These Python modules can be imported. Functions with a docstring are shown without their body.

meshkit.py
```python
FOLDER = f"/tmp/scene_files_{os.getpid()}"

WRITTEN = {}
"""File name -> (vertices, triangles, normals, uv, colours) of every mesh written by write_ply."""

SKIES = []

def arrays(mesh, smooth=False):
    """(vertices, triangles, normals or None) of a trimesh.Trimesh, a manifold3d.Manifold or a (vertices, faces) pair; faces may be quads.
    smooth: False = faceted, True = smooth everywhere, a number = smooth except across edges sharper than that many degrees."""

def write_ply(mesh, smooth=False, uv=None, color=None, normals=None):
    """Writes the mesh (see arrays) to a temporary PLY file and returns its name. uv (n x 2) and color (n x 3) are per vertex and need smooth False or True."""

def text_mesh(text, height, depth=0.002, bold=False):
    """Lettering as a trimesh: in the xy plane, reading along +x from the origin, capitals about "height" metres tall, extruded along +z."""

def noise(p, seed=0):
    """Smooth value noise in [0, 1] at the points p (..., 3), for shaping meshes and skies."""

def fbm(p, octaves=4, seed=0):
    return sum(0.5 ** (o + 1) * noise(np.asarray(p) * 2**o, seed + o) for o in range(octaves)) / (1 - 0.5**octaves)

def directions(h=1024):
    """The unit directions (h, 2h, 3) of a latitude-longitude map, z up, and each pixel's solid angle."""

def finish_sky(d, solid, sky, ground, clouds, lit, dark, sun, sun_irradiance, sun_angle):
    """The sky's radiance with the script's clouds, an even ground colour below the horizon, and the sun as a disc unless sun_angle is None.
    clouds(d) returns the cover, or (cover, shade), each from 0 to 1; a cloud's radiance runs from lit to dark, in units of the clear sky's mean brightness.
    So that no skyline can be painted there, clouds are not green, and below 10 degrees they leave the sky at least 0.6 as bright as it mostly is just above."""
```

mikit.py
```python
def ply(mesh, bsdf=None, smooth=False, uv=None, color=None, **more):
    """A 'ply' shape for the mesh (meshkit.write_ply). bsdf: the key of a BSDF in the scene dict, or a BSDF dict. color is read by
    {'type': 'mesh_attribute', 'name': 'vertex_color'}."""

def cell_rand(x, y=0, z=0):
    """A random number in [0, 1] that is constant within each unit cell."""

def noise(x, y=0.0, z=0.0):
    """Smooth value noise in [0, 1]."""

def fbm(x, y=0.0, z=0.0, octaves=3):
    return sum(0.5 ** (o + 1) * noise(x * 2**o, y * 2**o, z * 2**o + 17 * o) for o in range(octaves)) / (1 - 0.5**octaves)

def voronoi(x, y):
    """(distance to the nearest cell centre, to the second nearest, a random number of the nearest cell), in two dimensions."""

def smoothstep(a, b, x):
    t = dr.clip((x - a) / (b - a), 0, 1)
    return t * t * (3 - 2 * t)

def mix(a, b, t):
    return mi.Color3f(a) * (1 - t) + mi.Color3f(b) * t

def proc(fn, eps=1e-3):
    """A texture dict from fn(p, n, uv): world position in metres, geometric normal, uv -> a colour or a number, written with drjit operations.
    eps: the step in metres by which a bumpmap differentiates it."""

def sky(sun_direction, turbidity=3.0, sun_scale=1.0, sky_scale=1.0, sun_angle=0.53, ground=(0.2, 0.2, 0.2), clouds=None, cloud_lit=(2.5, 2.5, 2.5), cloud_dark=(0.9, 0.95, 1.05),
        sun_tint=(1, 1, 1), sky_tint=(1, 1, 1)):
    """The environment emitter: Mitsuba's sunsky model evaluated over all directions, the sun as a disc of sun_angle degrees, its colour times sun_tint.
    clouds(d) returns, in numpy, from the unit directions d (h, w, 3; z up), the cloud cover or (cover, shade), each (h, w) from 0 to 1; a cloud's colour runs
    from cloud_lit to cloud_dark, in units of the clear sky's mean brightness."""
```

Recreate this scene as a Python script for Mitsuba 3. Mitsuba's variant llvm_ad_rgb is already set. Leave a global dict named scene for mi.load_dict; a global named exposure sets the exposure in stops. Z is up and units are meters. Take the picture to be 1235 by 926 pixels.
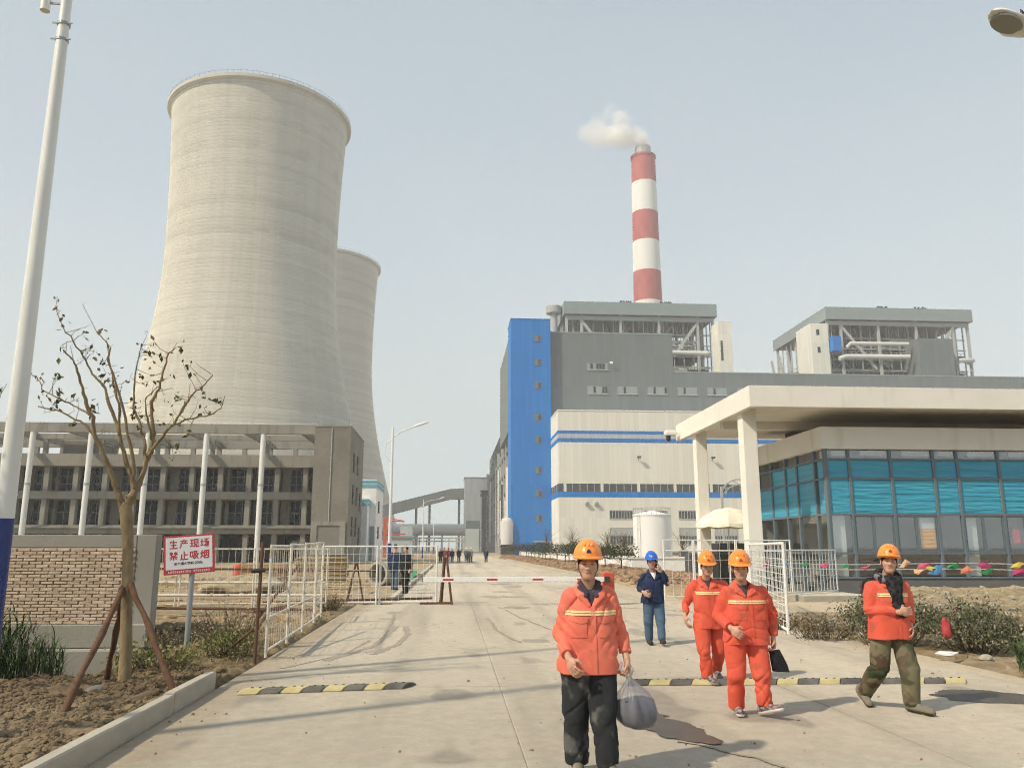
import math, random
import numpy as np
import trimesh
import drjit as dr
import mitsuba as mi
import mikit, meshkit
from shapely.geometry import Polygon, LineString
from shapely import affinity, union_all

T = mi.ScalarTransform4f
scene, labels = {}, {}
rng = np.random.default_rng(11)
random.seed(5)

# ------------------------------------------------------------------ camera, sky, exposure
PITCH, YAW, CAM = math.radians(11.366), math.radians(4.127), np.array([0.0, 0.0, 1.68])
FWD = np.array([math.sin(YAW) * math.cos(PITCH), math.cos(YAW) * math.cos(PITCH), math.sin(PITCH)])
scene['camera'] = {'type': 'perspective', 'fov': 64.17, 'fov_axis': 'x', 'near_clip': 0.1, 'far_clip': 3000.0,
                   'to_world': T().look_at(origin=CAM.tolist(), target=(CAM + FWD).tolist(), up=[0, 0, 1]),
                   'medium': {'type': 'ref', 'id': 'air'}}
SUN = np.array([-0.867 * 0.74, -0.50 * 0.74, 0.67])


def veil(d):
    n = meshkit.fbm(d * np.array([2.0, 2.0, 5.0]), 4, 3)
    low = 1 - np.clip(d[..., 2] / 0.75, 0, 1)
    return np.clip(0.45 + 0.42 * low + 0.30 * (n - 0.5), 0, 1), np.clip(0.30 + 0.5 * (n - 0.5), 0, 1)


scene['sky'] = mikit.sky(SUN, turbidity=3.0, sun_scale=0.85, sun_angle=1.6, clouds=veil, cloud_lit=(2.36, 2.62, 2.58),
                         cloud_dark=(1.52, 1.80, 1.86), sun_tint=(0.95, 1.02, 1.11))
exposure = 1.95
scene['air'] = {'type': 'homogeneous', 'albedo': {'type': 'rgb', 'value': [0.945, 0.965, 0.98]}, 'sigma_t': 0.00062}

# ------------------------------------------------------------------ helpers


def num(name):
    if name not in scene and name not in labels:
        return name
    i = 1
    while f'{name}_{i:03d}' in scene or f'{name}_{i:03d}' in labels:
        i += 1
    return f'{name}_{i:03d}'


def put(name, mesh, mat, parent=None, smooth=False, label=None, kind=None, color=None, uv=None):
    key = num(f'{parent}__{name}' if parent else name)
    if isinstance(mesh, MB):
        mesh = mesh.mesh()
    scene[key] = mikit.ply(mesh, mat, smooth, color=color, uv=uv)
    if label or kind:
        labels[key] = {k: v for k, v in (('label', label), ('kind', kind)) if v}
    return key


def thing(name, label, cat, group=None, kind=None):
    key = num(name)
    labels[key] = {'label': label, 'category': cat}
    if group:
        labels[key]['group'] = group
    if kind:
        labels[key]['kind'] = kind
    return key


def solo(name, mesh, mat, label, cat, group=None, kind=None, smooth=False, color=None):
    key = num(name)
    if isinstance(mesh, MB):
        mesh = mesh.mesh()
    scene[key] = mikit.ply(mesh, mat, smooth, color=color)
    labels[key] = {'label': label, 'category': cat}
    if group:
        labels[key]['group'] = group
    if kind:
        labels[key]['kind'] = kind
    return key


def struct(name, mesh, mat, label=None, smooth=False, parent=None, color=None):
    key = put(name, mesh, mat, parent, smooth, color=color)
    if not parent:
        labels[key] = {'kind': 'structure'}
        if label:
            labels[key]['label'] = label
    return key


def holder(name, label=None):
    key = num(name)
    labels[key] = {'kind': 'structure'}
    if label:
        labels[key]['label'] = label
    return key


BOXF = np.array([[0, 2, 1], [0, 3, 2], [4, 5, 6], [4, 6, 7], [0, 1, 5], [0, 5, 4], [1, 2, 6], [1, 6, 5], [2, 3, 7], [2, 7, 6], [3, 0, 4], [3, 4, 7]])


def unit(v):
    v = np.asarray(v, float)
    return v / max(np.linalg.norm(v), 1e-12)


def frame(axis, up=(0, 0, 1)):
    a = unit(axis)
    u = np.cross(up, a)
    if np.linalg.norm(u) < 1e-4:
        u = np.cross((0, 1, 0), a)
    u = unit(u)
    return u, np.cross(a, u), a


class MB:
    """Collects boxes, bars, tubes and loose faces into one mesh."""

    def __init__(self):
        self.v, self.f, self.n = [], [], 0

    def add(self, v, f):
        v, f = np.asarray(v, float), np.asarray(f, int)
        if f.shape[1] == 4:
            f = np.vstack([f[:, [0, 1, 2]], f[:, [0, 2, 3]]])
        self.v.append(v)
        self.f.append(f + self.n)
        self.n += len(v)
        return self

    def box(self, x0, x1, y0, y1, z0, z1):
        return self.add([[x0, y0, z0], [x1, y0, z0], [x1, y1, z0], [x0, y1, z0], [x0, y0, z1], [x1, y0, z1], [x1, y1, z1], [x0, y1, z1]], BOXF)

    def cbox(self, c, s, rz=0.0):
        c, s = np.asarray(c, float), np.asarray(s, float) / 2
        v = np.array([[x, y, z] for z in (-1, 1) for x, y in ((-1, -1), (1, -1), (1, 1), (-1, 1))]) * s
        ca, sa = math.cos(rz), math.sin(rz)
        v[:, :2] = v[:, :2] @ np.array([[ca, sa], [-sa, ca]])
        return self.add(v + c, BOXF)

    def bar(self, a, b, w, h=None, up=(0, 0, 1)):
        a, b = np.asarray(a, float), np.asarray(b, float)
        u, v, _ = frame(b - a, up)
        h = h or w
        o = [(-1, -1), (1, -1), (1, 1), (-1, 1)]
        return self.add([p + u * i * w / 2 + v * j * h / 2 for p in (a, b) for i, j in o], BOXF)

    def tube(self, pts, r, n=8, cap=True):
        pts = [np.asarray(p, float) for p in pts]
        r = [r] * len(pts) if np.isscalar(r) else list(r)
        vs, prev = [], None
        for i, p in enumerate(pts):
            t = unit(pts[min(i + 1, len(pts) - 1)] - pts[max(i - 1, 0)])
            if prev is None:
                u, v, _ = frame(t)
            else:
                u = unit(prev - t * (prev @ t))
                v = np.cross(t, u)
            prev = u
            vs += [p + r[i] * (math.cos(k) * u + math.sin(k) * v) for k in np.arange(n) * 2 * math.pi / n]
        f = []
        for i in range(len(pts) - 1):
            for k in range(n):
                f.append([i * n + k, i * n + (k + 1) % n, (i + 1) * n + (k + 1) % n, (i + 1) * n + k])
        self.add(vs, f)
        if cap:
            for base, rev in ((0, True), ((len(pts) - 1) * n, False)):
                tri = [[base, base + k, base + k + 1] if not rev else [base, base + k + 1, base + k] for k in range(1, n - 1)]
                self.f.append(np.array(tri) + self.n - len(vs))
        return self

    def lathe(self, prof, c=(0, 0, 0), n=32):
        """prof: (radius, z) from bottom to top, outward facing."""
        c = np.asarray(c, float)
        a = np.arange(n) * 2 * math.pi / n
        v = np.vstack([np.stack([c[0] + r * np.cos(a), c[1] + r * np.sin(a), np.full(n, c[2] + z)], 1) for r, z in prof])
        k = np.arange(n)
        f = np.vstack([np.stack([i * n + k, i * n + (k + 1) % n, (i + 1) * n + (k + 1) % n, (i + 1) * n + k], 1) for i in range(len(prof) - 1)])
        return self.add(v, f)

    def prism(self, poly, y0, y1):
        """polygon in x,z extruded along y."""
        m = trimesh.creation.extrude_polygon(Polygon(poly), y1 - y0, engine='earcut')
        v = np.array(m.vertices)
        return self.add(np.stack([v[:, 0], y1 - v[:, 2], v[:, 1]], 1), m.faces)

    def tm(self, m, M=None):
        v = np.array(m.vertices)
        if M is not None:
            v = v @ np.asarray(M)[:3, :3].T + np.asarray(M)[:3, 3]
        return self.add(v, m.faces)

    def mesh(self):
        return np.vstack(self.v), np.vstack(self.f)


def one(*a):
    return MB().box(*a)


def chamfer(x0, x1, y0, y1, z0, z1, c):
    """box with chamfered edges (convex hull)."""
    p = []
    for x, sx in ((x0, 1), (x1, -1)):
        for y, sy in ((y0, 1), (y1, -1)):
            for z, sz in ((z0, 1), (z1, -1)):
                p += [[x + sx * c, y + sy * c, z], [x + sx * c, y, z + sz * c], [x, y + sy * c, z + sz * c]]
    h = trimesh.convex.convex_hull(np.array(p))
    return np.array(h.vertices), np.array(h.faces)


def sstep(a, b, x):
    t = np.clip((np.asarray(x, float) - a) / (b - a), 0, 1)
    return t * t * (3 - 2 * t)


def rock(r, seed, flat=0.7, sub=1):
    m = trimesh.creation.icosphere(subdivisions=sub)
    v = np.array(m.vertices)
    n = meshkit.noise(v * 1.3 + seed * 7.1, seed) + 0.5 * meshkit.noise(v * 3 + seed, seed)
    return v * (0.55 + 0.65 * n)[:, None] * r * np.array([1, 1, flat]), np.array(m.faces)


def scatter(b, proto_list, pts, sizes, r):
    for p, s in zip(pts, sizes):
        v, f = proto_list[int(r.integers(len(proto_list)))]
        a = r.uniform(0, 6.28)
        c, sn = math.cos(a), math.sin(a)
        v = v * s
        b.add(np.stack([v[:, 0] * c - v[:, 1] * sn, v[:, 0] * sn + v[:, 1] * c, v[:, 2]], 1) + p, f)


# ------------------------------------------------------------------ materials
fbm, noise, cell, sst, mix, vor = mikit.fbm, mikit.noise, mikit.cell_rand, mikit.smoothstep, mikit.mix, mikit.voronoi


def rgb(c):
    return {'type': 'rgb', 'value': list(map(float, c))}


def mat(name, col, rough=0.7, spec=0.3, metal=0.0, two=True, bump=None, bscale=1.0, **k):
    c = mikit.proc(col) if callable(col) else (rgb(col) if not isinstance(col, dict) else col)
    b = {'type': 'principled', 'base_color': c, 'roughness': rough, 'specular': spec, 'metallic': metal, **k}
    if bump is not None:
        b = {'type': 'bumpmap', 'arbitrary': mikit.proc(bump, eps=0.004), 'scale': bscale, 'nested': b}
    scene[name] = {'type': 'twosided', 'nested': b} if two else b


VC = {'type': 'mesh_attribute', 'name': 'vertex_color'}


def road_c(p, n, uv):
    big = fbm(p.x * 0.35, p.y * 0.12, 1.0, 3)
    fine = fbm(p.x * 9, p.y * 9, 3.0, 3)
    c = mix((0.325, 0.283, 0.222), (0.415, 0.37, 0.295), big)
    streak = sst(0.55, 0.8, fbm(p.x * 1.6, p.y * 0.10, 9.0, 3))
    c = mix(c, (0.255, 0.225, 0.175), streak * 0.5)
    dust = sst(0.5, 0.75, fbm(p.x * 0.8, p.y * 0.5, 5.0, 4))
    c = mix(c, (0.40, 0.345, 0.26), dust * 0.45)
    lane = p.x / 1.75 - dr.floor(p.x / 1.75)
    tyre = sst(0.22, 0.40, lane) * (1 - sst(0.60, 0.78, lane))
    c = mix(c, (0.235, 0.205, 0.165), tyre * 0.40 * sst(0.35, 0.7, fbm(p.x * 2.5, p.y * 0.06, 31.0, 3)))
    c = mix(c, (0.26, 0.205, 0.14), (1 - sst(-2.85, -2.0, p.x + 0.5 * (fbm(p.x, p.y * 0.8, 3.0, 3) - 0.5))) * 0.75)
    c = mix(c, (0.33, 0.26, 0.17), sst(6.6, 7.6, p.x + 1.2 * (fbm(p.x, p.y * 0.8, 13.0, 3) - 0.5)) * 0.6)
    oil = sst(0.70, 0.8, fbm(p.x * 1.3, p.y * 0.7, 21.0, 3))
    c = mix(c, (0.15, 0.135, 0.115), oil * 0.5)
    grit = fbm(p.x * 45, p.y * 45, 5.0, 2)
    return c * (0.82 + 0.22 * fine + 0.14 * grit)


def soil_c(p, n, uv):
    big = fbm(p.x * 0.25, p.y * 0.25, 2.0, 4)
    f = fbm(p.x * 6, p.y * 6, p.z * 6, 4)
    c = mix((0.125, 0.09, 0.055), (0.235, 0.18, 0.115), sst(0.3, 0.7, big))
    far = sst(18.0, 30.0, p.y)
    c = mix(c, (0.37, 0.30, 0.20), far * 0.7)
    straw = sst(0.52, 0.7, fbm(p.x * 1.1, p.y * 1.1, 7.0, 4))
    c = mix(c, (0.27, 0.215, 0.115), straw * 0.4)
    return c * (0.45 + 1.1 * f)


def soil_b(p, n, uv):
    return fbm(p.x * 14, p.y * 14, p.z * 14, 4)


def conc_c(p, n, uv):
    big = fbm(p.x * 0.35, p.y * 0.35, p.z * 0.5, 4)
    st = fbm(p.x * 2.2 + p.y * 2.2, 0.0, p.z * 0.22, 3)
    c = mix((0.20, 0.19, 0.165), (0.335, 0.32, 0.28), big)
    return mix(c, (0.17, 0.16, 0.14), sst(0.55, 0.8, st) * 0.6)


def render_c(p, n, uv):
    big = fbm(p.x * 0.5, p.y * 0.5, p.z * 0.4, 4)
    return mix((0.16, 0.148, 0.125), (0.25, 0.232, 0.20), big) * (0.9 + 0.2 * fbm(p.x * 5, p.y * 5, p.z * 5, 2))


def tower_c(p, n, uv):
    lift = dr.floor(p.z / 1.35)
    c = mix((0.50, 0.475, 0.405), (0.56, 0.535, 0.46), cell(lift, 3))
    seam = sst(0.86, 1.0, p.z / 1.35 - lift)
    ang = dr.atan2(p.y - 300.0, p.x + 76.0)
    blot = fbm(ang * 10, p.z * 0.022, 1.0, 4)
    c = mix(c, (0.43, 0.41, 0.35), sst(0.45, 0.72, blot) * 0.30)
    run = fbm(ang * 80, p.z * 0.02, 4.0, 3)
    dark = sst(0.6, 0.95, cell(lift, 9)) * sst(0.4, 0.6, fbm(ang * 7, lift * 0.8, 2.0, 2))
    c = mix(c, (0.33, 0.315, 0.27), dark * 0.28)
    return c * (1 - 0.16 * seam) * (0.95 + 0.10 * run)


def clad(base, dirt, pitch=1.0):
    def f(p, n, uv):
        s = dr.select(dr.abs(n.x) > 0.7, p.y, p.x) / pitch
        k = dr.floor(s)
        t = s - k
        seam = 1 - sst(0.0, 0.08, t) * sst(0.0, 0.08, 1 - t)
        c = mi.Color3f(base) * (0.94 + 0.10 * cell(k, dr.floor(p.z / 9.0), 2))
        c = c * (1 - 0.09 * seam)
        d = sst(0.5, 0.8, fbm(s * 1.7, 0.0, p.z * 0.06, 3))
        return mix(c, dirt, d * 0.25)
    return f


def wall_c(p, n, uv):
    f = fbm(p.x * 0.8, p.y * 0.8, p.z * 0.8, 4)
    st = fbm(p.x * 3.0 + p.y * 3.0, 0.0, p.z * 0.35, 3)
    return mix(mix((0.70, 0.67, 0.60), (0.81, 0.785, 0.71), f), (0.50, 0.46, 0.38), sst(0.56, 0.85, st) * 0.35)


def darkwall_c(p, n, uv):
    return mix((0.105, 0.11, 0.11), (0.16, 0.165, 0.16), fbm(p.x * 0.9, p.y * 0.9, p.z * 2, 4))


def film_c(p, n, uv):
    w = fbm(p.x * 0.7, 3.0, p.z * 9, 3)
    return mix((0.025, 0.26, 0.42), (0.075, 0.41, 0.55), w)


def film_b(p, n, uv):
    return fbm(p.x * 1.2 + p.y * 1.2, 1.0, p.z * 13, 3)


def bark_c(p, n, uv):
    f = fbm(p.x * 14, p.y * 14, p.z * 7, 4)
    return mix((0.15, 0.108, 0.062), (0.32, 0.245, 0.145), f)


def bark_b(p, n, uv):
    return fbm(p.x * 30, p.y * 30, p.z * 12, 3)


def rust_c(p, n, uv):
    return mix((0.085, 0.045, 0.03), (0.165, 0.09, 0.055), fbm(p.x * 12, p.y * 12, p.z * 12, 3))


def oldwhite_c(p, n, uv):
    f = sst(0.55, 0.75, fbm(p.x * 9, p.y * 9, p.z * 5, 4))
    return mix((0.66, 0.62, 0.54), (0.26, 0.16, 0.09), f * 0.75)


def plaster_c(p, n, uv):
    """black trousers splashed with plaster"""
    base = mix((0.014, 0.015, 0.017), (0.035, 0.037, 0.04), fbm(p.x * 8, p.y * 8, p.z * 5, 3))
    m = sst(0.54, 0.70, fbm(p.x * 7, p.y * 7, p.z * 4.5 + 3, 4))
    sp = sst(0.70, 0.76, fbm(p.x * 45, p.y * 45, p.z * 30, 2))
    return mix(base, (0.26, 0.255, 0.24), dr.clip(m * 0.40 + m * sp * 0.4, 0, 1))


def camo_c(p, n, uv):
    a = fbm(p.x * 6, p.y * 6, p.z * 5, 3)
    b = fbm(p.x * 7 + 4, p.y * 7, p.z * 6 + 2, 3)
    c = mix((0.15, 0.135, 0.075), (0.045, 0.058, 0.028), sst(0.48, 0.54, a))
    c = mix(c, (0.085, 0.055, 0.035), sst(0.54, 0.60, b))
    dust = sst(0.4, 0.7, fbm(p.x * 4, p.y * 4, p.z * 3, 4))
    return mix(c, (0.20, 0.17, 0.115), dust * 0.4)


def jeans_c(p, n, uv):
    return mix((0.045, 0.085, 0.145), (0.115, 0.17, 0.245), fbm(p.x * 7, p.y * 7, p.z * 4, 3))


def orange(a, b):
    def f(p, n, uv):
        t = fbm(p.x * 5, p.y * 5, p.z * 4, 4)
        g = sst(0.62, 0.8, fbm(p.x * 8 + 3, p.y * 8, p.z * 8, 3))
        fade = sst(0.5, 0.75, fbm(p.x * 3, p.y * 3, p.z * 2.5 + 7, 3))
        c = mix(mix(a, b, t), (0.74, 0.24, 0.16), fade * 0.35)
        return mix(c, (0.24, 0.09, 0.06), g * 0.38)
    return f


def helmet_c(p, n, uv):
    return mix((0.80, 0.235, 0.03), (0.90, 0.31, 0.055), fbm(p.x * 18, p.y * 18, p.z * 18, 3))



mat('m_road', road_c, 0.85, 0.25)
mat('m_joint', (0.25, 0.215, 0.165), 0.9)
mat('m_mortar', (0.27, 0.235, 0.185), 0.95)
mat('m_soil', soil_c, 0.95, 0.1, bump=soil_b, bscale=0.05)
mat('m_clod', soil_c, 0.95, 0.1)
mat('m_earth', lambda p, n, uv: mix((0.20, 0.125, 0.075), (0.36, 0.25, 0.16), fbm(p.x * 1.5, p.y * 1.5, p.z * 3, 3)) * (0.6 + 0.8 * cell(dr.floor(p.x * 5), dr.floor(p.y * 4), dr.floor(p.z * 6))), 0.95, 0.1)
mat('m_tyre', (0.255, 0.22, 0.175), 0.9)
mat('m_kerb', lambda p, n, uv: mix((0.30, 0.27, 0.215), (0.42, 0.385, 0.315), fbm(p.x * 4, p.y * 4, p.z * 6, 4)), 0.9, 0.2)
mat('m_conc', conc_c, 0.9, 0.2)
mat('m_render', render_c, 0.9, 0.2)
mat('m_tower', tower_c, 0.9, 0.2)
mat('m_cream', clad((0.70, 0.68, 0.60), (0.60, 0.575, 0.49), 1.1), 0.55, 0.35)
mat('m_grey', clad((0.152, 0.172, 0.18), (0.132, 0.147, 0.153), 1.0), 0.55, 0.3)
mat('m_blue', clad((0.005, 0.165, 0.52), (0.008, 0.16, 0.46), 1.0), 0.5, 0.35)
mat('m_paleclad', clad((0.42, 0.45, 0.46), (0.36, 0.39, 0.40), 1.0), 0.55, 0.35)
mat('m_roofgrey', (0.24, 0.28, 0.29), 0.6)
mat('m_steel', (0.40, 0.41, 0.40), 0.55)
mat('m_darksteel', (0.085, 0.09, 0.095), 0.6)
mat('m_pipe', (0.62, 0.61, 0.57), 0.4)
mat('m_dark', (0.035, 0.037, 0.04), 0.6)
mat('m_machine', lambda p, n, uv: mix((0.035, 0.04, 0.045), (0.15, 0.15, 0.145), cell(dr.floor(p.x * 0.9), dr.floor(p.y * 0.5), dr.floor(p.z * 0.7))), 0.7)
mat('m_wall', wall_c, 0.8, 0.2)
mat('m_white', (0.80, 0.79, 0.76), 0.5)
mat('m_whitepaint', (0.74, 0.73, 0.69), 0.35, 0.5)
mat('m_pole', lambda p, n, uv: mix((0.66, 0.66, 0.63), (0.76, 0.76, 0.73), fbm(p.x * 6, p.y * 6, p.z * 1.5, 3)), 0.35, 0.5)
mat('m_polebase', (0.012, 0.03, 0.17), 0.35, 0.5)
mat('m_red', (0.44, 0.055, 0.06), 0.5)
mat('m_chimred', lambda p, n, uv: mix((0.36, 0.075, 0.075), (0.44, 0.115, 0.11), fbm(p.x * 0.4, p.y * 0.4, p.z * 0.15, 3)), 0.7)
mat('m_turq', (0.14, 0.42, 0.52), 0.5)
mat('m_plinth', darkwall_c, 0.85, 0.2)
mat('m_frame', (0.13, 0.165, 0.19), 0.45, 0.4)
mat('m_film', film_c, 0.34, 0.5, bump=film_b, bscale=0.05)
mat('m_yellow', (0.80, 0.40, 0.035), 0.5)
mat('m_curtain', (0.55, 0.60, 0.60), 0.8)
mat('m_bark', bark_c, 0.85, 0.2, bump=bark_b, bscale=0.012)
mat('m_stake', rust_c, 0.85, 0.2)
mat('m_oldwhite', oldwhite_c, 0.6, 0.3)
mat('m_greystone', (0.16, 0.15, 0.14), 0.9)
mat('m_galv', (0.32, 0.34, 0.35), 0.4, 0.5, 0.3)
mat('m_vc', VC, 0.7, 0.25)
mat('m_skin', VC, 0.5, 0.35)
mat('m_leafvc', VC, 0.75, 0.2)
mat('m_brick', VC, 0.9, 0.15, bump=soil_b, bscale=0.012)
mat('m_rubber', lambda p, n, uv: mix((0.055, 0.054, 0.055), (0.17, 0.155, 0.13), fbm(p.x * 7, p.y * 7, 1.0, 3)), 0.85)
mat('m_whiteband', (0.70, 0.69, 0.65), 0.7)
mat('m_crane', (0.55, 0.11, 0.06), 0.5)
mat('m_winframe', (0.24, 0.28, 0.30), 0.5)
mat('m_recess', (0.10, 0.095, 0.085), 0.9)
mat('m_panelgrey', (0.20, 0.19, 0.17), 0.8)
mat('m_windowglass', (0.055, 0.062, 0.066), 0.3, 0.4)
mat('m_roomwall', (0.42, 0.43, 0.42), 0.9)
mat('m_parasol', (0.80, 0.76, 0.61), 0.8)
mat('m_lens', (0.24, 0.25, 0.23), 0.15, 0.6)
mat('m_board', lambda p, n, uv: mix((0.30, 0.20, 0.10), (0.46, 0.34, 0.19), fbm(p.x * 1.5, p.y * 3, p.z * 20, 3)), 0.8)
mat('m_net', (0.07, 0.26, 0.13), 0.8)
mat('m_litter', (0.22, 0.34, 0.50), 0.5)
mat('m_reedstem', (.10, .10, .045), 0.8)
mat('m_drystem', (.105, .075, .045), 0.85)
mat('m_dustyshoe', (.20, .175, .135), 0.9)
mat('m_sneaker', lambda p, n, uv: mix((0.10, 0.075, 0.075), (0.30, 0.24, 0.22), sst(.4, .6, fbm(p.x * 30, p.y * 30, p.z * 40, 2))), 0.8)
mat('m_scarf', lambda p, n, uv: mix((0.012, 0.013, 0.015), (0.04, 0.042, 0.045), sst(.4, .7, fbm(p.x * 30, p.y * 30, p.z * 30, 2))), 0.95)
mat('m_scarfgrey', (.17, .175, .185), 0.95)
mat('m_bagin', (.055, .055, .075), 0.7)
mat('m_signwhite', (0.68, 0.68, 0.70), 0.5)
mat('m_bumpyellow', lambda p, n, uv: mix((0.40, 0.335, 0.15), (0.54, 0.46, 0.25), fbm(p.x * 8, p.y * 8, 1.0, 4)), 0.8)
mat('m_orange', orange((0.60, 0.078, 0.043), (0.72, 0.125, 0.075)), 0.75, 0.2, sheen=0.3)
mat('m_orange_worn', orange((0.64, 0.130, 0.082), (0.76, 0.200, 0.135)), 0.75, 0.2, sheen=0.3)
mat('m_tape', (0.80, 0.62, 0.30), 0.4)
mat('m_plastered', plaster_c, 0.85, 0.2)
mat('m_camo', camo_c, 0.85, 0.2)
mat('m_jeans', jeans_c, 0.85, 0.2)
mat('m_navy', lambda p, n, uv: mix((0.012, 0.022, 0.055), (0.028, 0.045, 0.10), fbm(p.x * 8, p.y * 8, p.z * 6, 3)), 0.85, 0.2)
mat('m_black', (0.016, 0.016, 0.018), 0.8, 0.25)
mat('m_shirt', (0.055, 0.05, 0.065), 0.85)
mat('m_helmet', helmet_c, 0.33, 0.5)
mat('m_helmetblue', (0.02, 0.14, 0.62), 0.33, 0.5)
mat('m_glassdark', (0.018, 0.024, 0.034), 0.3, 0.12)
mat('m_puddle', lambda p, n, uv: mix((0.06, 0.05, 0.042), (0.095, 0.08, 0.064), fbm(p.x * 4, p.y * 4, 1.0, 3)), 0.42, 0.3)
mat('m_grass', VC, 0.8, 0.15)
scene['m_glass'] = {'type': 'thindielectric', 'int_ior': 2.2}
scene['m_bag'] = {'type': 'blendbsdf', 'weight': 0.72,
                  'a': {'type': 'twosided', 'nested': {'type': 'principled', 'base_color': rgb((0.42, 0.42, 0.47)), 'roughness': 0.25, 'specular': 0.5}},
                  'b': {'type': 'thindielectric', 'int_ior': 1.45}}

# ------------------------------------------------------------------ ground


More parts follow.
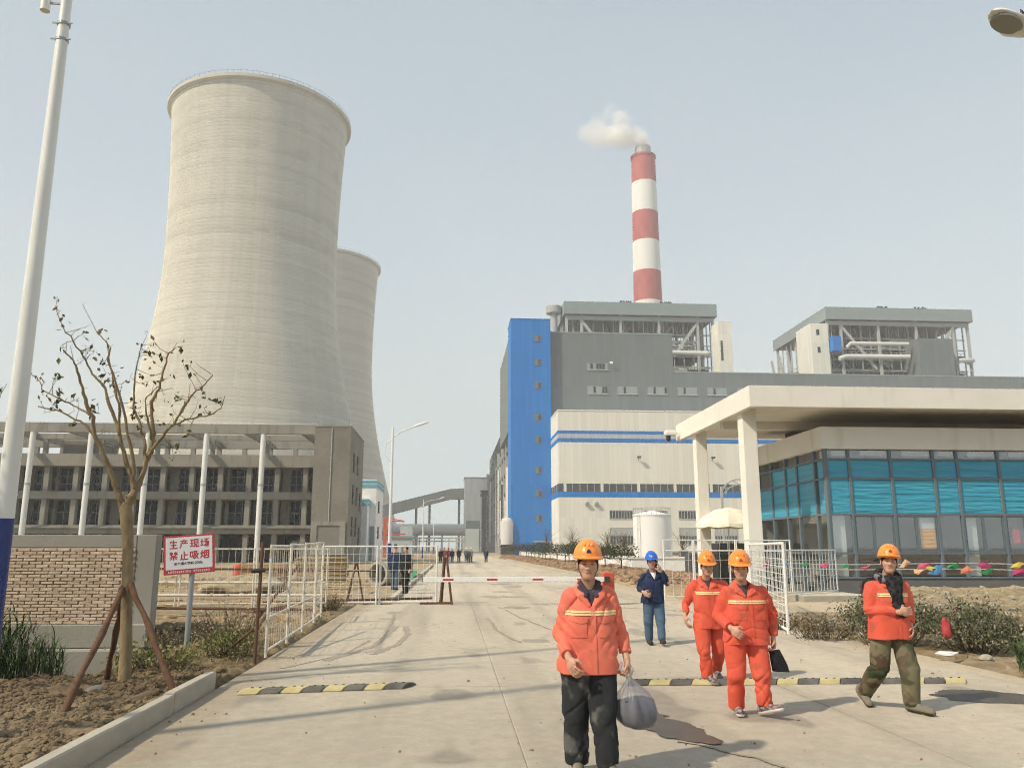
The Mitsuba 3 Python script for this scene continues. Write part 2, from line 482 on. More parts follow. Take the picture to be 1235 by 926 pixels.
def hgt(x, y, fine=True):
    x, y = np.broadcast_arrays(np.asarray(x, float), np.asarray(y, float))
    p = np.stack([x, y, x * 0], -1)
    z = np.full(x.shape, -0.10)
    # left verge and planting bed
    left = sstep(-2.90, -2.97, x) * (y < 400)
    bed = 0.13 * (1 - sstep(10.4, 11.6, y)) + 0.0
    zl = -0.01 + bed + 0.10 * (meshkit.fbm(p * 1.1, 3, 4) - 0.5)
    ditch = sstep(-4.6, -5.8, x) * sstep(11.6, 13.2, y) * (1 - sstep(17.0, 17.6, y))
    zl = zl - 0.72 * ditch
    if fine:
        near = (1 - sstep(13, 24, y))
        zl = zl + near * (0.13 * (meshkit.fbm(p * 4.0, 3, 8) - 0.5) + 0.10 * (meshkit.fbm(p * 11.0, 3, 9) - 0.5))
        zl = zl + (1 - near) * 0.25 * (meshkit.fbm(p * 0.5, 3, 18) - 0.5)
    z = z * (1 - left) + zl * left
    # narrower road past the gate: verge on its left
    v2 = sstep(-1.92, -2.02, x) * sstep(26.3, 26.6, y) * (y < 400)
    z = np.where(v2 > 0.5, np.maximum(z, 0.02 + 0.15 * (meshkit.fbm(p * 0.6, 3, 2) - 0.4)), z)
    # right rough strip in front of the gatehouse
    edge = 7.5 + 0.35 * (meshkit.fbm(p * 0.6, 3, 6) - 0.5) * 2
    right = sstep(0.0, 0.25, x - edge) * (y < 30)
    zr = -0.005 + 0.10 * (meshkit.fbm(p * 1.0, 3, 5) - 0.42) + 0.34 * sstep(24.6, 27.4, y) * (0.5 + meshkit.fbm(p * 0.9, 3, 15)) * sstep(13.5, 15.0, x)
    if fine:
        zr = zr + 0.07 * (meshkit.fbm(p * 4.5, 3, 28) - 0.5) + 0.05 * (meshkit.fbm(p * 12.0, 2, 29) - 0.5)
    z = z * (1 - right) + zr * right
    # heaped soil along the right of the road beyond the gate and in front of the white wall
    m1 = sstep(8.3, 9.2, x) * (1 - sstep(12, 16, x)) * sstep(44, 50, y) * (1 - sstep(170, 200, y))
    m2 = sstep(8.3, 9.5, x) * (1 - sstep(30, 36, x)) * sstep(36, 42, y) * (1 - sstep(46, 52, y))
    m = np.maximum(m1, m2)
    z = z + m1 * (0.15 + 0.5 * meshkit.fbm(p * 0.55, 4, 12)) + np.maximum(m2 - m1, 0) * (0.05 + 0.5 * meshkit.fbm(p * 0.55, 4, 12))
    f2 = sstep(8.1, 8.3, x) * (y >= 30)
    z = np.where((f2 > 0.5), np.maximum(z, -0.01 + m * 0.3), z)
    return z


def axis_pts(spans):
    out = []
    for a, b, s in spans:
        out += list(np.arange(a, b - 1e-9, s))
    return np.array(out + [spans[-1][1]])


gx = axis_pts([(-700, -100, 100), (-100, -30, 10), (-30, -12, 1.5), (-12, -8, 0.2), (-8, -2.9, 0.055), (-2.9, 7.0, 0.9), (7.0, 14, 0.09), (14, 22, 0.16), (22, 34, 0.8), (34, 100, 11), (100, 700, 100)])
gy = axis_pts([(-300, -20, 70), (-20, 4, 4), (4, 6, 0.4), (6, 16, 0.06), (16, 29, 0.16), (29, 60, 0.9), (60, 200, 3.0), (200, 400, 20), (400, 1300, 100)])
X, Y = np.meshgrid(gx, gy)
Z = hgt(X, Y)
nx, ny = len(gx), len(gy)
ii = (np.arange(ny - 1)[:, None] * nx + np.arange(nx - 1)[None]).ravel()
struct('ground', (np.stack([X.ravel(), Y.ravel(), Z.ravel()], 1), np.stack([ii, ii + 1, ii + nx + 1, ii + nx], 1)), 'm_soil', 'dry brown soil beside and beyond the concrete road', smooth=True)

# ------------------------------------------------------------------ road of cast concrete slabs
road = holder('road', 'pale concrete road running towards the power plant')
xs = [-2.85, 0.62, 4.1, 7.56]
yv = [-6.0] + [0.6 + 5.05 * k for k in range(6)]
for j in range(len(yv) - 1):
    for i in range(3):
        g = 0.003
        zz = rng.uniform(-0.003, 0.003)
        put('slab', chamfer(xs[i] + g, xs[i + 1] - g, yv[j] + g, yv[j + 1] - g, -0.18, zz, 0.006), 'm_road', road)
xs2 = [-1.8, 3.1, 8.0]
yv2 = [25.85 + 6.0 * k for k in range(13)]
for j in range(len(yv2) - 1):
    for i in range(2):
        zz = rng.uniform(-0.004, 0.004)
        put('slab', one(xs2[i] + 0.006, xs2[i + 1] - 0.006, yv2[j] + 0.006, yv2[j + 1] - 0.006, -0.18, zz), 'm_road', road)
put('far_lane', one(-1.8, 8.0, yv2[-1] + 0.01, 420, -0.18, 0.0), 'm_road', road)
put('joint_filler', MB().box(-2.84, 7.55, -6, 25.84, -0.2, -0.012).box(-1.79, 7.99, 25.86, yv2[-1], -0.2, -0.012), 'm_joint', road)

# apron that leads off to the gatehouse
struct('gatehouse_apron', chamfer(7.62, 13.0, 21.4, 27.2, -0.15, 0.05, 0.02), 'm_road', 'concrete apron in front of the gatehouse steps')
struct('gatehouse_step', chamfer(10.9, 13.1, 25.4, 28.0, -0.1, 0.24, 0.02), 'm_kerb', 'low concrete platform beside the gatehouse glass')

# kerbs
kerb = holder('kerb', 'concrete kerb stones edging the planting bed')
ky = [4.2, 5.9, 7.6, 9.25, 10.8]
for a, b in zip(ky[:-1], ky[1:]):
    dx = rng.uniform(-0.012, 0.012)
    put('kerb_stone', chamfer(-2.985 + dx, -2.862 + dx, a + 0.006, b - 0.006, -0.2, 0.19 + rng.uniform(-.008, .008), 0.014), 'm_kerb', kerb)
kerb2 = holder('far_kerb', 'pale kerb along the road beyond the barrier')
for k in range(14):
    y0 = 27.5 + 4.0 * k
    put('kerb_stone', one(-2.0, -1.82, y0, y0 + 3.95, -0.1, 0.14), 'm_kerb', kerb2)
for k in range(12):
    y0 = 52 + 6.0 * k
    put('kerb_stone', one(8.02, 8.22, y0, y0 + 5.95, -0.1, 0.14), 'm_kerb', kerb2)

# wet stains on the concrete


def stain(name, cx, cy, rx, ry, seed, rot, label, mat_='m_puddle'):
    a = np.linspace(0, 2 * np.pi, 90, endpoint=False)
    r = 0.6 + 0.85 * meshkit.fbm(np.stack([np.cos(a) * 2.3 + seed, np.sin(a) * 2.3, a * 0], 1), 5, seed)
    px, py = rx * r * np.cos(a), ry * r * np.sin(a)
    c, s = math.cos(rot), math.sin(rot)
    pts = np.stack([cx + px * c - py * s, cy + px * s + py * c, np.full(90, 0.008)], 1)
    v = np.vstack([pts, [[cx, cy, 0.008]]])
    f = [[k, (k + 1) % 90, 90] for k in range(90)]
    struct(name, (v, f), mat_, label)


stain('puddle', 2.12, 8.05, 0.26, 0.58, 3, 0.25, 'dark wet patch on the road behind the plastic bag')
stain('puddle', 1.92, 8.80, 0.26, 0.30, 8, 0.2, 'smaller wet patch behind the larger one')
stain('puddle', 6.15, 9.5, 0.42, 0.55, 5, 0.9, 'dark damp patch at the right road edge')
for k, (x, y, rx) in enumerate([(2.2, 29.5, .45), (2.0, 33.0, .4), (2.3, 40, .5), (1.9, 24.4, .35), (2.7, 37, .4), (2.6, 46, .5)]):
    stain('road_patch', x, y, rx, 0.5, 20 + k, 0.0, None, 'm_joint')

# cracks in the concrete: thin dark ribbons


def ribbon(name, pts, w, label, mat_='m_joint', z=0.006, wob=0.10):
    pts = np.array(pts, float)
    t = np.linspace(0, 1, 60)
    s = np.linspace(0, 1, len(pts))
    px, py = np.interp(t, s, pts[:, 0]), np.interp(t, s, pts[:, 1])
    q = np.stack([t * 9, t * 0 + len(pts), t * 0], 1)
    px = px + wob * (meshkit.fbm(q, 4, 3) - 0.5)
    py = py + wob * (meshkit.fbm(q + 5, 4, 4) - 0.5)
    ww = w * (0.5 + meshkit.fbm(q * 3, 2, 6))
    d = np.stack([np.gradient(py), -np.gradient(px)], 1)
    d /= np.linalg.norm(d, axis=1, keepdims=True)
    l = np.stack([px, py, t * 0 + z], 1)
    l[:, :2] += d * ww[:, None]
    r_ = np.stack([px, py, t * 0 + z], 1)
    r_[:, :2] -= d * ww[:, None]
    f = [[i, i + 60, i + 61, i + 1] for i in range(59)]
    struct(name, (np.vstack([l, r_]), f), mat_, label)


ribbon('road_crack', [(2.05, 7.6), (2.5, 7.0), (2.75, 6.4)], 0.022, 'dark crack running from the wet patch')
ribbon('road_crack', [(0.9, 20.6), (0.98, 17.5), (1.25, 15.5)], 0.03, 'crack behind the man with the bag')
ribbon('road_crack', [(1.4, 24.5), (1.75, 20.5), (2.2, 17.2)], 0.02, 'straight crack running towards the man with the bag')
ribbon('tyre_mark', [(-1.9, 13.2), (-1.35, 15.0), (-1.25, 17.0), (-1.2, 18.6)], 0.06, 'curved dark tyre mark near the left fence', 'm_tyre', .005, .04)
ribbon('tyre_mark', [(-1.0, 18.8), (-.85, 17.0), (-.95, 15.2), (-1.25, 13.9)], 0.06, 'second curved tyre mark beside the first', 'm_tyre', .005, .04)
ribbon('tyre_mark', [(-2.4, 12.4), (-1.7, 14.0), (-1.5, 16.0)], 0.025, 'faint third tyre mark closest to the verge', 'm_tyre', .005, .04)
ribbon('road_crack', [(3.0, 26.2), (5.4, 23.6), (7.4, 21.6)], 0.03, 'dark joint across the road by the gate')

# ------------------------------------------------------------------ clods and rubble (uncountable)
protos = [rock(1, s, 0.7, 1) for s in range(8)]
crumbs = [rock(1, s, 0.8, 0) for s in range(8)]
b = MB()
n = 42000
x = rng.uniform(-7, -3.1, n)
y = rng.uniform(6.0, 12.4, n)
keep = (meshkit.fbm(np.stack([x, y, x * 0], 1) * 1.4, 3, 5) + rng.uniform(-.2, .2, n)) > 0.46
x, y = x[keep], y[keep]
scatter(b, crumbs, np.stack([x, y, hgt(x, y)], 1), rng.gamma(1.1, 0.0085, len(x)) + 0.006, rng)
x, y = rng.uniform(-6.3, -5.0, 90), rng.uniform(17.6, 19.5, 90)
scatter(b, protos, np.stack([x, y, hgt(x, y) + .03], 1), rng.uniform(0.06, 0.2, 90), rng)
k = solo('soil_clods', b, 'm_clod', 'loose brown soil clods scattered over the planting bed', 'soil', kind='stuff')
b = MB()
n = 9000
t = rng.uniform(0, 1, n)
x = np.where(t < .62, rng.uniform(8.4, 14, n), rng.uniform(8.6, 30, n))
y = np.where(t < .62, rng.uniform(46, 150, n), rng.uniform(38, 49, n))
scatter(b, crumbs, np.stack([x, y, hgt(x, y) + .03], 1), rng.uniform(0.05, 0.20, n), rng)
solo('earth_heap', b, 'm_earth', 'reddish heaped earth beside the road beyond the barrier', 'earth', kind='stuff')
b = MB()
n = 3200
x, y = rng.uniform(7.5, 22, n), rng.uniform(11.5, 27.8, n)
keep = (x > 7.5 + 0.1 * (y - 10)) & ((y < 21.2) | (x > 13.2)) & ((y > 24.5) | (rng.uniform(0, 1, n) < .5))
x, y = x[keep], y[keep]
scatter(b, crumbs, np.stack([x, y, hgt(x, y)], 1), rng.gamma(1.1, 0.022, len(x)) + 0.008, rng)
solo('rubble', b, 'm_kerb', 'pale rubble and broken concrete along the gatehouse plinth', 'rubble', kind='stuff')

b = MB()
n = 1400
x, y = rng.uniform(-2.8, 7.4, n), 5 + 19 * rng.uniform(0, 1, n) ** 1.3
keep = (x < -2.2) | (x > 6.3) | (rng.uniform(0, 1, n) < .22)
x, y = x[keep], y[keep]
scatter(b, crumbs, np.stack([x, y, x * 0 + .004], 1), rng.gamma(1.1, 0.0045, len(x)) + 0.003, rng)
solo('road_grit', b, 'm_clod', 'small grit and soil crumbs lying on the concrete road', 'grit', kind='stuff')
b = MB()
n = 1500
x, y = rng.uniform(-16, -2.2, n), rng.uniform(18.5, 50, n)
keep = (meshkit.fbm(np.stack([x, y, x * 0], 1) * .35, 3, 15) > .5) & ((y < 25) | (x < -3.9))
x, y = np.where(y < 26, np.minimum(x, -3.3), x)[keep], y[keep]
scatter(b, crumbs, np.stack([x, y, hgt(x, y)], 1), rng.gamma(1.2, 0.035, len(x)) + 0.02, rng)
for i in range(70):
    x, y, a = rng.uniform(-14, -3.9), rng.uniform(19, 46), rng.uniform(-.5, .5)
    b.cbox((x, y, float(hgt(x, y)) + .06), (rng.uniform(.6, 2.4), .10, .05), a)
solo('yard_debris', b, 'm_board', 'scattered timber offcuts and rubble over the sandy construction yard', 'debris', kind='stuff')

# ------------------------------------------------------------------ brick boundary wall
W = thing('brick_wall', 'unplastered brick boundary wall with concrete coping and end post, behind the young tree', 'wall')
wy, wx1 = 17.0, -6.22
put('core', one(-14.0, wx1, wy - 0.035, wy + 0.22, 0.243, 1.70), 'm_mortar', W)
put('end_post', chamfer(wx1, -5.84, wy - 0.03, wy + 0.28, -0.2, 1.95, 0.015), 'm_conc', W)
put('coping', chamfer(-14.0, wx1 - 0.003, wy - 0.035, wy + 0.28, 1.70, 1.94, 0.012), 'm_conc', W)
put('plinth', chamfer(-14.0, -5.86, wy - 0.12, wy + 0.3, -0.20, 0.24, 0.02), 'm_conc', W)
put('footing', chamfer(-14.0, -5.95, wy - 0.34, wy + 0.3, -1.2, -0.205, 0.03), 'm_conc', W)
tones = [(0.50, 0.385, 0.28), (0.57, 0.46, 0.345), (0.43, 0.315, 0.23), (0.54, 0.44, 0.34), (0.47, 0.36, 0.265)]
proto = []
for i in range(10):
    v, f = chamfer(-0.116, 0.116, -0.055, 0.055, -0.0255, 0.0255, 0.006)
    v = v * [rng.uniform(.93, 1.01), 1, rng.uniform(.9, 1.05)] + rng.normal(0, 0.0025, v.shape)
    c = (np.array(tones[i % 5]) * .55 + np.array(tones[0]) * .45) * rng.uniform(.92, 1.06)
    proto.append(mikit.ply((v, f), 'm_brick', False, color=np.tile(c, (len(v), 1))))
rest_v = MB()
courses = 23
cnt = 0
for r in range(courses):
    z = 0.275 + r * 0.0625
    off = 0.125 if r % 2 else 0.0
    for k in range(34):
        x = wx1 - 0.125 - off - k * 0.25
        if x + .118 > wx1:
            continue
        yy = wy - 0.012 + rng.uniform(-0.007, 0.007)
        if k < 13 and cnt < 300:
            key = num(W + '__brick')
            scene[key] = {**proto[int(rng.integers(10))], 'to_world': T().translate([float(x), float(yy), float(z)]).rotate([0, 0, 1], float(rng.normal(0, .9)))}
            cnt += 1
        else:
            rest_v.cbox((x, yy, z), (.236, .11, .051))
m = rest_v.mesh()
cc = np.repeat(np.array([tones[int(rng.integers(5))] for _ in range(len(m[0]) // 8)]), 8, axis=0)
key = put('bricks', m, 'm_brick', W, color=cc, kind='stuff')

# ------------------------------------------------------------------ warning sign on a grey post
S = thing('warning_sign', 'white no-smoking sign with red border and red characters on a grey post', 'sign')
sx, sy = -4.30, 14.24
put('post', MB().tube([(sx, sy + .03, -0.3), (sx, sy + .03, 1.45)], 0.045, 12), 'm_galv', S, smooth=40)
tilt = math.radians(-4.5)
Mt = trimesh.transformations.translation_matrix([sx - 0.05, sy - 0.03, 1.585]) @ trimesh.transformations.rotation_matrix(math.radians(7), [0, 0, 1]) @ trimesh.transformations.rotation_matrix(tilt, [0, 1, 0])


def onsign(m):
    v, f = (np.array(m.vertices), m.faces) if hasattr(m, 'vertices') else m
    return v @ Mt[:3, :3].T + Mt[:3, 3], f


put('board', onsign(chamfer(-0.40, 0.40, -0.012, 0.012, -0.315, 0.315, 0.004)), 'm_red', S)
put('panel', onsign(chamfer(-0.365, 0.365, -0.016, -0.0125, -0.235, 0.285, 0.001)), 'm_signwhite', S)
GL = {  # characters as strokes on a 10 x 10 grid, y up
    '生': [[(2.6, 9.2), (1.2, 6.3)], [(2.2, 7.4), (8.8, 7.4)], [(5, 9.8), (5, .6)], [(1.9, 4.1), (8.2, 4.1)], [(.6, .6), (9.4, .6)]],
    '产': [[(5, 9.9), (5, 8.4)], [(1.2, 8.3), (8.8, 8.3)], [(3.2, 7.6), (3.9, 6.2)], [(6.8, 7.6), (6, 6.2)], [(1.4, 5.6), (9.2, 5.6)], [(1.9, 5.6), (1.8, 3), (.6, .3)]],
    '现': [[(.4, 8.8), (4, 8.8)], [(.6, 5.3), (3.8, 5.3)], [(.2, 1.4), (4.1, 2.1)], [(2.2, 8.8), (2.2, 1.8)], [(5, 9.2), (9, 9.2), (9, 3.4)], [(5, 9.2), (5, 3.4)], [(7, 7.8), (6.9, 4), (4.4, .4)], [(7.3, 3.6), (7.3, 1), (9.6, 1), (9.6, 2.4)]],
    '场': [[(.2, 6.4), (3.6, 6.4)], [(1.9, 9.2), (1.9, 2)], [(.2, 1.5), (3.7, 2.5)], [(4.5, 9), (8.5, 9), (5, 6), (9.3, 6), (8.9, 1), (7.6, .6)], [(7, 6), (6.3, 3.2), (4.2, 1)], [(8.3, 6), (7.8, 2.8), (6, .4)]],
    '禁': [[(.6, 8.6), (4.4, 8.6)], [(2.5, 9.8), (2.5, 5.8)], [(2.4, 8.4), (.7, 6.4)], [(2.6, 8.4), (4.3, 6.7)], [(5.6, 8.6), (9.4, 8.6)], [(7.5, 9.8), (7.5, 5.8)], [(7.4, 8.4), (5.7, 6.6)], [(7.6, 8.4), (9.4, 6.4)], [(2.3, 5.1), (7.7, 5.1)], [(.8, 3.6), (9.2, 3.6)], [(5, 3.6), (5, .4)], [(3.2, 2.6), (1.5, .9)], [(6.8, 2.6), (8.6, .9)]],
    '止': [[(5.3, 9.6), (5.3, .6)], [(5.3, 5.6), (8.9, 5.6)], [(2.4, 6.6), (2.4, .6)], [(.5, .6), (9.5, .6)]],
    '吸': [[(.6, 8.4), (.6, 2.6)], [(.6, 8.4), (3.2, 8.4), (3.2, 2.9), (.6, 2.9)], [(4.1, 9), (7.6, 9), (6.8, 6.2), (9.1, 6.2), (7.6, 3), (4.3, .4)], [(5.4, 9), (5.2, 5), (3.9, 1)], [(5.6, 6.2), (7, 2.6), (9.6, .4)]],
    '烟': [[(2, 9.6), (2, 5), (.4, .6)], [(.5, 7.2), (.9, 5.2)], [(3.6, 7.6), (2.7, 5.6)], [(2, 4.2), (3.6, 2)], [(4.6, 9), (4.6, .4)], [(4.6, 9), (9.3, 9), (9.3, .4)], [(4.6, .9), (9.3, .9)], [(5.5, 6.6), (8.4, 6.6)], [(7, 8.4), (6.7, 4.6), (5.5, 2.4)], [(7, 5), (8.5, 2.5)]],
    '每': [[(2.5, 9.6), (1, 7)], [(2, 8.3), (9, 8.3)], [(2.6, 6.8), (1.8, .8), (8, .8), (8.5, 6.8), (2.6, 6.8)], [(.4, 3.9), (9.6, 3.9)], [(5, 6), (5.4, 4.8)], [(4.8, 3), (5.2, 1.8)]],
    '个': [[(5, 9.6), (.6, 5)], [(5, 9.6), (9.4, 5)], [(5, 6.4), (5, .2)]],
    '头': [[(2.5, 9.2), (3.8, 7.8)], [(1.4, 7), (2.8, 5.7)], [(5.8, 9.6), (5.4, 4), (1, .4)], [(.5, 4.4), (9.5, 4.4)], [(6, 3), (9, .5)]],
    '罚': [[(.8, 9.4), (9.2, 9.4), (9.2, 7), (.8, 7), (.8, 9.4)], [(3.6, 9.4), (3.6, 7)], [(6.4, 9.4), (6.4, 7)], [(1.4, 5.8), (2.4, 5)], [(.6, 3.8), (2.6, 3.8), (2.6, .8), (4, 1.8)], [(6, 6), (6, 2.4)], [(8.6, 6.2), (8.6, .5), (7.4, .9)]],
    '款': [[(.4, 8.6), (4.8, 8.6)], [(2.6, 9.8), (2.6, 6.8)], [(.8, 6.8), (4.4, 6.8)], [(.4, 4.9), (4.8, 4.9)], [(2.6, 4.9), (2.6, .4)], [(1.6, 3.6), (.5, 1.4)], [(3.6, 3.6), (4.7, 1.6)], [(6.6, 9.8), (5.4, 6.6)], [(6.2, 8), (9.3, 8), (8.8, 6.4)], [(7.4, 6.8), (7, 3), (5, .3)], [(7.4, 4.4), (9.6, .3)]],
    '元': [[(2, 8.6), (8, 8.6)], [(.6, 5.6), (9.4, 5.6)], [(3.8, 5.6), (3.4, 2.6), (.8, .4)], [(6.2, 5.6), (6.2, .9), (9.3, .9), (9.3, 2.4)]],
}


def glyph(ch, x, z, h, w, depth=0.003, y=-0.0165):
    sh = union_all([LineString(s).buffer(w, cap_style='flat', join_style='mitre') for s in GL[ch]])
    sh = affinity.affine_transform(sh, [h / 10, 0, 0, h / 10, x, z])
    out = []
    for g in getattr(sh, 'geoms', [sh]):
        m = trimesh.creation.extrude_polygon(g, depth, engine='earcut')
        v = np.array(m.vertices)
        out.append((np.stack([v[:, 0], y - v[:, 2], v[:, 1]], 1), np.array(m.faces)[:, ::1]))
    return out


for row, z0 in (('生产现场', 0.105), ('禁止吸烟', -0.085)):
    for i, ch in enumerate(row):
        b = MB()
        for v, f in glyph(ch, -0.315 + i * 0.163, z0, 0.142, 0.62):
            b.add(*onsign((v, f)))
        put('character', b, 'm_red', S)
b = MB()
for i, ch in enumerate('每个烟头罚款'):
    for v, f in glyph(ch, -0.235 + i * 0.052, -0.165, 0.046, 0.6):
        b.add(*onsign((v, f)))
m = meshkit.text_mesh('200', 0.040, 0.003, True)
v = np.array(m.vertices)
b.add(*onsign((np.stack([v[:, 0] + 0.08, -0.0165 - v[:, 2], v[:, 1] - 0.162], 1), m.faces)))
for v, f in glyph('元', 0.165, -0.165, 0.046, 0.6):
    b.add(*onsign((v, f)))
put('small_lettering', b, 'm_black', S, kind='stuff')
b = MB()
for i in range(20):
    if i != 11:
        for k in range(3):
            b.add(*onsign(chamfer(-0.33 + i * 0.033, -0.33 + i * 0.033 + 0.024, -0.0135, -0.0125, -0.290 + k * 0.013, -0.285 + k * 0.013, 0.0004)))
        b.add(*onsign(chamfer(-0.33 + i * 0.033 + 0.009 + 0.003 * (i % 3), -0.33 + i * 0.033 + 0.013 + 0.003 * (i % 3), -0.0138, -0.0125, -0.291, -0.258, 0.0003)))
put('footer_lettering', b, 'm_signwhite', S, kind='stuff')

# ------------------------------------------------------------------ big white pole with blue foot, left edge
P = thing('lamp_post', 'tall white post with dark blue foot at the left edge of the picture', 'lamp post')
px, py = -5.37, 10.35
put('foot', MB().tube([(px, py, -0.4), (px, py, 2.03)], [0.116, 0.110], 24), 'm_polebase', P, smooth=40)
put('shaft', MB().tube([(px, py, 2.03), (px, py, 4.5), (px, py, 8.55)], [0.109, 0.098, 0.074], 24), 'm_pole', P, smooth=40)
put('upper_shaft', MB().tube([(px, py, 8.55), (px, py, 10.4)], [0.070, 0.062], 20), 'm_pole', P, smooth=40)
for z in (8.42, 8.66):
    put('clamp', MB().lathe([(0.070, z - .02), (0.083, z - .02), (0.083, z + .02), (0.068, z + .02)], (px, py, 0), 24), 'm_galv', P)
    put('bolt', MB().bar((px - .13, py - .04, z), (px + .13, py - .04, z), 0.018), 'm_galv', P)
put('side_tube', MB().tube([(px - .27, py, 8.86), (px - .27, py, 10.3)], 0.062, 18), 'm_pole', P, smooth=40)
for z in (8.98, 9.2):
    put('bracket', MB().bar((px - .21, py, z), (px - .065, py, z), 0.022, 0.03), 'm_galv', P)

# ------------------------------------------------------------------ cooling towers
RIM = 165.0


def shell_r(z):
    z = np.asarray(z, float)
    return 30.72 * np.sqrt(1 + ((z - 108.5) / np.where(z > 108.5, 154.2, 79.6)) ** 2)


def cooling_tower(x, y, label):
    k = thing('cooling_tower', label, 'cooling tower', 'hyperbolic concrete cooling towers')
    b = MB()
    prof = []
    z = 10.0
    while z < RIM - 1.5:
        prof += [(float(shell_r(z)) + .05, z), (float(shell_r(z + 1.27)) + .05, z + 1.27), (float(shell_r(z + 1.27)) - .03, z + 1.27)]
        z += 1.35
    b.lathe(prof, (x, y, 0), 96)
    b.lathe([(float(shell_r(zz)) - 0.9, zz) for zz in np.linspace(RIM - 1.5, 10, 24)], (x, y, 0), 64)
    put('shell', b, 'm_tower', k, smooth=30)
    r = float(shell_r(RIM))
    put('rim', MB().lathe([(r - .9, RIM - 2.6), (r + 0.10, RIM - 2.6), (r + 0.15, RIM - 1.7), (r + 1.45, RIM - 1.25), (r + 1.5, RIM - .1), (r + 1.4, RIM), (r - .9, RIM), (r - .9, RIM - 2.6)], (x, y, 0), 96), 'm_tower', k, smooth=30)
    b = MB()
    a = np.linspace(0, 2 * np.pi, 97)
    ring = [(x + (r + 1.2) * math.cos(t), y + (r + 1.2) * math.sin(t), RIM + 1.1) for t in a]
    b.tube(ring, 0.05, 4, False)
    for t in a[:-1]:
        p = (x + (r + 1.2) * math.cos(t), y + (r + 1.2) * math.sin(t))
        b.bar((*p, RIM), (*p, RIM + 1.12), 0.07)
    put('railing', b, 'm_darksteel', k)
    r0 = float(shell_r(10.0))
    b = MB()
    for i in range(40):
        t0, t1, t2 = (2 * math.pi * (i + o) / 40 for o in (0, .5, -.5))
        for t in (t1, t2):
            b.bar((x + (r0 + 4) * math.cos(t0), y + (r0 + 4) * math.sin(t0), -0.2), (x + r0 * math.cos(t), y + r0 * math.sin(t), 10.2), 0.9)
    put('leg_lattice', b, 'm_conc', k, kind='stuff')
    return k


cooling_tower(-76.4, 299.2, 'huge pale concrete cooling tower with flared rim, the nearer of the two')
cooling_tower(-78.8, 467.4, 'cooling tower partly hidden behind the larger one, greyer and farther away')

# ------------------------------------------------------------------ chimney with smoke
C = thing('chimney', 'tall red and white banded chimney smoking above the boiler house roof', 'chimney')
cx, cy = 102.9, 414.0
zs = [0, 112.0, 130.4, 147.3, 164.4, 181.2, 198.6, 214.5]


def chr_(z):
    return 9.2 - (9.2 - 6.55) * z / 214.5


for i, (a, b_) in enumerate(zip(zs[:-1], zs[1:])):
    put('band', MB().lathe([(chr_(a), a), (chr_(b_), b_)], (cx, cy, 0), 40), 'm_chimred' if i % 2 == 0 else 'm_whiteband', C, smooth=True, label='brick red band' if i % 2 == 0 else None)
put('head_ring', MB().lathe([(6.4, 213.4), (6.95, 213.4), (6.95, 214.8), (5.0, 214.85)], (cx, cy, 0), 40), 'm_chimred', C, smooth=30)
put('flue', MB().lathe([(4.4, 214), (4.4, 219.7), (4.2, 220.3), (3.8, 220.3), (3.8, 214)], (cx, cy, 0), 32), 'm_steel', C, smooth=30)

# ------------------------------------------------------------------ turbine hall (cream) with windows
H = thing('turbine_hall', 'cream metal-clad hall with two blue bands, in front of the blue tower', 'building')
X0, X1, Y0, Y1, ZT = 25.9, 185.0, 200.0, 216.0, 35.4
z_lv = [0.8, 14.0, 15.3, 17.3, 27.5, 28.5, 29.65, 30.4, ZT]
put('wall_base', one(X0, X1, Y0, Y1, -0.2, 0.8), 'm_plinth', H)
put('lower_wall', one(X0, X1, Y0, Y1, 0.8, 13.95), 'm_cream', H)
put('blue_band', one(X0 - .06, X1, Y0 - .06, Y1, 13.95, 15.30), 'm_blue', H)
put('window_strip', one(X0 + .05, X1, Y0 + .05, Y1, 15.30, 17.28), 'm_windowglass', H)
put('middle_wall', one(X0, X1, Y0, Y1, 17.28, 27.5), 'm_cream', H)
put('blue_band', one(X0 - .06, X1, Y0 - .06, Y1, 27.5, 28.5), 'm_blue', H)
put('pale_band', one(X0 - .03, X1, Y0 - .03, Y1, 28.5, 29.6), 'm_paleclad', H)
put('blue_band', one(X0 - .06, X1, Y0 - .06, Y1, 29.6, 30.4), 'm_blue', H)
put('upper_wall', one(X0, X1, Y0, Y1, 30.4, ZT), 'm_cream', H)
put('parapet_cap', one(X0 - .15, X1, Y0 - .15, Y1, ZT, ZT + .25), 'm_white', H)
put('roof', one(X0 + .5, X1, Y1, Y1 + 0.9, 34.5, ZT), 'm_roofgrey', H)
x = X0 + 1.6
while x < X1 - 8:
    put('mullion', one(x - .35, x + .35, Y0 - .05, Y0 + .3, 15.31, 17.27), 'm_cream', H)
    for q in range(1, 5):
        put('glazing_bar', one(x + 1.83 * q - .06, x + 1.83 * q + .06, Y0 - .01, Y0 + .2, 15.31, 17.27), 'm_steel', H)
    x += 9.15
for y in (204, 209, 213):
    put('glazing_bar', one(X0 - .02, X0 + .2, y, y + .15, 15.31, 17.27), 'm_steel', H)


def hall_window(x0, x1, z0, z1, blind=False):
    k = put('window', one(x0, x1, Y0 - .05, Y0 + .1, z0, z1), 'm_windowglass', H)
    b = MB()
    for xx in np.linspace(x0, x1, 9):
        b.box(xx - .06, xx + .06, Y0 - .16, Y0 - .051, z0, z1)
    for zz in (z0, z1):
        b.box(x0 - .1, x1 + .1, Y0 - .18, Y0 - .052, zz - .09, zz + .09)
    put('frame', b, 'm_steel', k)
    if blind:
        put('blind', one(x0 + .1, x1 - .1, Y0 - .10, Y0 - .053, z0 + (z1 - z0) * .52, z1 - .1), 'm_steel', k)


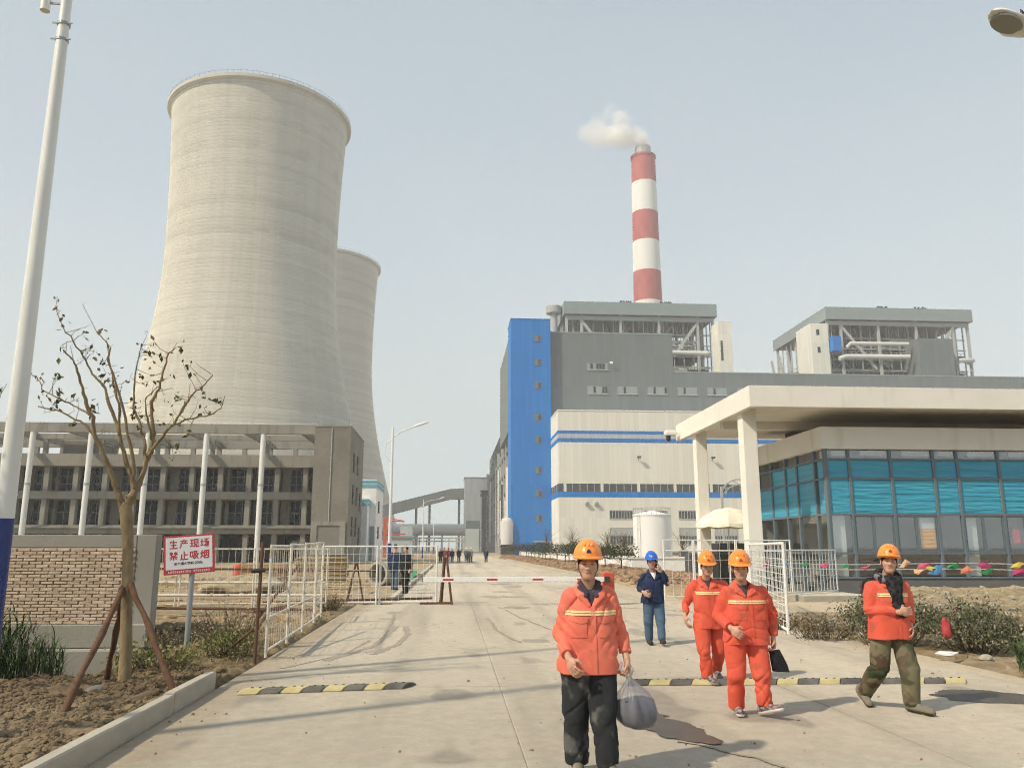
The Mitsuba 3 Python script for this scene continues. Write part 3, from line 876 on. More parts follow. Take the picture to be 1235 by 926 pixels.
for i, x in enumerate([38.4, 46.9, 55.6, 64.4, 73.1, 81.9, 90.6, 99.4]):
    hall_window(x, x + 5.7, 8.75, 10.75)
    hall_window(x, x + 5.7, 2.6, 6.55, True)
for x in (32.9, 35.2):
    put('vent_hood', MB().prism([(x - .5, 12.0), (x + .5, 12.0), (x + .5, 12.5), (x, 12.9), (x - .5, 12.5)], Y0 - .8, Y0), 'm_roofgrey', H)
for x in (45.9, 64.6):
    k = put('floodlight', MB().cbox((x, Y0 - 1.1, 23.8), (.9, .7, .45)), 'm_darksteel', H)
    put('bracket', MB().bar((x, Y0 - .9, 23.7), (x, Y0, 23.2), .12), 'm_darksteel', k)

# ------------------------------------------------------------------ blue stair tower and grey bunker bay
B = thing('blue_stair_tower', 'tall bright blue clad tower with a column of small square windows', 'building')
put('wall', one(15.2, 26.05, 215.0, 226.0, -0.2, 63.0), 'm_blue', B)
put('parapet_cap', one(15.1, 26.1, 214.9, 226.1, 63.0, 63.35), 'm_blue', B)
for z in (57.8, 51.1, 44.7, 36.1, 30.0, 21.9, 15.8, 9.3):
    k = put('window', one(21.75, 23.3, 214.93, 215.1, z - .75, z + .75), 'm_windowglass', B)
    put('frame', MB().box(21.6, 23.45, 214.85, 214.94, z + .75, z + .9).box(21.6, 23.45, 214.85, 214.94, z - .9, z - .75).box(21.6, 21.75, 214.85, 214.94, z - .75, z + .75).box(23.3, 23.45, 214.85, 214.94, z - .75, z + .75), 'm_frame', k)
    put('blind', one(21.76, 22.6, 214.90, 214.929, z - .74, z + .74), 'm_frame', k)
put('entrance_canopy', MB().box(21.0, 25.6, 212.6, 215.0, 3.2, 3.6).box(21.2, 21.5, 212.8, 213.1, -.2, 3.2).box(25.1, 25.4, 212.8, 213.1, -.2, 3.2), 'm_roofgrey', B)

K = thing('bunker_bay', 'long grey clad main building behind the cream hall, stepping down to the right', 'building')
put('high_block', one(26.06, 60.4, 217.0, 262.0, -0.2, 60.0), 'm_grey', K)
put('high_cap', one(26.0, 60.5, 216.9, 262.1, 60.0, 60.35), 'm_roofgrey', K)
put('low_wing', one(60.4, 200.0, 217.0, 232.0, -0.2, 49.3), 'm_grey', K)
put('low_cap', one(60.6, 200.0, 216.9, 232.1, 49.3, 49.6), 'm_roofgrey', K)
put('overhang', one(15.25, 26.0, 226.1, 266.0, 33.6, 60.0), 'm_grey', K)
put('overhang_back', one(17.5, 26.0, 226.1, 300.0, -0.2, 33.5), 'm_machine', K)


def slatwin(x0, x1, z0, z1, dark, host):
    k = put('window', one(x0, x1, 216.93, 217.1, z0, z1), 'm_roofgrey', host)
    b = MB()
    w = (x1 - x0) / 7
    for d in dark:
        b.box(x0 + w * d + .1, x0 + w * (d + 1) - .1, 216.85, 216.929, z0 + .12, z1 - .12)
    put('pane', b, 'm_dark', k)
    put('sill', one(x0 - .15, x1 + .15, 216.7, 216.93, z0 - .22, z0), 'm_steel', k)


slatwin(36.3, 42.1, 49.8, 51.55, (1, 3, 4, 5), K)
slatwin(36.3, 41.9, 43.1, 45.1, (2, 5, 6), K)
for i, (x, d) in enumerate([(44.7, (2,)), (53.0, (2, 6)), (61.4, (2,)), (69.8, (2,)), (78.2, (4,)), (90.4, (1, 2)), (98.8, (3,))]):
    slatwin(x, x + 5.4, 43.15, 45.15, d, K)
k = put('floodlight', MB().cbox((42.9, 216.0, 51.6), (.8, .6, .5)), 'm_white', K)
put('flue_cap', MB().lathe([(1.1, 60.3), (1.1, 72.0), (2.4, 72.2), (2.5, 74.3), (1.2, 74.9), (0, 74.95)], (30.2, 240, 0), 20), 'm_steel', K, smooth=30)

# receding steelwork down the left flank of the plant
F = thing('boiler_flank', 'receding flank of boiler steelwork, ducts and hoppers left of the blue tower', 'steelwork')
r2 = np.random.default_rng(4)
put('inner_wall', one(18.8, 26.0, 300.5, 420.0, -0.2, 46.0), 'm_machine', F)
for i in range(16):
    y = 228 + i * 12
    put('column', MB().bar((16.6, y, -0.2), (16.6, y, 34 + r2.uniform(-3, 3)), .9), 'm_steel', F)
for z in (6, 12, 18, 24, 30):
    put('floor_beam', one(16.3, 17.3, 227, 410, z, z + .8), 'm_darksteel', F)
for i in range(15):
    y = 228 + i * 12
    z0 = [0, 6, 12, 18, 24][i % 5]
    put('brace', MB().bar((16.5, y, z0), (16.5, y + 12, z0 + 6), .45), 'm_steel', F)
    put('duct', MB().tube([(17.0, y + 3, r2.uniform(3, 8)), (17.0, y + 3, r2.uniform(14, 30))], r2.uniform(.6, 1.4), 10), 'm_pipe' if i % 3 else 'm_dark', F, smooth=40)
solo('silo', MB().lathe([(0, 2.4), (1.5, 2.6), (1.7, 8.2), (1.3, 9.2), (0, 9.7)], (14.2, 215, 0), 20), 'm_pipe', 'small white silo on a dark frame beside the blue tower', 'silo', smooth=30)
solo('silo_plinth', MB().box(12.6, 15.8, 213.6, 216.4, -.2, 2.55), 'm_dark', 'dark block carrying the small white silo', 'plinth')

# ------------------------------------------------------------------ boiler houses


def boiler_house(name, x0, x1, y0, y1, zb, cols, label, sb):
    k = thing(name, label, 'boiler house', 'open steel boiler houses on the grey building')
    zr0, zr1 = 70.8, 74.4
    put('roof', one(x0, x1, y0, y1, zr0 + .3, zr1), 'm_roofgrey', k)
    put('fascia', MB().box(x0 - .25, x1 + .25, y0 - .25, y0, zr0, zr1 + .3).box(x0 - .25, x0, y0, y1, zr0, zr1 + .3).box(x1, x1 + .25, y0, y1, zr0, zr1 + .3), 'm_roofgrey', k)
    for x in cols:
        for y in (y0 + 1.5, (y0 + y1) / 2, y1 - 1.5):
            put('column', MB().bar((x, y, zb), (x, y, zr0 + .3), .7, .7), 'm_steel', k)
    for z in (zr0 - 1.4,):
        put('edge_beam', one(cols[0], cols[-1], y0 + 1.1, y0 + 1.9, z, z + 1.3), 'm_steel', k)
    zz = zb + (zr0 - zb) * .02
    put('brace', MB().bar((cols[1], y0 + 1.5, zr0 - 1.6), (cols[2] - 1.5, y0 + 1.5, zb + 6), .8), 'm_steel', k)
    put('brace', MB().bar((cols[-2], y0 + 1.5, zr0 - 1.6), (cols[-2] - 7.8, y0 + 1.5, zb + 9), .8), 'm_steel', k)
    for z in (zb + 5, zb + 10.5):
        put('platform', one(x0 + 2, x1 - 2, y0 + 2.6, y1 - 2, z, z + .35), 'm_darksteel', k)
        b = MB()
        for xx in np.arange(x0 + 2, x1 - 2, 1.6):
            b.bar((xx, y0 + 2.6, z), (xx, y0 + 2.6, z + 1.2), .1)
        b.bar((x0 + 2, y0 + 2.6, z + 1.2), (x1 - 2, y0 + 2.6, z + 1.2), .12)
        b.bar((x0 + 2, y0 + 2.6, z + .6), (x1 - 2, y0 + 2.6, z + .6), .1)
        put('railing', b, 'm_steel', k, kind='stuff')
    q = np.random.default_rng(sb)
    put('boiler_casing', one(x0 + 6, x1 - 9, y0 + 12, y1 - 6, zb, zr0 - 6), 'm_machine', k)
    b = MB()
    for i in range(46):
        xx, yy = q.uniform(x0 + 3, x1 - 3), q.uniform(y0 + 5, y0 + 12)
        b.bar((xx, yy, q.uniform(zb + 6, zr0 - 4)), (xx, yy, zr0), q.uniform(.12, .3))
    put('hanger_rods', b, 'm_steel', k, kind='stuff')
    for z in np.arange(zb + 2.5, zr0 - 2, 3.4):
        put('front_girt', one(cols[0], cols[-1], y0 + 3.3, y0 + 3.6, z, z + .32), 'm_steel', k)
    lat = MB()
    for xx in np.arange(x0 + 3, x1 - 2, 3.1):
        lat.bar((xx, y0 + 3.8, zb), (xx, y0 + 3.8, zr0 - .5), .26)
        z = zb + 2.5 + 3.4 * int(q.integers(0, 5))
        d_ = float(q.choice([-3.1, 3.1]))
        lat.bar((xx, y0 + 3.9, z), (xx + d_, y0 + 3.9, z + 3.4), .18)
    for yy in np.arange(y0 + 4, y1 - 1, 3.6):
        for xs_ in (x0 + .8, x1 - .8):
            lat.bar((xs_, yy, zb), (xs_, yy, zr0), .3)
            z = zb + 3.4 * int(q.integers(0, 5))
            lat.bar((xs_, yy, z), (xs_, yy + 3.6, z + 3.4), .22)
    put('lattice', lat, 'm_steel', k, kind='stuff')
    for i in range(9):
        xx, zc = q.uniform(x0 + 4, x1 - 8), q.uniform(zb + 2, zr0 - 5)
        put('pipe', MB().tube([(xx, y0 + 6, zc), (xx + q.uniform(3, 8), y0 + 6, zc), (xx + q.uniform(3, 8), y0 + 9, zc + q.uniform(-3, 3))], q.uniform(.3, .7), 8), 'm_pipe', k, smooth=40)
    for i in range(10):
        xx, zc = q.uniform(x0 + 3, x1 - 5), q.uniform(zb + 1, zr0 - 8)
        put('vessel', MB().cbox((xx, y0 + 8, zc), (q.uniform(1, 4), 3, q.uniform(1, 2.5))), 'm_machine' if i % 3 else 'm_steel', k)
    for xx in ((x0 + x1) / 2 - (x1 - x0) * .13, (x0 + x1) / 2 + (x1 - x0) * .14):
        b = MB()
        for i in range(7):
            a = xx + i * .55
            b.bar((a, y0 + 2, zr1), (a + q.uniform(-.6, .6), y0 + 2, zr1 + 1.5), .3)
        b.bar((xx - .4, y0 + 2, zr1 + .8), (xx + 3.6, y0 + 2, zr1 + 1.1), .35)
        put('roof_vent', b, 'm_darksteel', k, kind='stuff')
    return k


UA = boiler_house('boiler_house', 32.9, 79.3, 235.0, 262.0, 49.5, [33.6, 38.1, 50.1, 61.9, 73.9, 78.6],
                  'open steel boiler house with grey roof directly in front of the chimney', 3)
put('main_pipe', MB().tube([(60.6, 233.0, 58.8), (75.3, 233.0, 58.8), (76.2, 234, 58.8)], .75, 14), 'm_pipe', UA, smooth=40)
put('lower_pipe', MB().tube([(62, 236.5, 54.0), (70.0, 236.5, 54.0)], .6, 10), 'm_pipe', UA, smooth=40)
put('lift_shaft', one(76.7, 80.7, 226.0, 231.8, 49.65, 66.9), 'm_cream', UA, label='cream lift shaft beside the open steelwork')
put('shaft_door', one(77.2, 77.9, 225.93, 226.1, 55.0, 61.0), 'm_darksteel', UA)
UB = boiler_house('boiler_house', 114.1, 160.7, 235.0, 277.0, 49.5, [114.8, 119.0, 131.0, 143.2, 155.2, 160.0],
                  'second open steel boiler house with grey roof, standing to the right', 9)
put('lift_shaft', one(108.4, 113.9, 234.4, 245.0, 49.4, 69.2), 'm_cream', UB, label='cream lift shaft at the corner')
for z in (66.4, 60.9):
    put('shaft_window', one(110.2, 111.1, 234.32, 234.45, z - .9, z + .9), 'm_dark', UB)
put('blue_cabin', chamfer(114.2, 116.9, 232.4, 235.2, 60.2, 64.8, .1), 'm_blue', UB)
put('main_pipe', MB().tube([(119.2, 234.0, 61.6), (120.2, 233.4, 62.8), (138.5, 233.4, 62.9)], .6, 14), 'm_pipe', UB, smooth=40)
put('lower_pipe', MB().tube([(116.0, 232.6, 57.8), (118, 232.6, 58.5), (138.0, 232.6, 58.7)], .72, 14), 'm_pipe', UB, smooth=40)
put('side_pipe', MB().tube([(153.5, 233, 57.9), (158.3, 233, 58.0), (159, 236, 58)], .75, 12), 'm_pipe', UB, smooth=40)
put('grey_box', one(140.2, 151.2, 231.0, 250.0, 49.4, 64.2), 'm_grey', UB, label='closed grey clad block')
for y in np.linspace(240, 275, 6):
    put('side_brace', MB().bar((114.6, y, 49.6), (114.6, y + 6, 68), .7), 'm_steel', UB)
b = MB()
for z in (53, 56, 59.5):
    b.bar((114.3, 246, z), (114.3, 276, z), .5)
    b.bar((114.3, 246, z + 1.2), (114.3, 276, z + 1.2), .2)
put('side_railing', b, 'm_steel', UB, kind='stuff')

# ------------------------------------------------------------------ coal conveyor, transfer house, pipe bridge
V = thing('coal_conveyor', 'enclosed grey conveyor gallery rising towards the transfer house', 'conveyor')
put('gallery', MB().prism([(-45, 13.5), (-1.2, 24.9), (5.5, 25.0), (5.5, 30.1), (-1.2, 29.8), (-45, 18.8)], 398, 403), 'm_grey', V)
for xx, z in ((-17.4, 20.5), (-11.0, 22.2), (3.2, 25)):
    put('support', MB().bar((xx, 400, -.2), (xx, 400, z), 1.1), 'm_darksteel', V)
TH = thing('transfer_house', 'pale grey clad transfer house at the end of the conveyor', 'building')
put('wall', one(5.5, 19.0, 390, 408, -.2, 34.4), 'm_paleclad', TH)
put('cap', one(5.3, 19.2, 389.8, 408.2, 34.4, 34.8), 'm_roofgrey', TH)
put('window', one(6.4, 12.8, 389.85, 390.1, 10.9, 14.4), 'm_frame', TH)
put('lower_clad', one(6.6, 12.6, 389.7, 390, -.2, 10.6), 'm_curtain', TH)
D = thing('vent_stack', 'dark square stack with a crowned top beside the transfer house', 'stack')
put('shaft', one(13.6, 15.9, 383.6, 386.4, -.2, 25.6), 'm_darksteel', D)
put('crown', MB().box(12.9, 16.6, 383, 387, 25.6, 26.6).box(13.4, 16.1, 383.6, 386.4, 26.6, 27.6).box(12.9, 16.6, 383, 387, 27.6, 28.2), 'm_darksteel', D)
L = thing('overhead_duct', 'long white overhead duct crossing behind the road on a trestle', 'duct')
put('duct', MB().tube([(-40, 335, 9.0), (5.2, 335, 9.0)], 2.3, 20), 'm_white', L, smooth=40)
for xx in (-34, -24, -14, -4, 4):
    put('leg', MB().bar((xx, 335, -.2), (xx, 335, 7.0), .6), 'm_steel', L)
Q = thing('pipe_rack', 'low steel pipe rack with rails across the end of the road', 'pipe rack')
for z in (5.3, 4.2):
    put('rail', MB().bar((-17, 300, z), (4.3, 300, z), .5), 'm_steel', Q)
for xx in np.linspace(-17, 4.2, 9):
    put('leg', MB().bar((xx, 300, -.2), (xx, 300, 5.3), .4), 'm_steel', Q)

solo_h = thing('switch_house', 'small flat-roofed grey house left of the far road', 'building')
put('wall', one(-13.4, -7.6, 160, 168, -.2, 3.6), 'm_paleclad', solo_h)
put('roof', one(-13.7, -7.3, 159.7, 168.3, 3.6, 4.0), 'm_roofgrey', solo_h)
put('tank_room', one(-10.0, -7.7, 161, 166, 4.0, 5.9), 'm_paleclad', solo_h)
put('door', one(-9.6, -8.4, 159.9, 160.05, -.1, 2.1), 'm_frame', solo_h)
R = thing('red_crane', 'small red jib crane between the pale gate block and the lamp post', 'crane')
put('mast', MB().bar((-12.0, 150, -.2), (-12.0, 150, 7.2), .6), 'm_crane', R)
put('jib', MB().bar((-12.9, 150, 6.6), (-8.6, 150, 6.4), .22), 'm_crane', R)
put('lower_arm', MB().bar((-12.9, 150, 3.9), (-8.4, 150, 4.2), .22), 'm_crane', R)
put('stay', MB().bar((-12, 150, 7.1), (-8.7, 150, 6.5), .16), 'm_crane', R)

G_ = thing('pale_gate_block', 'narrow white building with turquoise cornice bands beside the grey stair block', 'building')
put('tall_wall', one(-12.55, -10.35, 113, 124, -.2, 10.9), 'm_white', G_)
put('cornice', MB().box(-12.7, -10.2, 112.85, 124.1, 9.9, 10.25).box(-12.7, -10.2, 112.85, 124.1, 10.55, 10.75), 'm_turq', G_)
put('low_wall', one(-12.9, -11.2, 110, 112.9, -.2, 8.2), 'm_white', G_)
put('low_cornice', MB().box(-13.05, -11.05, 109.85, 113, 7.3, 7.6).box(-13.05, -11.05, 109.85, 113, 7.85, 8.05), 'm_turq', G_)
put('doorway', one(-11.1, -10.5, 112.9, 113.05, -.1, 4.6), 'm_roofgrey', G_)
for z in (3.0, 6.5):
    put('side_window', one(-10.36, -10.28, 116, 117.6, z, z + 1.6), 'm_dark', G_)

# ------------------------------------------------------------------ unfinished concrete building
A = thing('concrete_frame_building', 'unfinished grey concrete building with open floors and roof pergola at left', 'building')
xl, xr, yf, yb = -63.0, -14.98, 94.0, 110.0
put('ground_slab', one(xl, xr, yf, yb, -.2, 0.12), 'm_conc', A)
put('floor_slab', one(xl, xr, yf - .4, yb, 3.25, 4.18), 'm_conc', A)
put('floor_slab', one(xl, xr, yf - .4, yb, 7.03, 7.85), 'm_conc', A)
put('roof_slab', one(xl, xr, yf - .2, yb, 10.63, 11.0), 'm_conc', A)
put('parapet', one(xl, xr, yf - .6, yf - .21, 10.60, 11.95), 'm_conc', A)
put('ledge', one(xl, xr, yf - .75, yf - .41, 3.85, 4.02), 'm_conc', A)
put('back_wall', one(xl, xr, yb, yb + .3, -.2, 11.0), 'm_render', A)
cols = [-16.6 - 3.13 * i for i in range(15)]
for i, x in enumerate(cols):
    for z0, z1 in ((0.12, 3.25), (4.18, 7.03), (7.85, 10.63)):
        put('column', one(x - .27, x + .27, yf - .15, yf + .5, z0, z1), 'm_conc', A)
    if i < 14:
        for z0, z1, hh in ((4.18, 7.03, 2), (7.85, 10.63, 3)):
            xa, xb = x - 3.13 + .28, x - .28
            # wing of plastered wall, then a grid of glazing
            wing = xa + (.95 if (i * 7 + int(z0)) % 3 else .35)
            put('wall_panel', one(xa, wing, yf + 1.5, yf + 1.9, z0, z1), 'm_recess' if i % 2 else 'm_render', A)
            k = put('window', one(wing, xb, yf + 1.8, yf + 1.85, z0, z1), 'm_glassdark', A)
            b = MB()
            for q in (0, .36, .70, 1):
                xx = wing + (xb - wing) * q
                b.box(xx - .028, xx + .028, yf + 1.73, yf + 1.799, z0, z1)
            for q in np.linspace(0, 1, hh + 1):
                zz = z0 + .06 + (z1 - z0 - .12) * q
                b.box(wing, xb, yf + 1.74, yf + 1.798, zz - .03, zz + .03)
            put('frame', b, 'm_winframe', k)
    put('inner_column', one(x - .25, x + .25, yf + 7, yf + 7.5, 0.12, 3.25), 'm_conc', A)
r3 = np.random.default_rng(8)
for i in range(13):
    x = cols[i]
    put('shop_window', one(x - 2.7, x - .5, yf + 4.0, yf + 4.1, 0.2, 3.1), 'm_glassdark', A)
    if i % 3 == 0:
        put('notice', one(x - 1.9, x - .9, yf + 3.9, yf + 3.99, 1.6, 2.5), 'm_white', A)
# roof pergola
put('pergola_front_beam', one(xl, xr, 89.6, 90.2, 13.85, 14.85), 'm_conc', A)
put('pergola_back_beam', one(xl, xr, 103.6, 104.2, 13.85, 14.85), 'm_conc', A)
for i, x in enumerate(cols):
    if i % 2 == 0:
        put('joist', one(x - .2, x + .2, 90.2, 103.6, 14.0, 14.7), 'm_conc', A)
    put('roof_column', one(x - .26, x + .26, 103.65, 104.15, 11.0, 13.85), 'm_conc', A)
    if i % 2 == 0:
        put('roof_column', one(x + .9, x + 1.35, 97.0, 97.5, 11.0, 14.0), 'm_conc', A)
for y in (97.0,):
    put('cross_beam', one(xl, xr, y, y + .35, 14.05, 14.65), 'm_conc', A)
put('roof_room', one(-45.2, -41.8, 98.0, 103.5, 11.0, 13.9), 'm_render', A)
put('roof_rail', MB().bar((xl, 104, 15.3), (xr, 104, 15.3), .05).bar((xl, 89.9, 15.0), (xr, 89.9, 15.0), .03), 'm_white', A)
for i in range(7):
    x = -20.6 - 6.03 * i + (-.1 if i == 2 else 0)
    k = put('round_column', MB().tube([(x, 89.9, -.1), (x, 89.9, 13.85)], .29, 14), 'm_pole', A, smooth=40)
    put('joint_ring', MB().lathe([(.292, 8.2), (.32, 8.2), (.32, 8.45), (.292, 8.45)], (x, 89.9, 0), 14), 'm_steel', k)
# stair block
put('stair_block', one(xr + .02, -11.1, 89.0, 102.0, -.1, 14.6), 'm_render', A, label='plastered grey-brown stair block')
put('block_frame', MB().box(xr + .1, -11.3, 88.8, 88.99, 4.05, 4.5).box(xr + .1, -11.3, 88.8, 88.99, 1.0, 1.9).box(xr + .1, xr + .7, 88.8, 88.99, 1.9, 4.05).box(-11.9, -11.3, 88.8, 88.99, 1.9, 4.05), 'm_conc', A)
put('downpipe', MB().tube([(-13.1, 88.93, 4.5), (-13.1, 88.93, 14.5)], .05, 8), 'm_steel', A)
put('block_cap', one(xr + .02, -11.05, 88.93, 102.05, 14.6, 14.75), 'm_conc', A)
put('block_panel', one(xr + .7, -11.9, 88.92, 89.0, 1.9, 4.05), 'm_panelgrey', A)
for y, z in ((92, 3), (92, 6.5), (92, 10.0), (95.5, 3), (95.5, 6.5), (95.5, 10.0), (98.9, 2), (98.9, 6)):
    put('slot_window', one(-11.12, -11.04, y, y + 1.1, z, z + 2.1), 'm_dark', A)
put('block_rail', MB().bar((-14.6, 89.5, 14.6), (-14.8, 89.5, 15.4), .06).bar((-14.8, 89.5, 15.35), (-11.3, 89.5, 15.5), .05).bar((-11.4, 89.5, 14.6), (-11.4, 89.5, 15.6), .06).bar((-15.4, 89.5, 16.3), (-14.6, 89.5, 15.1), .06), 'm_winframe', A)

# ------------------------------------------------------------------ white tank, white boundary wall
TK = thing('storage_tank', 'round white storage tank in front of the cream hall', 'tank')
put('body', MB().lathe([(2.85, 0), (2.85, 6.5)], (30.0, 122.8, 0), 40), 'm_white', TK, smooth=True)
put('roof', MB().lathe([(2.95, 6.45), (2.95, 6.6), (0, 7.3)], (30.0, 122.8, 0), 40), 'm_white', TK, smooth=30)
put('ladder', MB().bar((27.4, 121.2, 0), (27.4, 121.2, 6.6), .05).bar((27.7, 120.9, 0), (27.7, 120.9, 6.6), .05), 'm_steel', TK)
b = MB()
for t in np.arange(24) * math.pi / 12:
    b.bar((30 + 2.8 * math.cos(t), 122.8 + 2.8 * math.sin(t), 6.6), (30 + 2.8 * math.cos(t), 122.8 + 2.8 * math.sin(t), 7.6), .06)
b.tube([(30 + 2.8 * math.cos(t), 122.8 + 2.8 * math.sin(t), 7.6) for t in np.arange(25) * math.pi / 12], .05, 4, False)
put('railing', b, 'm_steel', TK, kind='stuff')
WW = thing('white_wall', 'long low white boundary wall behind the heaped earth', 'wall')
put('wall', one(12.2, 44, 56.0, 56.25, -.2, 1.0), 'm_white', WW)
put('cap', one(12.1, 44, 55.92, 56.33, 1.0, 1.12), 'm_white', WW)
put('side_wall', one(12.2, 12.45, 56.26, 150, -.2, 1.0), 'm_white', WW)
put('side_cap', one(12.1, 12.55, 56.34, 150, 1.0, 1.12), 'm_white', WW)

# ------------------------------------------------------------------ gatehouse with canopy
GH = thing('gatehouse', 'glazed gatehouse with blue film on its upper panes and a dark grey plinth', 'gatehouse')
gx0, gx1, gy0, gy1 = 13.25, 40.0, 28.3, 34.75
put('plinth', MB().box(gx0 - .12, gx1, gy0 - .12, gy0 + .1, -.2, .64).box(gx0 - .05, gx0 + .15, gy0 + .1, gy1, -.2, .30), 'm_plinth', GH)
put('plinth_sill', chamfer(gx0 - .16, gx1, gy0 - .16, gy0 + .12, .64, .70, .01), 'm_frame', GH)
put('parapet', MB().box(gx0 - .14, gx1, gy0 - .14, gy0 + .1, 5.17, 5.96).box(gx0 - .14, gx0 + .1, gy0 + .1, gy1, 5.17, 5.96), 'm_wall', GH)
put('floor', one(gx0 + .16, gx1, gy0 + .11, gy1, 0.0, .28), 'm_plinth', GH)
put('ceiling', one(gx0 + .11, gx1, gy0 + .11, gy1, 5.2, 5.5), 'm_plinth', GH)
put('back_wall', one(gx0, gx1, gy1, gy1 + .2, 0, 5.9), 'm_roomwall', GH)
put('inner_partition', one(21.5, 21.7, gy0 + .5, gy1, .28, 5.2), 'm_roomwall', GH)
put('counter', one(15.2, 20.6, 30.6, 31.3, .28, 1.25), 'm_frame', GH)
rows = [.70, 1.51, 2.86, 4.12, 4.81, 5.17]
mx = [13.29, 14.12, 15.66, 17.26, 18.16, 19.72, 21.32, 22.2, 23.8, 25.4, 26.3]
my = [28.4, 29.1, 30.65, 31.75, 33.2, 34.7]
r5 = np.random.default_rng(2)


def film_sheet(a, b, z0, z1, front):
    n, m = 14, 12
    u, w = np.meshgrid(np.linspace(a, b, n), np.linspace(z0, z1, m))
    d = 0.025 * (meshkit.fbm(np.stack([u * 0.9, w * 9, u * 0 + a], -1), 3, 3) - 0.5)
    i = (np.arange(m - 1)[:, None] * n + np.arange(n - 1)[None]).ravel()
    f = np.stack([i, i + 1, i + n + 1, i + n], 1)
    if front:
        v = np.stack([u, gy0 - .015 + d, w], -1).reshape(-1, 3)
    else:
        v = np.stack([gx0 - .015 + d, u, w], -1).reshape(-1, 3)
        f = f[:, ::-1]
    return v, f


for x in mx[:-1]:
    put('mullion', chamfer(x - .05, x + .05, gy0 - .07, gy0 + .08, .70, 5.17, .008), 'm_frame', GH)
put('corner_post', MB().tube([(gx0 - .0, gy0 - .0, .70), (gx0 - .0, gy0 - .0, 5.17)], .085, 12), 'm_frame', GH, smooth=40)
for y in my[1:]:
    put('mullion', chamfer(gx0 - .07, gx0 + .08, y - .05, y + .05, .28, 5.17, .008), 'm_frame', GH)
for z in rows[1:-1]:
    put('transom', one(gx0 + .05, mx[-1], gy0 - .062, gy0 + .07, z - .035, z + .035), 'm_frame', GH)
    put('transom', one(gx0 - .062, gx0 + .07, gy0 + .1, my[-1], z - .035, z + .035), 'm_frame', GH)
for a, b_ in zip(mx[:-1], mx[1:]):
    for j, (z0, z1) in enumerate(zip(rows[:-1], rows[1:])):
        x0, x1 = a + .055, b_ - .055
        if j in (2, 3):
            lo, hi = z0 + .04, z1 - .04
            put('film_panel', film_sheet(x0, x1, lo, hi, True), 'm_film', GH, smooth=True)
        else:
            put('pane', ([[x0, gy0, z0 + .04], [x1, gy0, z0 + .04], [x1, gy0, z1 - .04], [x0, gy0, z1 - .04]], [[0, 1, 2], [0, 2, 3]]), 'm_glass', GH)
            if j == 1 and x1 - x0 > 1.2:
                xm = x0 + (x1 - x0) * .48
                for q0, q1 in ((x0, xm), (xm, x1)):
                    put('sash', MB().box(q0, q0 + .05, gy0 - .03, gy0 - .004, z0 + .05, z1 - .05).box(q1 - .05, q1, gy0 - .03, gy0 - .004, z0 + .05, z1 - .05).box(q0 + .05, q1 - .05, gy0 - .03, gy0 - .004, z0 + .05, z0 + .10).box(q0 + .05, q1 - .05, gy0 - .03, gy0 - .004, z1 - .10, z1 - .05), 'm_frame', GH)
            if j == 4:
                put('upper_blind', one(x0 + .02 + (x1 - x0) * .3, x1, gy0 + .10, gy0 + .12, z0 + .14, z1 - .04), 'm_roomwall', GH)
for a, b_ in zip(my[:-1], my[1:]):
    for j, (z0, z1) in enumerate(zip(rows[:-1], rows[1:])):
        y0, y1 = a + .055, b_ - .055
        if j in (2, 3) and not (j == 3 and a > 33):
            ym = y0 + (y1 - y0) * (1.0 if a > 29 else .7)
            put('film_panel', film_sheet(y0, ym, z0 + .04, z1 - .04, False), 'm_film', GH, smooth=True)
        put('pane', ([[gx0, y1, z0 + .04], [gx0, y0, z0 + .04], [gx0, y0, z1 - .04], [gx0, y1, z1 - .04]], [[0, 1, 2], [0, 2, 3]]), 'm_glass', GH)
for x in (13.42, 18.28, 23.2):
    put('curtain', one(x, x + .48, gy0 + .16, gy0 + .20, .72, 2.84), 'm_curtain', GH)
put('yellow_blind', one(16.62, 17.16, gy0 + .10, gy0 + .13, 1.66, 2.35), 'm_yellow', GH, label='bright yellow blind in one pane')
for k_ in range(5):
    put('blind_slat', one(16.62, 17.16, gy0 + .085, gy0 + .10, 1.70 + .14 * k_, 1.712 + .14 * k_), 'm_film', GH)
put('blind_top', one(16.62, 17.16, gy0 + .10, gy0 + .13, 2.36, 2.80), 'm_curtain', GH)
put('notice', one(20.02, 20.3, gy0 + .06, gy0 + .08, 1.85, 2.35), 'm_red', GH)
for x in (15.9, 19.0, 20.4):
    put('chair_back', chamfer(x, x + .42, 29.6, 29.7, .9, 1.5, .04), 'm_dark', GH)

CN = thing('canopy', 'thick white flat entrance canopy on square columns over the gatehouse', 'canopy')
put('slab', MB().box(10.2, 40, 27.0, 36.2, 6.60, 7.12), 'm_wall', CN)
put('fascia', MB().box(10.12, 40, 26.92, 27.12, 6.45, 7.18).box(10.12, 10.32, 27.121, 36.3, 6.45, 7.18), 'm_wall', CN)
put('beam', MB().box(10.6, 40, 31.2, 31.6, 6.28, 6.599), 'm_wall', CN)
put('beam', MB().box(14.5, 40, 32.2, 34.6, 5.97, 6.599), 'm_plinth', CN)
put('column', chamfer(10.32, 10.84, 28.3, 28.82, -.2, 6.58, .02), 'm_wall', CN)
put('column', chamfer(10.32, 10.80, 34.0, 34.48, -.2, 6.58, .02), 'm_wall', CN)
put('column', chamfer(30.3, 30.8, 27.6, 28.1, -.2, 6.58, .02), 'm_wall', CN)
k = thing('security_camera', 'white security camera on the left corner of the entrance canopy', 'camera')
put('bracket', MB().bar((10.12, 35.8, 6.75), (9.9, 35.8, 6.72), .08), 'm_white', k)
put('housing', chamfer(9.45, 9.95, 35.6, 36.0, 6.62, 6.86, .05), 'm_whitepaint', k)
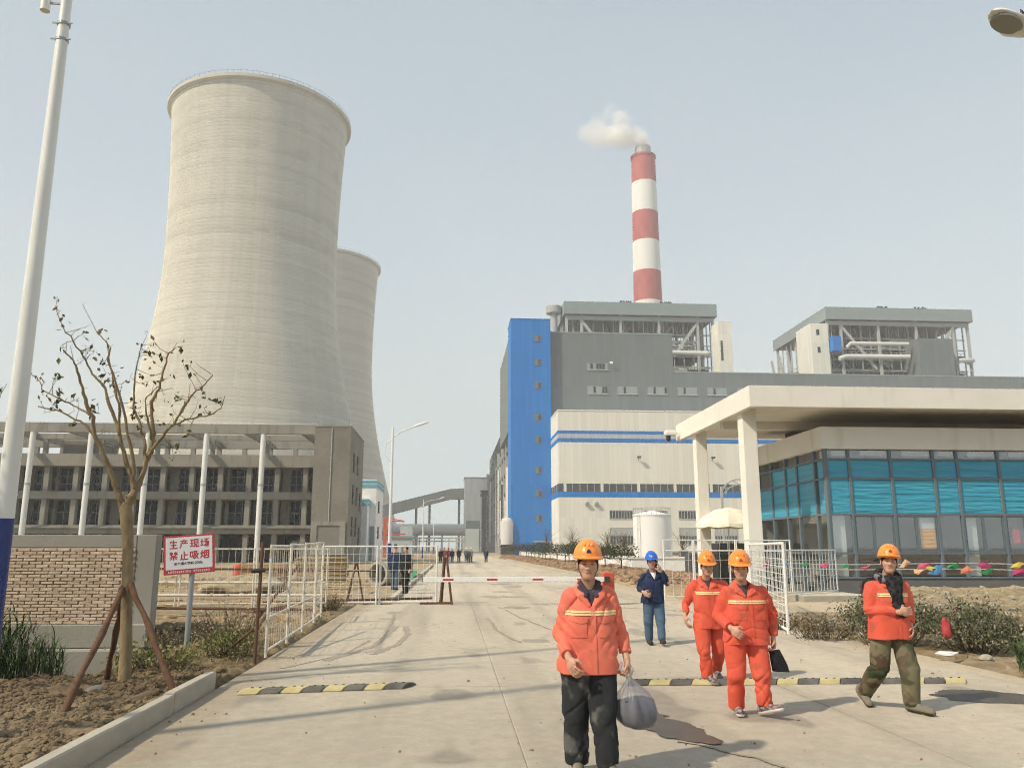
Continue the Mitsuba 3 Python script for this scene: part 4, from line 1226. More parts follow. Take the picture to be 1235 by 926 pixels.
put('dome', MB().lathe([(0, -.13), (.08, -.09), (.10, 0), (.10, .14)], (9.62, 35.8, 6.50), 16), 'm_dark', k, smooth=True)

# ------------------------------------------------------------------ wire fences and gates


def wire_panel(key, a, b, z0, z1, mframe='m_oldwhite', r=.024, pitch=.14, rpitch=.22, mid=None, wire=.0045):
    a, b = np.array([*a, 0.0]), np.array([*b, 0.0])
    L_ = np.linalg.norm(b - a)
    up = np.array([0, 0, 1.0])
    for p in (a, b):
        put('post', MB().tube([p + up * (z0 - .1), p + up * (z1 + .02)], r, 8), mframe, key, smooth=40)
    for z in [z0, z1] + ([mid] if mid else []):
        put('rail', MB().tube([a + up * z, b + up * z], r * .85, 8), mframe, key, smooth=40)
    m = MB()
    for s in np.arange(pitch, L_ - pitch / 2, pitch):
        p = a + (b - a) * s / L_
        m.bar(p + up * z0, p + up * z1, wire * 2)
    for z in np.arange(z0 + rpitch, z1 - rpitch / 2, rpitch):
        m.bar(a + up * z, b + up * z, wire * 2)
    put('wire_mesh', m, mframe, key, kind='stuff')


fl = ['nearest panel of the white wire fence on the left, beside a rusty post', 'second panel of the left wire fence behind the rusty post', 'third panel of the left wire fence receding along the road', 'farthest panel of the left wire fence next to the gate']
yy = [13.45, 15.5, 17.5, 19.4, 21.2]
for i in range(4):
    k = thing('wire_fence_panel', fl[i], 'fence', 'wire fence along the left road edge')
    x0, x1 = -2.86 - .08 * i, -2.94 - .08 * i
    wire_panel(k, (x0, yy[i] + .04), (x1 + rng.uniform(-.04, .04), yy[i + 1] - .04), .12, 1.72 + .03 * i, r=.022, pitch=.21, rpitch=.33, mid=.62 if i < 3 else .9, wire=.0028)
k = thing('rusty_post', 'rusty scaffold tube standing against the nearest fence panel', 'post')
put('tube', MB().tube([(-2.98, 13.3, -.2), (-2.96, 13.3, 1.78)], .027, 10), 'm_stake', k, smooth=40)
put('coupler', MB().tube([(-3.10, 13.26, 1.33), (-2.9, 13.3, 1.35)], .034, 10), 'm_dark', k, smooth=40)
put('stay', MB().tube([(-3.05, 13.4, .45), (-3.75, 14.2, -.05)], .024, 8), 'm_stake', k, smooth=40)
put('long_rail', MB().tube([(-3.02, 13.3, .72), (-3.0, 17.2, .60)], .024, 8), 'm_stake', k, smooth=40)
put('brace', MB().tube([(-3.0, 13.5, .62), (-3.05, 17.0, 1.36)], .024, 8), 'm_stake', k, smooth=40)
for i, (x0, x1) in enumerate([(-9.3, -7.2), (-7.1, -5.25), (-5.15, -3.35)]):
    k = thing('yard_fence_panel', ['yard fence panel right beside the brick wall end', 'yard fence panel behind the warning sign', 'yard fence panel right of the warning sign, before the unfinished building'][i], 'fence', 'wire fence across the yard')
    wire_panel(k, (x0, 22.6), (x1, 22.6 + .15 * i), .25, 1.66, r=.022, pitch=.17, rpitch=.35, wire=.0038)
for i, (x0, x1) in enumerate([(-3.98, -2.30), (-2.20, -0.46)]):
    k = thing('gate_panel', ['white wire gate panel left of the two standing men', 'white wire gate panel in front of the two standing men'][i], 'gate', 'white wire gate across the left side of the road')
    wire_panel(k, (x0, 26.2), (x1, 26.1), .06, 1.74, 'm_whitepaint', r=.028, pitch=.19, rpitch=.24, wire=.0045)
k = thing('trestle', 'rusty A-shaped steel trestle at the end of the gate where the barrier rests', 'trestle')
for a, b_ in (((-.34, 26.0, 0), (-.22, 25.9, 1.42)), ((.02, 25.8, 0), (-.16, 25.9, 1.42)), ((-.30, 26.5, 0), (-.20, 26.0, 1.40))):
    put('leg', MB().bar(a, b_, .055), 'm_stake', k)
put('foot', MB().box(-.95, .05, 25.84, 25.96, .0, .07), 'm_stake', k)
k = thing('support_frame', 'rusty steel prop frame behind the left gate panel', 'prop')
for a, b_ in (((-3.25, 26.6, 0), (-3.0, 26.5, 1.2)), ((-2.72, 26.5, 0), (-2.95, 26.5, 1.2))):
    put('leg', MB().bar(a, b_, .05), 'm_stake', k)
solo('rail_tube', MB().tube([(-5.4, 26.45, .98), (-2.3, 26.4, 1.0)], .03, 8), 'm_stake', 'long rusty tube fixed across the left gate panel', 'tube', smooth=40)
solo('floor_tube', MB().tube([(-5.6, 25.6, .10), (-0.6, 26.9, .13)], .035, 8), 'm_stake', 'rusty tube lying along the ground below the gate panels', 'tube', smooth=40)
r6 = np.random.default_rng(21)
for i, (a, b_) in enumerate([((-9.6, 21.4, .55), (-3.3, 21.9, .5)), ((-9.8, 22.1, .22), (-3.4, 21.2, .2)), ((-8.2, 24, .75), (-3.6, 24.2, .72)), ((-9.2, 27, 1.05), (-3.4, 27.5, 1.0))]):
    solo('pale_tube', MB().tube([a, b_], .035, 8), 'm_oldwhite' if i % 2 == 0 else 'm_stake', ['long pale tube low across the yard behind the sign post', 'rusty tube lying lowest across the yard', 'pale tube tied across the yard fence at mid height', 'rusty upper tube across the yard fence'][i], 'tube', smooth=40)

RG = thing('wire_gate_leaf', 'open white wire gate leaf swung aside on the right of the road', 'gate')
wire_panel(RG, (6.72, 16.5), (8.3, 22.8), .07, 1.78, 'm_whitepaint', r=.034, pitch=.62, rpitch=.155, wire=.0055)
for i, (a, b_) in enumerate([((7.05, 27.4), (8.1, 27.6)), ((8.15, 27.6), (9.6, 27.7)), ((9.65, 27.7), (11.6, 27.9))]):
    k = thing('white_rail_panel', ['white gate panel behind the man in the blue helmet', 'white gate panel behind the rear worker in orange', 'white gate panel below the parasol'][i], 'fence', 'white panels beneath the canopy')
    wire_panel(k, a, b_, .1, 1.95, 'm_whitepaint', r=.026, pitch=.3, rpitch=.6, mid=1.6, wire=.0045)
k = thing('bar_fence', 'white barred fence panel joining the gate leaf to the gatehouse corner', 'fence')
wire_panel(k, (8.9, 24.6), (13.0, 27.5), .3, 1.62, 'm_whitepaint', r=.025, pitch=.2, rpitch=.5, wire=.008)

# barrier
BA = thing('barrier', 'white boom barrier with red marks lowered across the road', 'barrier')
by, bz = 25.2, .76
put('arm', chamfer(-.86, 4.75, by - .03, by + .03, bz - .07, bz + .07, .008), 'm_white', BA)
for x in (-.10, 1.22, 2.60, 3.95):
    put('red_mark', MB().box(x - .16, x + .16, by - .034, by - .0301, bz - .028, bz + .028), 'm_red', BA)
put('end_cap', one(-.885, -.861, by - .035, by + .035, bz - .065, bz + .065), 'm_dark', BA)
put('cabinet', chamfer(4.6, 4.95, by + .04, by + .40, 0, .97, .03), 'm_crane', BA)
put('hub', MB().bar((4.7, by + .04, bz), (4.7, by - .09, bz), .16), 'm_dark', BA)

# speed bumps: rubber sections


def speed_bump(label, x0, x1, ya, yb, n, first):
    k = thing('speed_bump', label, 'speed bump', 'rubber speed bumps across the road')
    for i in range(n):
        a, b_ = i / n, (i + 1) / n
        xa, xb = x0 + (x1 - x0) * a + .004, x0 + (x1 - x0) * b_ - .004
        yc = ya + (yb - ya) * (a + b_) / 2
        prof = [(-.15, .004), (-.14, .018), (-.08, .046), (0, .055), (.08, .046), (.14, .018), (.15, .004)]
        sl = .10
        v, f = [], []
        for xx, sgn in ((xa, 1), (xb, 1)):
            for y, z in prof:
                v.append((xx + (y * .55), yc + y, z))
        m_ = len(prof)
        for q in range(m_ - 1):
            f += [[q, m_ + q, m_ + q + 1], [q, m_ + q + 1, q + 1]]
        for q in range(1, m_ - 1):
            f += [[0, q, q + 1], [m_, m_ + q + 1, m_ + q]]
        yl = (i + first) % 2 == 0
        s = put('section', (np.array(v), np.array(f)[:, ::-1]), 'm_bumpyellow' if yl else 'm_rubber', k)
        bt = MB()
        for t in (.3, .7):
            bt.lathe([(.016, 0), (.016, .006), (0, .007)], (xa + (xb - xa) * t, yc, .0545), 8)
        put('bolt', bt, 'm_dark', s)


speed_bump('short worn yellow and black speed bump on the left of the road', -2.42, -.50, 10.42, 10.72, 8, 0)
speed_bump('long yellow and black speed bump behind the orange workers', 2.28, 6.60, 10.75, 10.58, 16, 1)
solo('bump_end', rock(.12, 4, .5), 'm_kerb', 'broken pale end of the left speed bump', 'stone')

# bunting
BU = thing('bunting', 'two strings of coloured pennants stretched before the gatehouse windows', 'bunting')
for z0, z1 in ((1.30, 1.24), (1.18, 1.05)):
    put('string', MB().tube([(7.9 + 2.6 * t, 22.0 + .6 * math.sin(t), z0 + (z1 - z0) * t / 5 - .05 * math.sin(t * math.pi / 2.5) ** 2) for t in np.linspace(0, 5, 26)], .010, 5, False), 'm_curtain', BU)
fc = {'pink': (.60, .12, .20), 'orange': (.68, .22, .12), 'yellow': (.62, .47, .08), 'blue': (.08, .28, .52), 'green': (.03, .30, .09), 'magenta': (.46, .06, .16), 'peach': (.66, .40, .23)}
for (fx, fz, cname, s) in [(8.5, 1.27, 'pink', .6), (9.0, 1.25, 'blue', .5), (9.55, 1.25, 'green', .5), (10.1, 1.24, 'pink', .7), (10.65, 1.22, 'green', .6), (11.25, 1.20, 'pink', 1), (11.85, 1.22, 'blue', .8), (12.35, 1.27, 'peach', .9), (12.75, 1.06, 'peach', 1), (12.9, 1.24, 'pink', 1), (13.2, 1.13, 'blue', 1.1), (13.05, 1.16, 'yellow', .9), (13.75, 1.22, 'green', 1), (14.1, 1.08, 'orange', 1), (14.65, 1.22, 'magenta', 1), (14.7, 1.06, 'green', 1.1), (15.55, 1.22, 'yellow', 1), (15.6, 1.02, 'magenta', 1), (16.45, 1.34, 'blue', 1.2), (17.3, 1.2, 'orange', 1), (18.2, 1.2, 'green', 1)]:
    s *= .19
    q = rng.uniform(-.5, .5)
    v = np.array([[.9, 0, .25], [.25, .05, .45], [-.75, .12, .15 + q * .3], [-1.05, .1, -.35], [-.1, -.06, -.50], [.55, 0, -.2], [-.1, -.10, 0]]) * s
    v = v + rng.normal(0, .17, v.shape) * s * [1, .5, 1]
    f = [[0, 1, 6], [1, 2, 6], [2, 3, 6], [3, 4, 6], [4, 5, 6], [5, 0, 6]]
    put('pennant', (v + [fx, 22.0, fz], f), 'm_vc', BU, color=np.tile(fc[cname], (7, 1)))

# parasol, clutter under the canopy
PA = thing('parasol', 'large cream parasol standing by the canopy columns', 'parasol')
pc = np.array([11.2, 33.0, 3.32])
n = 10
v, f = [pc], []
for i in range(n):
    for s in (0, .5):
        t = 2 * math.pi * (i + s) / n
        for k_, (rr, dz) in enumerate(((.55, -.12), (1.0, -.36), (1.33, -.66), (1.34, -.80))):
            sag = .0 if s == 0 else -.035 * rr
            rr2 = rr * (1 if s == 0 else .965)
            v.append(pc + [rr2 * math.cos(t), rr2 * math.sin(t), dz + sag])
m_ = 2 * n
for i in range(m_):
    a, b_ = 1 + i * 4, 1 + ((i + 1) % m_) * 4
    f.append([0, a, b_])
    for k_ in range(3):
        f += [[a + k_, a + k_ + 1, b_ + k_ + 1], [a + k_, b_ + k_ + 1, b_ + k_]]
put('cover', (np.array(v), f), 'm_parasol', PA)
put('pole', MB().tube([(11.2, 33, 0), (11.2, 33, 3.3)], .025, 8), 'm_white', PA)
for i in range(n):
    t = 2 * math.pi * i / n
    put('rib', MB().bar(pc + [0, 0, -.1], pc + [1.3 * math.cos(t), 1.3 * math.sin(t), -.68], .018), 'm_darksteel', PA)
AM = thing('lattice_arch', 'small grey lattice arch on a mast behind the parasol', 'mast')
put('mast', MB().bar((20.0, 60, -.1), (20.0, 60, 6.2), .16), 'm_steel', AM)
b = MB()
arc = [(20 + 1.4 * (1 - math.cos(t)), 60, 5.6 + 1.15 * math.sin(t)) for t in np.linspace(0, math.pi, 9)]
arc2 = [(20.3 + 1.1 * (1 - math.cos(t)), 60, 5.6 + .75 * math.sin(t)) for t in np.linspace(0, math.pi, 9)]
for i in range(8):
    b.bar(arc[i], arc[i + 1], .09).bar(arc2[i], arc2[i + 1], .07).bar(arc[i], arc2[i + 1], .05)
put('lattice', b, 'm_steel', AM, kind='stuff')
for i, (x, y, w, d, h, m_, lab) in enumerate([(11.9, 35.5, 1.7, .8, 1.9, 'm_machine', 'dark patterned cabinet under the parasol'), (13.7, 44, 2.2, 1, 1.4, 'm_darksteel', 'dark equipment box behind the canopy columns'), (33.6, 119, 1.2, 1, 1.5, 'm_darksteel', 'small dark cabinet right of the storage tank')]):
    k = thing('cabinet', lab, 'cabinet')
    put('body', chamfer(x - w / 2, x + w / 2, y - d / 2, y + d / 2, .08, h, .03), m_, k)
    put('foot', one(x - w / 2 + .1, x + w / 2 - .1, y - d / 2 + .1, y + d / 2 - .1, -.1, .079), 'm_dark', k)

# ------------------------------------------------------------------ street lamps


def far_lamp(x, y, h, label, reach=1.9):
    k = thing('street_lamp', label, 'street lamp', 'street lamps along the road')
    put('base', MB().tube([(x, y, -.2), (x, y, 2.0)], [.12, .115], 14), 'm_polebase', k, smooth=40)
    put('pole', MB().tube([(x, y, 2.0), (x, y, h)], [.112, .075], 14), 'm_pole', k, smooth=40)
    put('arm', MB().tube([(x, y, h - .75), (x + .5, y, h - .35), (x + reach * .6, y, h + .02)], .04, 8), 'm_pole', k, smooth=40)
    put('bracket', MB().tube([(x, y, h - .9), (x - .42, y, h - 1.1), (x - .5, y, h - 1.9), (x - .05, y, h - 2.4)], .03, 8), 'm_pole', k, smooth=40)
    m = trimesh.creation.icosphere(subdivisions=2)
    vv = np.array(m.vertices) * [.55, .16, .10]
    vv[:, 2] = np.maximum(vv[:, 2], -.05)
    c, s = math.cos(.32), math.sin(.32)
    vv = np.stack([vv[:, 0] * c - vv[:, 2] * s, vv[:, 1], vv[:, 0] * s + vv[:, 2] * c], 1)
    put('head', (vv + [x + reach * .6 + .45, y, h + .19], m.faces), 'm_whitepaint', k, smooth=40)
    return k


far_lamp(-4.08, 55.0, 9.7, 'white street lamp with blue foot standing behind the two men at the gate', 2.4)
far_lamp(-4.75, 136.0, 9.6, 'smaller street lamp farther along the road before the conveyor', 4.2)
far_lamp(-4.8, 215.0, 9.6, 'distant street lamp seen below the conveyor, left of the workers', 4.2)
far_lamp(66.0, 150.0, 8.0, 'street lamp in front of the cream hall right of the tank', 1.5)
far_lamp(-6.4, 6.21, 8.4, 'street lamp beside the camera on the left whose thin shadow crosses the near road', 1.0)

LP = thing('lamp_head_post', 'street lamp whose pale head hangs into the top right corner', 'street lamp')
tip, ax = np.array([6.95, 9.05, 8.58]), unit([.86, .50, .02])
sd = unit(np.cross([0, 0, 1], ax))
upv = np.cross(ax, sd)
hv = []
S_ = np.linspace(0, 1, 15)
A_ = np.arange(20) * 2 * math.pi / 20
for s in S_:
    w = .19 * math.sqrt(max(1 - (1 - min(s / .75, 1)) ** 2, 0.0004)) * (1 if s < .75 else 1 - .55 * ((s - .75) / .25))
    for t in A_:
        zz = math.sin(t) * (.11 if math.sin(t) > 0 else .055) * (w / .19)
        hv.append(tip + ax * s * .95 + sd * w * math.cos(t) + upv * zz)
nA = 20
hf = [[i * nA + k_, i * nA + (k_ + 1) % nA, (i + 1) * nA + (k_ + 1) % nA, (i + 1) * nA + k_] for i in range(14) for k_ in range(nA)]
put('housing', (np.array(hv), np.array(hf)[:, ::-1]), 'm_whitepaint', LP, smooth=50)
gv = []
for s in np.linspace(.10, .72, 9):
    w = .15 * math.sqrt(max(1 - ((s - .41) / .34) ** 2, 0.08))
    gv += [tip + ax * s * .95 + sd * w - upv * .058, tip + ax * s * .95 - sd * w - upv * .058, tip + ax * s * .95 + sd * w - upv * .035, tip + ax * s * .95 - sd * w - upv * .035]
gf = []
for i in range(8):
    a, b_ = 4 * i, 4 * i + 4
    gf += [[a, a + 1, b_ + 1, b_], [a + 2, a, b_, b_ + 2], [a + 1, a + 3, b_ + 3, b_ + 1]]
gf += [[0, 2, 3, 1], [32, 33, 35, 34]]
put('lens', (np.array(gv), np.array(gf)), 'm_lens', LP)
for i in range(8):
    c = tip + ax * (.42 + .045 * i) * .95 - sd * .17 + upv * .035
    put('vent_slot', MB().bar(c - sd * .018 - upv * .02, c - sd * .018 + upv * .025, .014), 'm_dark', LP)
e = tip + ax * .93
put('arm', MB().tube([e, e + ax * .8 + [0, 0, -.05], e + ax * 1.7 + [0, 0, -.35]], .045, 12), 'm_pole', LP, smooth=40)
q = e + ax * 1.7
put('pole', MB().tube([(q[0], q[1], -.2), (q[0], q[1], 8.9)], [.11, .075], 16), 'm_pole', LP, smooth=40)

# ------------------------------------------------------------------ yard clutter beyond the gate
CP = thing('concrete_pipe', 'pale concrete pipe section lying behind the gate panels', 'pipe')
pa, pb = np.array([-3.35, 38.2, .55]), np.array([-2.35, 39.9, .55])
u, w, ax2 = frame(pb - pa)
v, f = [], []
for p in (pa, pb):
    for rr in (.55, .44):
        for t in np.arange(28) * 2 * math.pi / 28:
            v.append(p + rr * (math.cos(t) * u + math.sin(t) * w))
for k_ in range(28):
    k2 = (k_ + 1) % 28
    f += [[k_, k2, 56 + k2, 56 + k_], [28 + k2, 28 + k_, 84 + k_, 84 + k2], [k2, k_, 28 + k_, 28 + k2], [56 + k_, 56 + k2, 84 + k2, 84 + k_]]
put('barrel', (np.array(v), np.array(f)), 'm_kerb', CP, smooth=40)
for i, (x, y, w, h, lab) in enumerate([(-6.4, 42, 2.4, 1.25, 'tall stack of tan boards behind the left gate panel'), (-9.6, 44, 2.2, .9, 'lower stack of tan boards farther left in the yard')]):
    k = thing('board_stack', lab, 'stack')
    for j in range(int(h / .07)):
        put('board', MB().cbox((x + r6.uniform(-.08, .08), y + r6.uniform(-.06, .06), .1 + j * .07), (w, 1.3, .06), r6.uniform(-.04, .04)), 'm_board', k)
solo('green_net', (np.array([[-3.0, 42, .12], [-1.95, 42, .16], [-2.0, 52, .4], [-3.2, 52, .5], [-2.5, 46, .45]]), np.array([[0, 1, 4], [1, 2, 4], [2, 3, 4], [3, 0, 4]])), 'm_net', 'green dust net spread over soil beside the far kerb', 'net')
solo('sand_heap', (rock(1.5, 6, .35, 3)[0] + [-8.0, 33, .1], rock(1.5, 6, .35, 3)[1]), 'm_clod', 'heap of brown sand in the yard beyond the fence', 'heap', smooth=True)
for i, (x, y, z, lab) in enumerate([(-11.4, 46.0, .3, 'orange plastic barrel in the yard, right of the sand heap')]):
    solo('orange_barrel', MB().lathe([(0, 0), (.3, 0), (.33, .1), (.33, .75), (.28, .85), (0, .86)], (x, y, z - .3), 18), 'm_crane', lab, 'barrel', smooth=40)
solo('blue_litter', (rock(.15, 3, .8, 1)[0] + [-4.62, 13.6, -.10], rock(.15, 3, .8, 1)[1]), 'm_litter', 'crumpled blue and white plastic litter by the sign post', 'litter')
solo('white_litter', (rock(.16, 5, .25, 2)[0] * [1, .5, 1] + [7.55, 12.55, .1], rock(.22, 5, .25, 2)[1]), 'm_whitepaint', 'scrap of white foam board below the right bush', 'litter')
solo('red_rag', (rock(.10, 7, 1.5, 2)[0] * [.7, .6, 1] + .05 * (np.stack([meshkit.fbm(rock(.10, 7, 1.5, 2)[0] * 22 + 7 * i, 3, i) for i in range(3)], 1) - .5) + [8.0, 13.2, .42], rock(.17, 7, 1.5, 2)[1]), 'm_red', 'red rag caught on the right bush', 'rag', smooth=40)
for i, (x, y, r, lab) in enumerate([(-4.0, 10.05, .10, 'grey stone on the planting bed beside the tree stake'), (8.1, 12.4, .09, 'pale stone beside the white foam scrap'), (7.9, 17.4, .2, 'block of broken concrete by the gate leaf')]):
    vv, ff = rock(r, 10 + i, .6, 2)
    solo('stone', (vv + [x, y, float(hgt(x, y)) + r * .25], ff), 'm_greystone' if i == 0 else 'm_kerb', lab, 'stone', smooth=40)

# ------------------------------------------------------------------ plants


class Leaves:
    def __init__(self, seed):
        self.v, self.f, self.c, self.n, self.r = [], [], [], 0, np.random.default_rng(seed)

    def leaf(self, p, size, col, d=None, wide=.5):
        r = self.r
        d = unit(r.normal(0, 1, 3) + [0, 0, -.2]) if d is None else unit(d)
        s = unit(np.cross(d, r.normal(0, 1, 3)))
        u = np.cross(s, d)
        w = size * wide
        v = [p, p + d * size * .45 + s * w * .5 + u * size * .06, p + d * size, p + d * size * .45 - s * w * .5 + u * size * .06, p + d * size * .5 - u * size * .04]
        self.v += v
        k = self.n
        self.f += [[k, k + 1, k + 4], [k + 1, k + 2, k + 4], [k + 2, k + 3, k + 4], [k + 3, k, k + 4]]
        self.n += 5
        self.c += [np.array(col) * r.uniform(.7, 1.25)] * 5

    def blade(self, p, h, lean, w, col, seg=5):
        r = self.r
        a = r.uniform(0, 6.283)
        o = np.array([math.cos(a), math.sin(a), 0])
        s = np.array([-o[1], o[0], 0]) * w / 2
        col = np.array(col) * r.uniform(.65, 1.3)
        k = self.n
        for i in range(seg + 1):
            t = i / seg
            q = p + np.array([0, 0, 1.0]) * h * (t - .30 * lean * t * t) + o * h * lean * t * t
            ww = s * (1 - t) ** .7
            self.v += [q + ww, q - ww]
            self.c += [col, col]
        for i in range(seg):
            b_ = k + 2 * i
            self.f += [[b_, b_ + 1, b_ + 3], [b_, b_ + 3, b_ + 2]]
        self.n += 2 * (seg + 1)

    def put(self, name, parent=None, kind=None, matn='m_leafvc', label=None):
        key = num(f'{parent}__{name}' if parent else name)
        scene[key] = mikit.ply((np.array(self.v), np.array(self.f)), matn, False, color=np.array(self.c))
        if kind or label:
            labels[key] = {k: v for k, v in (('kind', kind), ('label', label)) if v}
        return key


BR = {
    'b7': ([(-0.19, 0, 2.11), (-0.15, 0, 2.2), (-0.08, -0.01, 2.37)], .058, .045),
    'b1': ([(-0.20, 0, 2.16), (-0.27, -0.03, 2.34), (-0.34, -0.09, 2.56), (-0.43, -0.14, 2.79), (-0.53, -0.19, 3.01), (-0.57, -0.26, 3.26), (-0.64, -0.3, 3.43), (-0.71, -0.35, 3.65), (-0.75, -0.4, 3.84), (-0.79, -0.42, 3.93), (-0.91, -0.46, 4.06)], .040, .008),
    'b1a': ([(-0.54, -0.2, 3.03), (-0.66, -0.2, 3.17), (-0.78, -0.2, 3.24), (-1.0, -0.2, 3.34), (-1.26, -0.2, 3.4)], .019, .006),
    'b1b': ([(-0.58, -.27, 3.28), (-0.77, -.1, 3.37), (-0.99, 0.05, 3.48), (-1.21, 0.12, 3.57), (-1.4, 0.2, 3.66), (-1.5, 0.24, 3.81), (-1.63, 0.28, 3.92)], .014, .004),
    'b2': ([(-0.09, 0.01, 2.37), (-0.16, 0.02, 2.57), (-0.25, 0.03, 2.81), (-0.35, 0.04, 3.1), (-0.45, 0.05, 3.34), (-0.57, 0.07, 3.64), (-0.67, 0.07, 3.78), (-0.78, 0.08, 3.89), (-0.89, 0.09, 4.07), (-1.04, 0.09, 4.29), (-1.2, 0.1, 4.47), (-1.34, 0.12, 4.76)], .034, .004),
    'b3': ([(-0.08, -0.03, 2.42), (-0.08, -0.1, 2.62), (-0.11, -0.16, 2.9), (-0.18, -0.24, 3.24), (-0.25, -0.31, 3.52), (-0.32, -0.37, 3.77), (-0.38, -0.41, 3.93), (-0.35, -0.46, 4.1)], .027, .007),
    'b3b': ([(-0.34, 0.03, 3.08), (-0.35, -0.05, 3.42), (-0.43, -0.06, 3.71), (-0.52, -0.07, 4.04), (-0.55, -0.08, 4.25), (-0.69, -0.08, 4.37)], .020, .005),
    'b4': ([(-0.15, 0, 2.16), (-0.13, 0, 2.22), (-0.06, 0, 2.4), (0.03, -0.01, 2.69), (0.08, -0.01, 2.98), (0.09, -0.01, 3.16), (0.03, -0.01, 3.4), (0.05, -0.02, 3.55), (0.12, -0.02, 3.7), (0.16, -0.02, 3.94), (0.18, -0.02, 4.12), (0.26, -0.02, 4.2)], .046, .007),
    'b4b': ([(0.08, -0.02, 3.02), (0.10, -0.15, 3.13), (0.05, -0.22, 3.3), (0.05, -0.26, 3.5), (0.19, -0.29, 3.65)], .018, .005),
    'b5': ([(0.02, 0, 2.7), (-0.02, 0.06, 2.87), (-0.07, 0.11, 3.05), (-0.16, 0.14, 3.27), (-0.25, 0.16, 3.45), (-0.28, 0.19, 3.67), (-0.29, 0.22, 3.92), (-0.28, 0.26, 4.22), (-0.27, 0.27, 4.31)], .026, .005),
    'b6': ([(0.05, -.01, 2.78), (0.15, -0.16, 2.9), (0.29, -0.2, 3.08), (0.43, -0.23, 3.25), (0.54, -0.28, 3.43), (0.65, -0.31, 3.59), (0.77, -0.33, 3.67), (0.87, -0.36, 3.79)], .026, .006),
    'b6b': ([(0.30, -0.2, 3.10), (0.35, -0.16, 3.18), (0.48, -0.15, 3.39), (0.55, -0.15, 3.54)], .012, .004),
    'b6c': ([(0.33, -.21, 3.13), (0.42, -0.1, 3.24), (0.58, -0.05, 3.3), (0.78, 0.01, 3.35), (0.89, 0.01, 3.43), (0.91, 0.01, 3.49)], .015, .005),
}
LV = [(-1.3, 4.74), (-1.2, 4.51), (-1.0, 4.5), (-0.95, 4.39), (-0.85, 4.3), (-0.84, 4.19), (-0.75, 4.13), (-0.65, 4.05), (-0.66, 4.42), (-1.15, 4.23), (-0.97, 4.08), (-0.89, 4.02), (-1.48, 3.84), (-1.24, 3.86), (-1.17, 3.86), (-1.11, 3.62), (-1.05, 3.56), (-1.18, 3.5), (-1.06, 3.41), (-1.34, 3.61), (-0.42, 3.88), (-0.38, 3.77), (-0.51, 3.74), (-0.64, 3.42), (-0.59, 3.35), (-0.28, 3.48), (-0.26, 3.36), (-0.17, 3.4), (-0.11, 3.46), (-0.07, 3.34), (-0.18, 3.94), (-0.16, 4.25), (-0.1, 4.16), (-0.04, 4.14), (0.03, 4.27), (0.14, 4.13), (0.37, 4.23), (-0.07, 3.88), (-0.08, 3.8), (0.05, 3.76), (0.22, 3.81), (0.23, 3.59), (0.37, 3.58), (0.42, 3.55), (0.56, 3.92), (0.6, 3.83), (0.7, 3.66), (0.77, 3.53), (0.82, 3.56), (0.89, 3.53), (0.7, 3.44), (0.66, 3.36), (0.76, 3.39), (0.61, 3.09), (0.38, 2.93), (0.5, 2.84), (0.39, 2.78), (0.43, 3.19), (0.21, 3.24), (-0.85, 3.18), (-0.81, 3.15), (-0.09, 2.77)]


